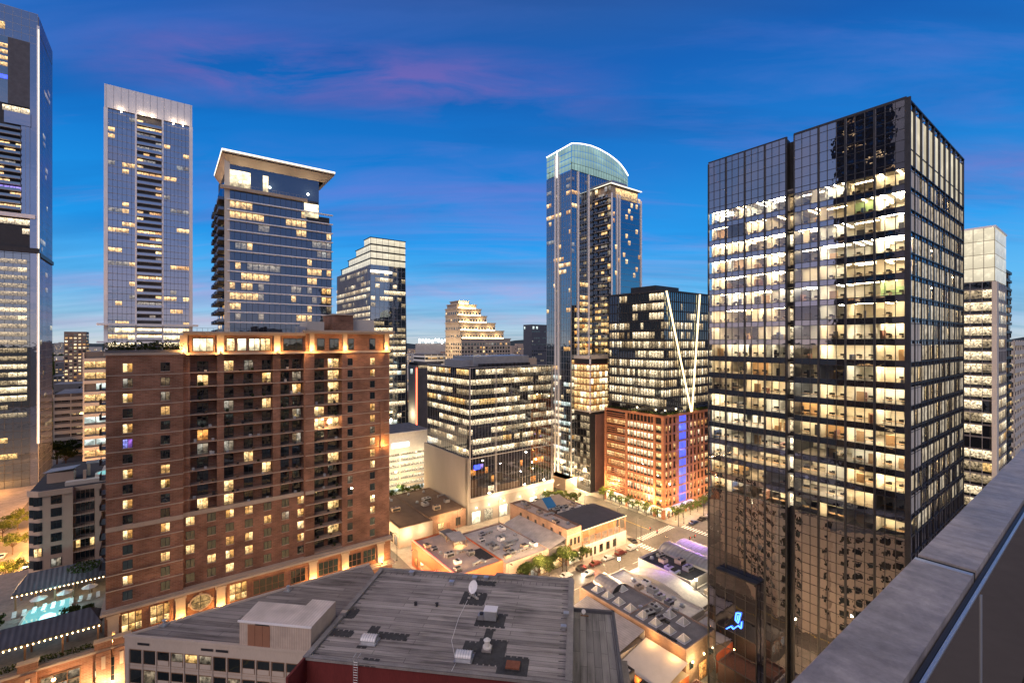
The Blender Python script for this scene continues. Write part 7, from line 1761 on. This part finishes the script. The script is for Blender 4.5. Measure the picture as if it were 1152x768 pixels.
openings(r, W, D, [('S', .6+i*1.7, 1.4, 2.6, 2.4, 'lit_dim') for i in range(4)] + [('W', 1+i*2.4, 1.8, 1, 3.6, 'lit_dim') for i in range(4)])
r, W, D = low_building('service_building', 'grey service building with roof machines at the foot of the nearest glass tower', 'building', 84.5, 95.2, 27, 44, 5, 'pale_concrete', 'felt_grey', .4)
clutter(86.5, 93.5, 30, 42, 5, 'on the service roof below the glass tower', 6)
r = gthing('blue_emblem_sign', 'glowing blue emblem on the dark glass box at the foot of the nearest tower', 'sign', 94.3, 49.0, 11.2)
m = MB()
for (a, b) in (((-1.6, 4.6), (-.6, 5.6)), ((-.6, 5.6), (-.1, 5.3)), ((-.1, 5.3), (.9, 6.5)), ((.9, 6.5), (1.5, 6.2)), ((1.5, 6.2), (1.6, 7.6)), ((.9, 7.0), (1.4, 9.2)), ((.3, 7.4), (.5, 8.9)), ((.5, 8.9), (1.4, 9.2)), ((.3, 7.4), (.9, 7.0)), ((.7, 7.5), (.9, 8.6))): m.bar((-.15, -a[0], a[1]), (-.15, -b[0], b[1]), .2, .16, 'blue_sign')
m.build('emblem', r)

# ================================================================ STREET LAMPS, TREES, CARS
def lamp_proto(x, y):
    r = thing('street_lamp', 'L', 'street lamp', x, y, .14, 0)
    m = MB(); m.cyl(0, 0, .18, 0, .5, 'dark_metal', 10); m.build('base', r)
    m = MB(); m.cyl(0, 0, .09, .5, 9.3, 'dark_metal', 8, .06); m.tube([(0, 0, 9.2), (.5, 0, 9.8), (1.5, 0, 9.9)], .05, 'dark_metal'); m.build('pole', r)
    m = MB(); m.box(1.2, 2.1, -.18, .18, 9.82, 9.96, 'dark_metal'); m.face([(1.25, -.15, 9.80), (1.25, .15, 9.80), (2.05, .15, 9.80), (2.05, -.15, 9.80)], 'lamp_warm'); m.build('lamp_head', r)
    return r
LAMPS = []
for s in range(-24, 50, 15): LAMPS.append((s, 118.5, -1, 'along the brick tower street'))
for s in (70, 82, 94, 106, 118, 130, 142): LAMPS.append((s, 111.2, -1, 'on the far kerb in front of the low bars'))
for s in (72, 88, 104, 120, 136): LAMPS.append((s, 92.2, 1, 'on the near kerb by the warehouses'))
for s in (173, 188, 202): LAMPS.append((s, 111.2, -1, 'before the terracotta block'))
for t in (120, 136, 152, 170, 190, 212): LAMPS.append((64.2, t, 3, 'up the side street left of the neon bar'))
for t in (122, 140, 158, 178, 200, 222): LAMPS.append((144, t, 2, 'up the side street beside the terracotta block'))
for t in (126, 146, 168): LAMPS.append((169, t, 3, 'in front of the shops of the terracotta block'))
for t in (70, 82): LAMPS.append((144, t, 2, 'beside the white barrel hall'))
for t in (150, 170, 190, 212, 236): LAMPS.append((-53, t, 2, 'on the avenue at the left edge')); LAMPS.append((-30, t, 3, 'on the avenue beside the tan apartment block'))
for (s, t) in ((66, 30), (76, 18), (58, 40), (88, 12), (70, 48)): LAMPS.append((s, t, 0, 'added out of view near the glass tower'))  # unseen lamps added to light the walls the tower mirrors
for s in (92, 112, 132): LAMPS.append((s, 158.5, 0, 'in the alley in front of the glass block'))
lp_ = None
for (s, t, d, key) in LAMPS:
    x, y = G(s, t)
    if lp_ is None: lp_ = lamp_proto(x, y); o = lp_
    else: o = copy_tree(lp_)
    o.location = (x, y, .14); o.rotation_euler = (0, 0, ROT + {-1: -math.pi/2, 1: math.pi/2, 2: 0, 3: math.pi, 0: 0}[d]); o['_key'] = key; o['_what'] = 'lit street lamp'
    o['group'] = 'street lamps ' + key
    L_ = o.rotation_euler[2]; light('POINT', 'street_glow', x+1.65*math.cos(L_), y+1.65*math.sin(L_), 9.6, 7600, (1, .64, .32), .3)

def tree_mesh(seed, hgt, rad, mat, n, leaf):
    rn = random.Random(seed); tm = MB(); th = hgt*.38
    tm.tube([(0, 0, 0), (.1, 0, th*.5), (0, .1, th)], .26*hgt/9, 'bark', 7, .17*hgt/9); cm = MB()
    k = 14
    for i in range(k):
        a = 2*math.pi*i/k*2.4+rn.uniform(-.4, .4); rr_ = rad*rn.uniform(.2, .95); z = hgt*rn.uniform(.52, .86)
        tm.tube([(0, 0, th*.9), (rr_*.5*math.cos(a), rr_*.5*math.sin(a), (th+z)/2), (rr_*math.cos(a), rr_*math.sin(a), z)], .10*hgt/9, 'bark', 5, .03)
        leaves(cm, rr_*math.cos(a), rr_*math.sin(a), z, rad*rn.uniform(.2, .42), rad*rn.uniform(.2, .42), hgt*rn.uniform(.07, .15), n//k, leaf, mat, rn, .3)
    leaves(cm, 0, 0, hgt*.82, rad*.5, rad*.5, hgt*.16, n//6, leaf, mat, rn, .8)
    return tm, cm
PROTO = {}
def tree(kind, x, y, z, key, group, sc=1.0):
    if kind not in PROTO:
        seed, h, rad, mat, n, leaf = {'oak': (1, 9, 4.6, 'leaf_green', 1900, .22), 'oak2': (2, 8.5, 4.2, 'leaf_dark', 1900, .22), 'small': (3, 6, 2.1, 'leaf_bright', 800, .17), 'park': (4, 11, 5.0, 'leaf_dark', 1300, .33), 'shrub': (5, 4.2, 2.2, 'leaf_green', 900, .16)}[kind]
        r = thing('tree', 'T', 'tree', x, y, z); tm, cm = tree_mesh(seed, h, rad, mat, n, leaf); tm.build('trunk', r); cm.build('crown', r); PROTO[kind] = r; o = r
    else: o = copy_tree(PROTO[kind])
    k = sc*CL.uniform(.9, 1.12); o.location = (x, y, z); o.scale = (k, k, k*CL.uniform(.92, 1.08)); o.rotation_euler = (0, 0, CL.uniform(0, 6.28))
    o['_key'] = key; o['_what'] = {'oak': 'spreading street oak', 'oak2': 'spreading street oak', 'small': 'small lit street tree', 'park': 'dark tree', 'shrub': 'small bushy tree'}[kind]; o['group'] = group
    return o
for i, (s, t) in enumerate(((89, 112.3), (94, 111.6), (99.5, 112.6), (105, 112.2), (110.5, 112.4), (115, 112.6))): tree('oak' if i % 2 else 'oak2', *G(s, t), .14, 'in front of the beige shop and brick building', 'street oaks before the low bars', .86 if i < 4 else .6)
for i in range(7): tree('small', *G(167.6, 121+i*4.9), .14, 'before the shops of the terracotta block', 'street trees by the terracotta block')
for i in range(6): tree('small', *G(173.5+i*5.5, 115.4), .14, 'along the blue lit side of the terracotta block', 'street trees along the blue lit side')
for (s, t) in ((147, 158), (143, 163), (149, 168), (142, 172), (146, 180), (150, 152), (139, 156)): tree('oak', *G(s-1, t), .14, 'between the glass block and the arched skyscraper', 'trees between the two towers', .8)
for (u, v, sc) in ((17, 682, .8), (26, 660, .8), (12, 700, .7)): Y = H*F/(v-CV+42); tree('oak2', (u-CU)/F*Y, Y, .14, 'beside the avenue below the pool', 'trees by the avenue', sc)
for (u, v) in ((8, 640), (14, 606), (3, 590), (20, 578)): Y = H*F/(v-CV+18); tree('oak', (u-CU)/F*Y, Y, .14, 'on the avenue median at the left edge', 'trees on the left avenue', .9)
for (u, v) in ((66, 482), (76, 476), (86, 480), (70, 496), (80, 500), (64, 508), (90, 492), (74, 512), (84, 468), (68, 466)): Y = H*F/(v-CV+14); tree('park', (u-CU)/F*Y, Y, .0, 'in the dark square beyond the tan apartments', 'trees of the dark square', 1.25)
for (u, v) in ((448, 487), (456, 478), (463, 483), (470, 474), (478, 480), (466, 466), (484, 472)): Y = H*F/(v-CV+10); tree('park', (u-CU)/F*Y, Y, 0, 'behind the white parking garage', 'trees behind the parking garage', 1.3)
for (s, t) in ((70, 208), (77, 210), (84, 208), (92, 210), (98, 208)): tree('oak', *G(s, t), .14, 'at the foot of the white parking garage', 'trees before the parking garage', .7)
for (s, t, z) in ((-15.5, 131, ZP), (-13.2, 132.5, ZP), (-27.6, 137.5, ZP), (-28.5, 134, ZP)): tree('shrub', *G(s, t), z, 'on the pool terrace', 'planting on the pool terrace')
rn = random.Random(6); r = gthing('terrace_planting', 'row of low leafy plants under the front awning of the pool terrace', 'plants', -34, 120.6, ZP); m = MB(); x = 0
while x < 23: leaves(m, x, 0, .5, .8, .5, .6, 40, .16, 'leaf_green', rn); x += .9
tag(m.build('foliage', r), kind='stuff')
r = gthing('terrace_planting', 'dark leafy hanging plants at the right end of the rear pool awning', 'plants', -15, 146, 22.6); m = MB(); leaves(m, 0, 0, 1, 3.2, 2.4, 1.1, 500, .2, 'leaf_dark', rn); tag(m.build('foliage', r), kind='stuff')

def car_parts(paint, seed, suv):
    r = thing('parked_car', 'C', 'car', 0, 0, .02)
    L2, W2, h0, h1, h2 = 2.3, .92, .32, .86 if not suv else 1.0, 1.42 if not suv else 1.78
    prof = [(-L2, h0), (-L2, h1-.12), (-L2+.12, h1), (-1.5, h1+.04), (-1.0 if not suv else -1.95, h2-.04), (-.55, h2), (.35, h2), (1.05, h1+.06), (2.05, h1-.10), (L2, h1-.28), (L2, h0)]
    m = MB(); n = len(prof); low = [(x, z) for x, z in prof]
    half = [W2 if z <= h1+.07 else W2*.78 for x, z in low]
    m.face([(x, -half[i], z) for i, (x, z) in enumerate(low)], paint); m.face([(x, half[i], z) for i, (x, z) in reversed(list(enumerate(low)))], paint)
    for i in range(n):
        j = (i+1) % n; (x0, z0), (x1, z1) = low[i], low[j]; m.quad((x0, half[i], z0), (x0, -half[i], z0), (x1, -half[j], z1), (x1, half[j], z1), paint)
    m.build('body', r)
    m = MB(); rear = -1.5 if not suv else -1.95
    m.quad((rear-.02 if not suv else -2.05, -.72, h1+.08), (rear-.02 if not suv else -2.05, .72, h1+.08), (-1.03 if not suv else -1.98, .66, h2-.06), (-1.03 if not suv else -1.98, -.66, h2-.06), 'glass_window'); m.quad((1.04, .74, h1+.1), (1.04, -.74, h1+.1), (.40, -.66, h2-.02), (.40, .66, h2-.02), 'glass_window')
    for sgn in (-1, 1): m.face([(-1.25, sgn*(W2*.90), h1+.14), (.85, sgn*(W2*.90), h1+.14), (.32, sgn*(W2*.79+.02), h2-.07), (-.95, sgn*(W2*.79+.02), h2-.07)], 'glass_window')
    m.build('window', r)
    for (x, sgn) in ((-1.42, -1), (1.42, -1), (-1.42, 1), (1.42, 1)):
        m = MB(); k = 12; y0, y1 = sgn*(W2-.18), sgn*(W2+.03)
        for i in range(k):
            a, b = 2*math.pi*i/k, 2*math.pi*(i+1)/k; m.quad((x+.33*math.cos(a), y0, .33+.33*math.sin(a)), (x+.33*math.cos(b), y0, .33+.33*math.sin(b)), (x+.33*math.cos(b), y1, .33+.33*math.sin(b)), (x+.33*math.cos(a), y1, .33+.33*math.sin(a)), 'black_rubber')
        m.face([(x+.33*math.cos(2*math.pi*i/k), y1, .33+.33*math.sin(2*math.pi*i/k)) for i in range(k)], 'black_rubber'); m.face([(x+.2*math.cos(2*math.pi*i/k), y1+sgn*.01, .33+.2*math.sin(2*math.pi*i/k)) for i in range(k)], 'galvanised'); m.build('wheel', r)
    for sgn in (-1, 1):
        m = MB(); m.box(L2-.05, L2+.02, sgn*.62-.16, sgn*.62+.16, h1-.42, h1-.30, 'galvanised'); m.build('headlight', r)
        m = MB(); m.box(-L2-.02, -L2+.05, sgn*.66-.14, sgn*.66+.14, h1-.3, h1-.14, 'tail_red' if seed == 99 else 'rust'); m.build('taillight', r)
    return r
CARP = {}
def car(kind, s, t, rz, label, group='cars parked along the streets'):
    if kind not in CARP: CARP[kind] = car_parts('car_'+kind.split('_')[0], 1, kind.endswith('suv')); o = CARP[kind]
    else: o = copy_tree(CARP[kind])
    x, y = G(s, t); o.location = (x, y, .02); o.rotation_euler = (0, 0, ROT+rz); o['label'] = label; o['group'] = group
    return o
car('white', 103.5, 108.9, 0, 'white parked car at the near end of the kerb row under the street oaks')
car('black_suv', 111.0, 109.0, 0, 'black parked van shaped car, second in the kerb row')
car('red', 117.2, 108.9, 0, 'dark red parked car between the black and the silver ones')
car('silver', 123.6, 109.0, 0, 'silver parked car in the middle of the kerb row')
car('red_suv', 130.2, 108.9, 0, 'dark red tall parked car in front of the tarp roofed bar')
car('white_suv', 137.0, 109.0, 0, 'white tall parked car nearest the crossing in the kerb row')
car('black', 141.9, 113.0, 1.2, 'black car turning at the corner of the tarp roofed bar')
o = car('silver', 110.2, 105.6, math.pi, 'silver moving car with bright lights beside the black parked one')
car('blue', 176.5, 109.0, 0, 'dark blue parked car below the blue lit strip')
car('black', 183.0, 108.8, 0, 'black parked car right of the blue one below the terracotta block')
car('silver', 189.5, 109.0, 0, 'silver parked car farthest along below the terracotta block')
car('white', 172.0, 97.0, 0, 'white car waiting past the crossing near the glass tower edge')
car('silver_suv', 178.5, 96.8, 0, 'silver tall car behind the white one near the glass tower edge')
car('silver', -41, 168, math.pi/2, 'silver car driving on the avenue at the left edge')
for q_, (s_, t_, d_, k_, c_) in enumerate(((-45, 196, 1, 'white', 'white car on the near lane of the left avenue'), (-37, 222, -1, 'black_suv', 'black tall car on the far lane of the left avenue'), (-46, 238, 1, 'silver', 'silver car near the cross street of the left avenue'), (-36.5, 190, -1, 'red', 'dark red car going away on the left avenue'))): car(k_, s_, t_, d_*math.pi/2, c_, 'cars on the left avenue')
car('white', 60.5, 174, math.pi/2, 'white car in the side street by the brown roofed workshop')
x, y = G(112.9, 105.6); r = car('white', 146, 99, math.pi*.95, 'white car with headlights on entering the crossing')
for (s, t, e) in ((107.3, 105.6, 600), (143.2, 99.2, 900)): x, y = G(s, t); light('POINT', 'headlight_glow', x, y, .9, e, (1, .9, .7), .1)
for (s, t) in ((113.6, 105.6),): x, y = G(s, t); light('POINT', 'taillight_glow', x, y, .9, 260, (1, .05, .03), .1)
# glaring lamp of a street corner seen over the warehouse roof
r = gthing('corner_floodlight', 'glaring white lamp on a short pole at the near kerb beyond the tin dormer', 'floodlight', 110.5, 93.0, .14); m = MB(); m.cyl(0, 0, .09, 0, 9.5, 'dark_metal', 8); m.build('pole', r); m = MB(); m.cyl(0, 0, .35, 9.5, 10, 'lamp_star', 10); m.build('lamp_head', r); light('POINT', 'corner_glow', 0, 0, 10.6, 2500, (1, .9, .7), .2, r)
# added bare lamps without fixtures, brightening pavements and the left avenue
for (s, t, e) in ((165, 150, 4500), (166, 170, 6000), (160, 190, 7000), (150, 205, 6000), (95, 207, 3500), (58, 200, 5000), (-40, 180, 16000), (-40, 205, 26000), (-40, 230, 40000), (-42, 262, 40000), (-42, 300, 30000), (-20, 256, 26000), (-62, 256, 30000), (-75, 335, 40000)):
    x, y = G(s, t); light('POINT', 'plaza_glow', x, y, 9, e, (1, .56, .20) if s > 0 else (1, .42, .11), 1.0)
# red and white barrier beside the glass tower, seen mirrored in its foot
rough_mat('neon_off', (0.6, 0.05, 0.03), .1, 1, .5)
r = gthing('road_barrier', 'row of red and white road barriers along the street behind the foreground roofs', 'road barrier', 58, 92.2, .14); m = MB(); bc = Cells(r, 'barrier_segment')
for i in range(14): mb = MB(); mb.box(i*2.2, i*2.2+2.1, 0, .5, 0, 1.0, 'paint_white' if i % 2 else 'neon_off'); bc.add(mb)
rough_mat('neon_off', (0.6, 0.05, 0.03), .1, 1, .5)
bc.flush(14)

# traffic signals at the crossing
for (s, t, d, lab) in ((144.2, 93.0, 0, 'traffic signal pole at the near left corner of the crossing'), (168.4, 93.0, 1, 'traffic signal pole at the near right corner of the crossing'), (144.2, 110.8, 3, 'traffic signal pole at the bar corner of the crossing'), (168.4, 110.8, 2, 'traffic signal pole at the terracotta block corner of the crossing')):
    r = gthing('traffic_signal', lab, 'traffic signal', s, t, .14, 'traffic signals at the crossing', d*math.pi/2)
    m = MB(); m.cyl(0, 0, .12, 0, 6.4, 'dark_metal', 8); m.tube([(0, 0, 6.1), (7.5, 0, 6.5)], .08, 'dark_metal'); m.build('pole', r)
    for xx in (4.2, 7.2):
        m = MB(); m.box(xx-.2, xx+.2, -.18, .18, 5.7, 6.9, 'dark_metal'); m.face([(xx+.12*math.cos(a*.785), -.19, 6.65+.12*math.sin(a*.785)) for a in range(8)], 'tail_red'); m.build('signal_head', r)

# ================================================================ DISTANT CITY
DR = random.Random(101); DC = []
def distant(u, Y, W, D, Z, mat, key, dens=.18, turn=0):
    x = (u-CU)/F*Y; nm = 'distant_building'; r = thing(nm, 'D', 'building', x, Y, 0, ROT, 'distant buildings '+key); r['_key'] = key; r['_what'] = 'low distant building'
    m = MB(); m.box(0, W, 0, D, 0, Z, mat, 'felt_grey')
    if DR.random() < .5: m.box(W*.3, W*.6, D*.3, D*.6, Z, Z+DR.uniform(2, 5), mat)
    z = 3
    while z+2.5 < Z:
        n = int(W/4)
        for j in range(n):
            if DR.random() < dens*2.4: pane('S', W, D, (j+.2)*W/n, (j+.8)*W/n, z, z+2, DR.choice(['lit_warm', 'lit_office', 'lit_dim', 'glass_window', 'glass_window']), .12, m)
        n = int(D/4)
        for j in range(n):
            if DR.random() < dens*2.4: pane('W', W, D, (j+.2)*D/n, (j+.8)*D/n, z, z+2, DR.choice(['lit_warm', 'lit_dim', 'glass_window']), .12, m); pane('E', W, D, (j+.2)*D/n, (j+.8)*D/n, z, z+2, DR.choice(['lit_warm', 'lit_dim', 'glass_window']), .12, m)
        z += 4
    m.build('wall', r); DC.append((x, Y)); return r
mats = ['limestone', 'tan_stucco', 'concrete', 'pale_concrete', 'brick_old', 'dark_concrete']
def scatter(u0, u1, Ys, key, zf):
    for Y in Ys:
        u = u0+DR.uniform(0, 4)
        while u < u1:
            W = DR.uniform(22, 44)*(Y/500)**.5; D = DR.uniform(18, 30); Z = zf(Y)*DR.uniform(.5, 1.15); distant(u, Y*DR.uniform(.97, 1.04), W, D, Z, DR.choice(mats), key); u += W*.85*F/Y+DR.uniform(1, 7)
scatter(58, 96, (430, 520, 640, 800, 1050, 1500, 2200), 'between the left skyscraper and the slim tower', lambda Y: min(62, 24+Y*.02))
scatter(458, 512, (430, 560, 720, 950, 1300, 1900), 'left of the golden stepped tower', lambda Y: min(64, 30+Y*.02))
scatter(572, 620, (480, 680, 1000, 1500), 'around the grey slab tower', lambda Y: min(68, 40+Y*.02))
scatter(1128, 1160, (420, 620, 900, 1400), 'past the lit crown tower at the right', lambda Y: min(64, 40+Y*.02))
scatter(214, 244, (330,), 'behind the brick tower roof', lambda Y: 78)
r = distant(72, 560, 20, 24, 88, 'brick_old', 'T', .4); r['label'] = 'lone brick and white tower on the skyline right of the left skyscraper'; r['group'] = 'distant towers'; del r['_key']
band_building(60, 300, 22, 40, 42, 'pale parking deck with open bays beyond the dark square', 'parking_deck', 4.4, 15, 'pale_concrete', lambda f, z, q: [(.2, 'lit_office_low'), (.6, 'glass_window')], 'parking garage', .5, 40)
band_building(478, 520, 46, 30, 62, 'white office with square windows left of the golden stepped tower', 'white_office', 4.6, 16, 'paint_white', lambda f, z, q: [(.25, 'lit_warm'), (.6, 'glass_window')], 'office building', .4, 40)
# far lights of the stadium glow
r = thing('stadium_lights', 'far blaze of white floodlights on the horizon left of the golden stepped tower', 'floodlights', -262, 1300, 70); m = MB()
for i in range(9): m.box(i*9, i*9+4, 0, 1, DR.uniform(0, 9), DR.uniform(10, 14), 'head_white')
m.build('lamp_head', r)
m = MB(); m.box(-10, 90, 2, 30, -70, 0, 'concrete'); m.build('stand', r)
# belt of trees across the far plain
rn = random.Random(9); m = MB()
for _ in range(5200):
    Y = rn.uniform(420, 2600); u = rn.choice([rn.uniform(56, 100), rn.uniform(455, 512), rn.uniform(570, 622), rn.uniform(1125, 1156)]); x = (u-CU)/F*Y; s = rn.uniform(3, 7)*(Y/600)**.4
    z0 = rn.uniform(4, 11); leaves(m, x, Y, z0, s, s, s*.6, 5, s*.45, 'leaf_dark', rn)
tag(m.build('far_trees'), kind='stuff')
# uplit smoke-free air above the horizon is left to the sky

# ================================================================ LABELS that tell look-alikes apart
ORD = ['first', 'second', 'third', 'fourth', 'fifth', 'sixth', 'seventh', 'eighth', 'ninth', 'tenth', 'eleventh', 'twelfth', 'thirteenth', 'fourteenth', 'fifteenth', 'sixteenth', 'seventeenth', 'eighteenth', 'nineteenth', 'twentieth']
ORD += ['twenty-'+o for o in ORD[:9]] + ['thirtieth'] + ['thirty-'+o for o in ORD[:9]] + ['fortieth'] + ['forty-'+o for o in ORD[:9]] + ['fiftieth'] + ['fifty-'+o for o in ORD[:9]] + ['sixtieth'] + ['sixty-'+o for o in ORD[:9]]
bpy.context.view_layer.update()
fam = {}
for o in list(SC.objects):
    if o.parent is None and '_key' in o: fam.setdefault((o['_what'], o['_key']), []).append(o)
for o in list(SC.objects):
    if o.parent is None and o.get('label') == 'LOUNGE': fam.setdefault(('white lounge chair', 'in the row behind the pool'), []).append(o)
    if o.parent is None and o.get('label') == 'UMB': fam.setdefault(('cream umbrella', 'over the pool lounge chairs'), []).append(o)
for (what, key), obs in fam.items():
    obs.sort(key=lambda o: CU+F*o.location.x/max(.1, o.location.y))
    for i, o in enumerate(obs):
        o['label'] = (f'{ORD[i]} {what} from left {key}' if len(obs) > 1 else f'lone {what} {key}')
        if 'group' not in o and len(obs) > 1: o['group'] = f'{what}s {key}'
        for k in ('_key', '_what'):
            if k in o: del o[k]
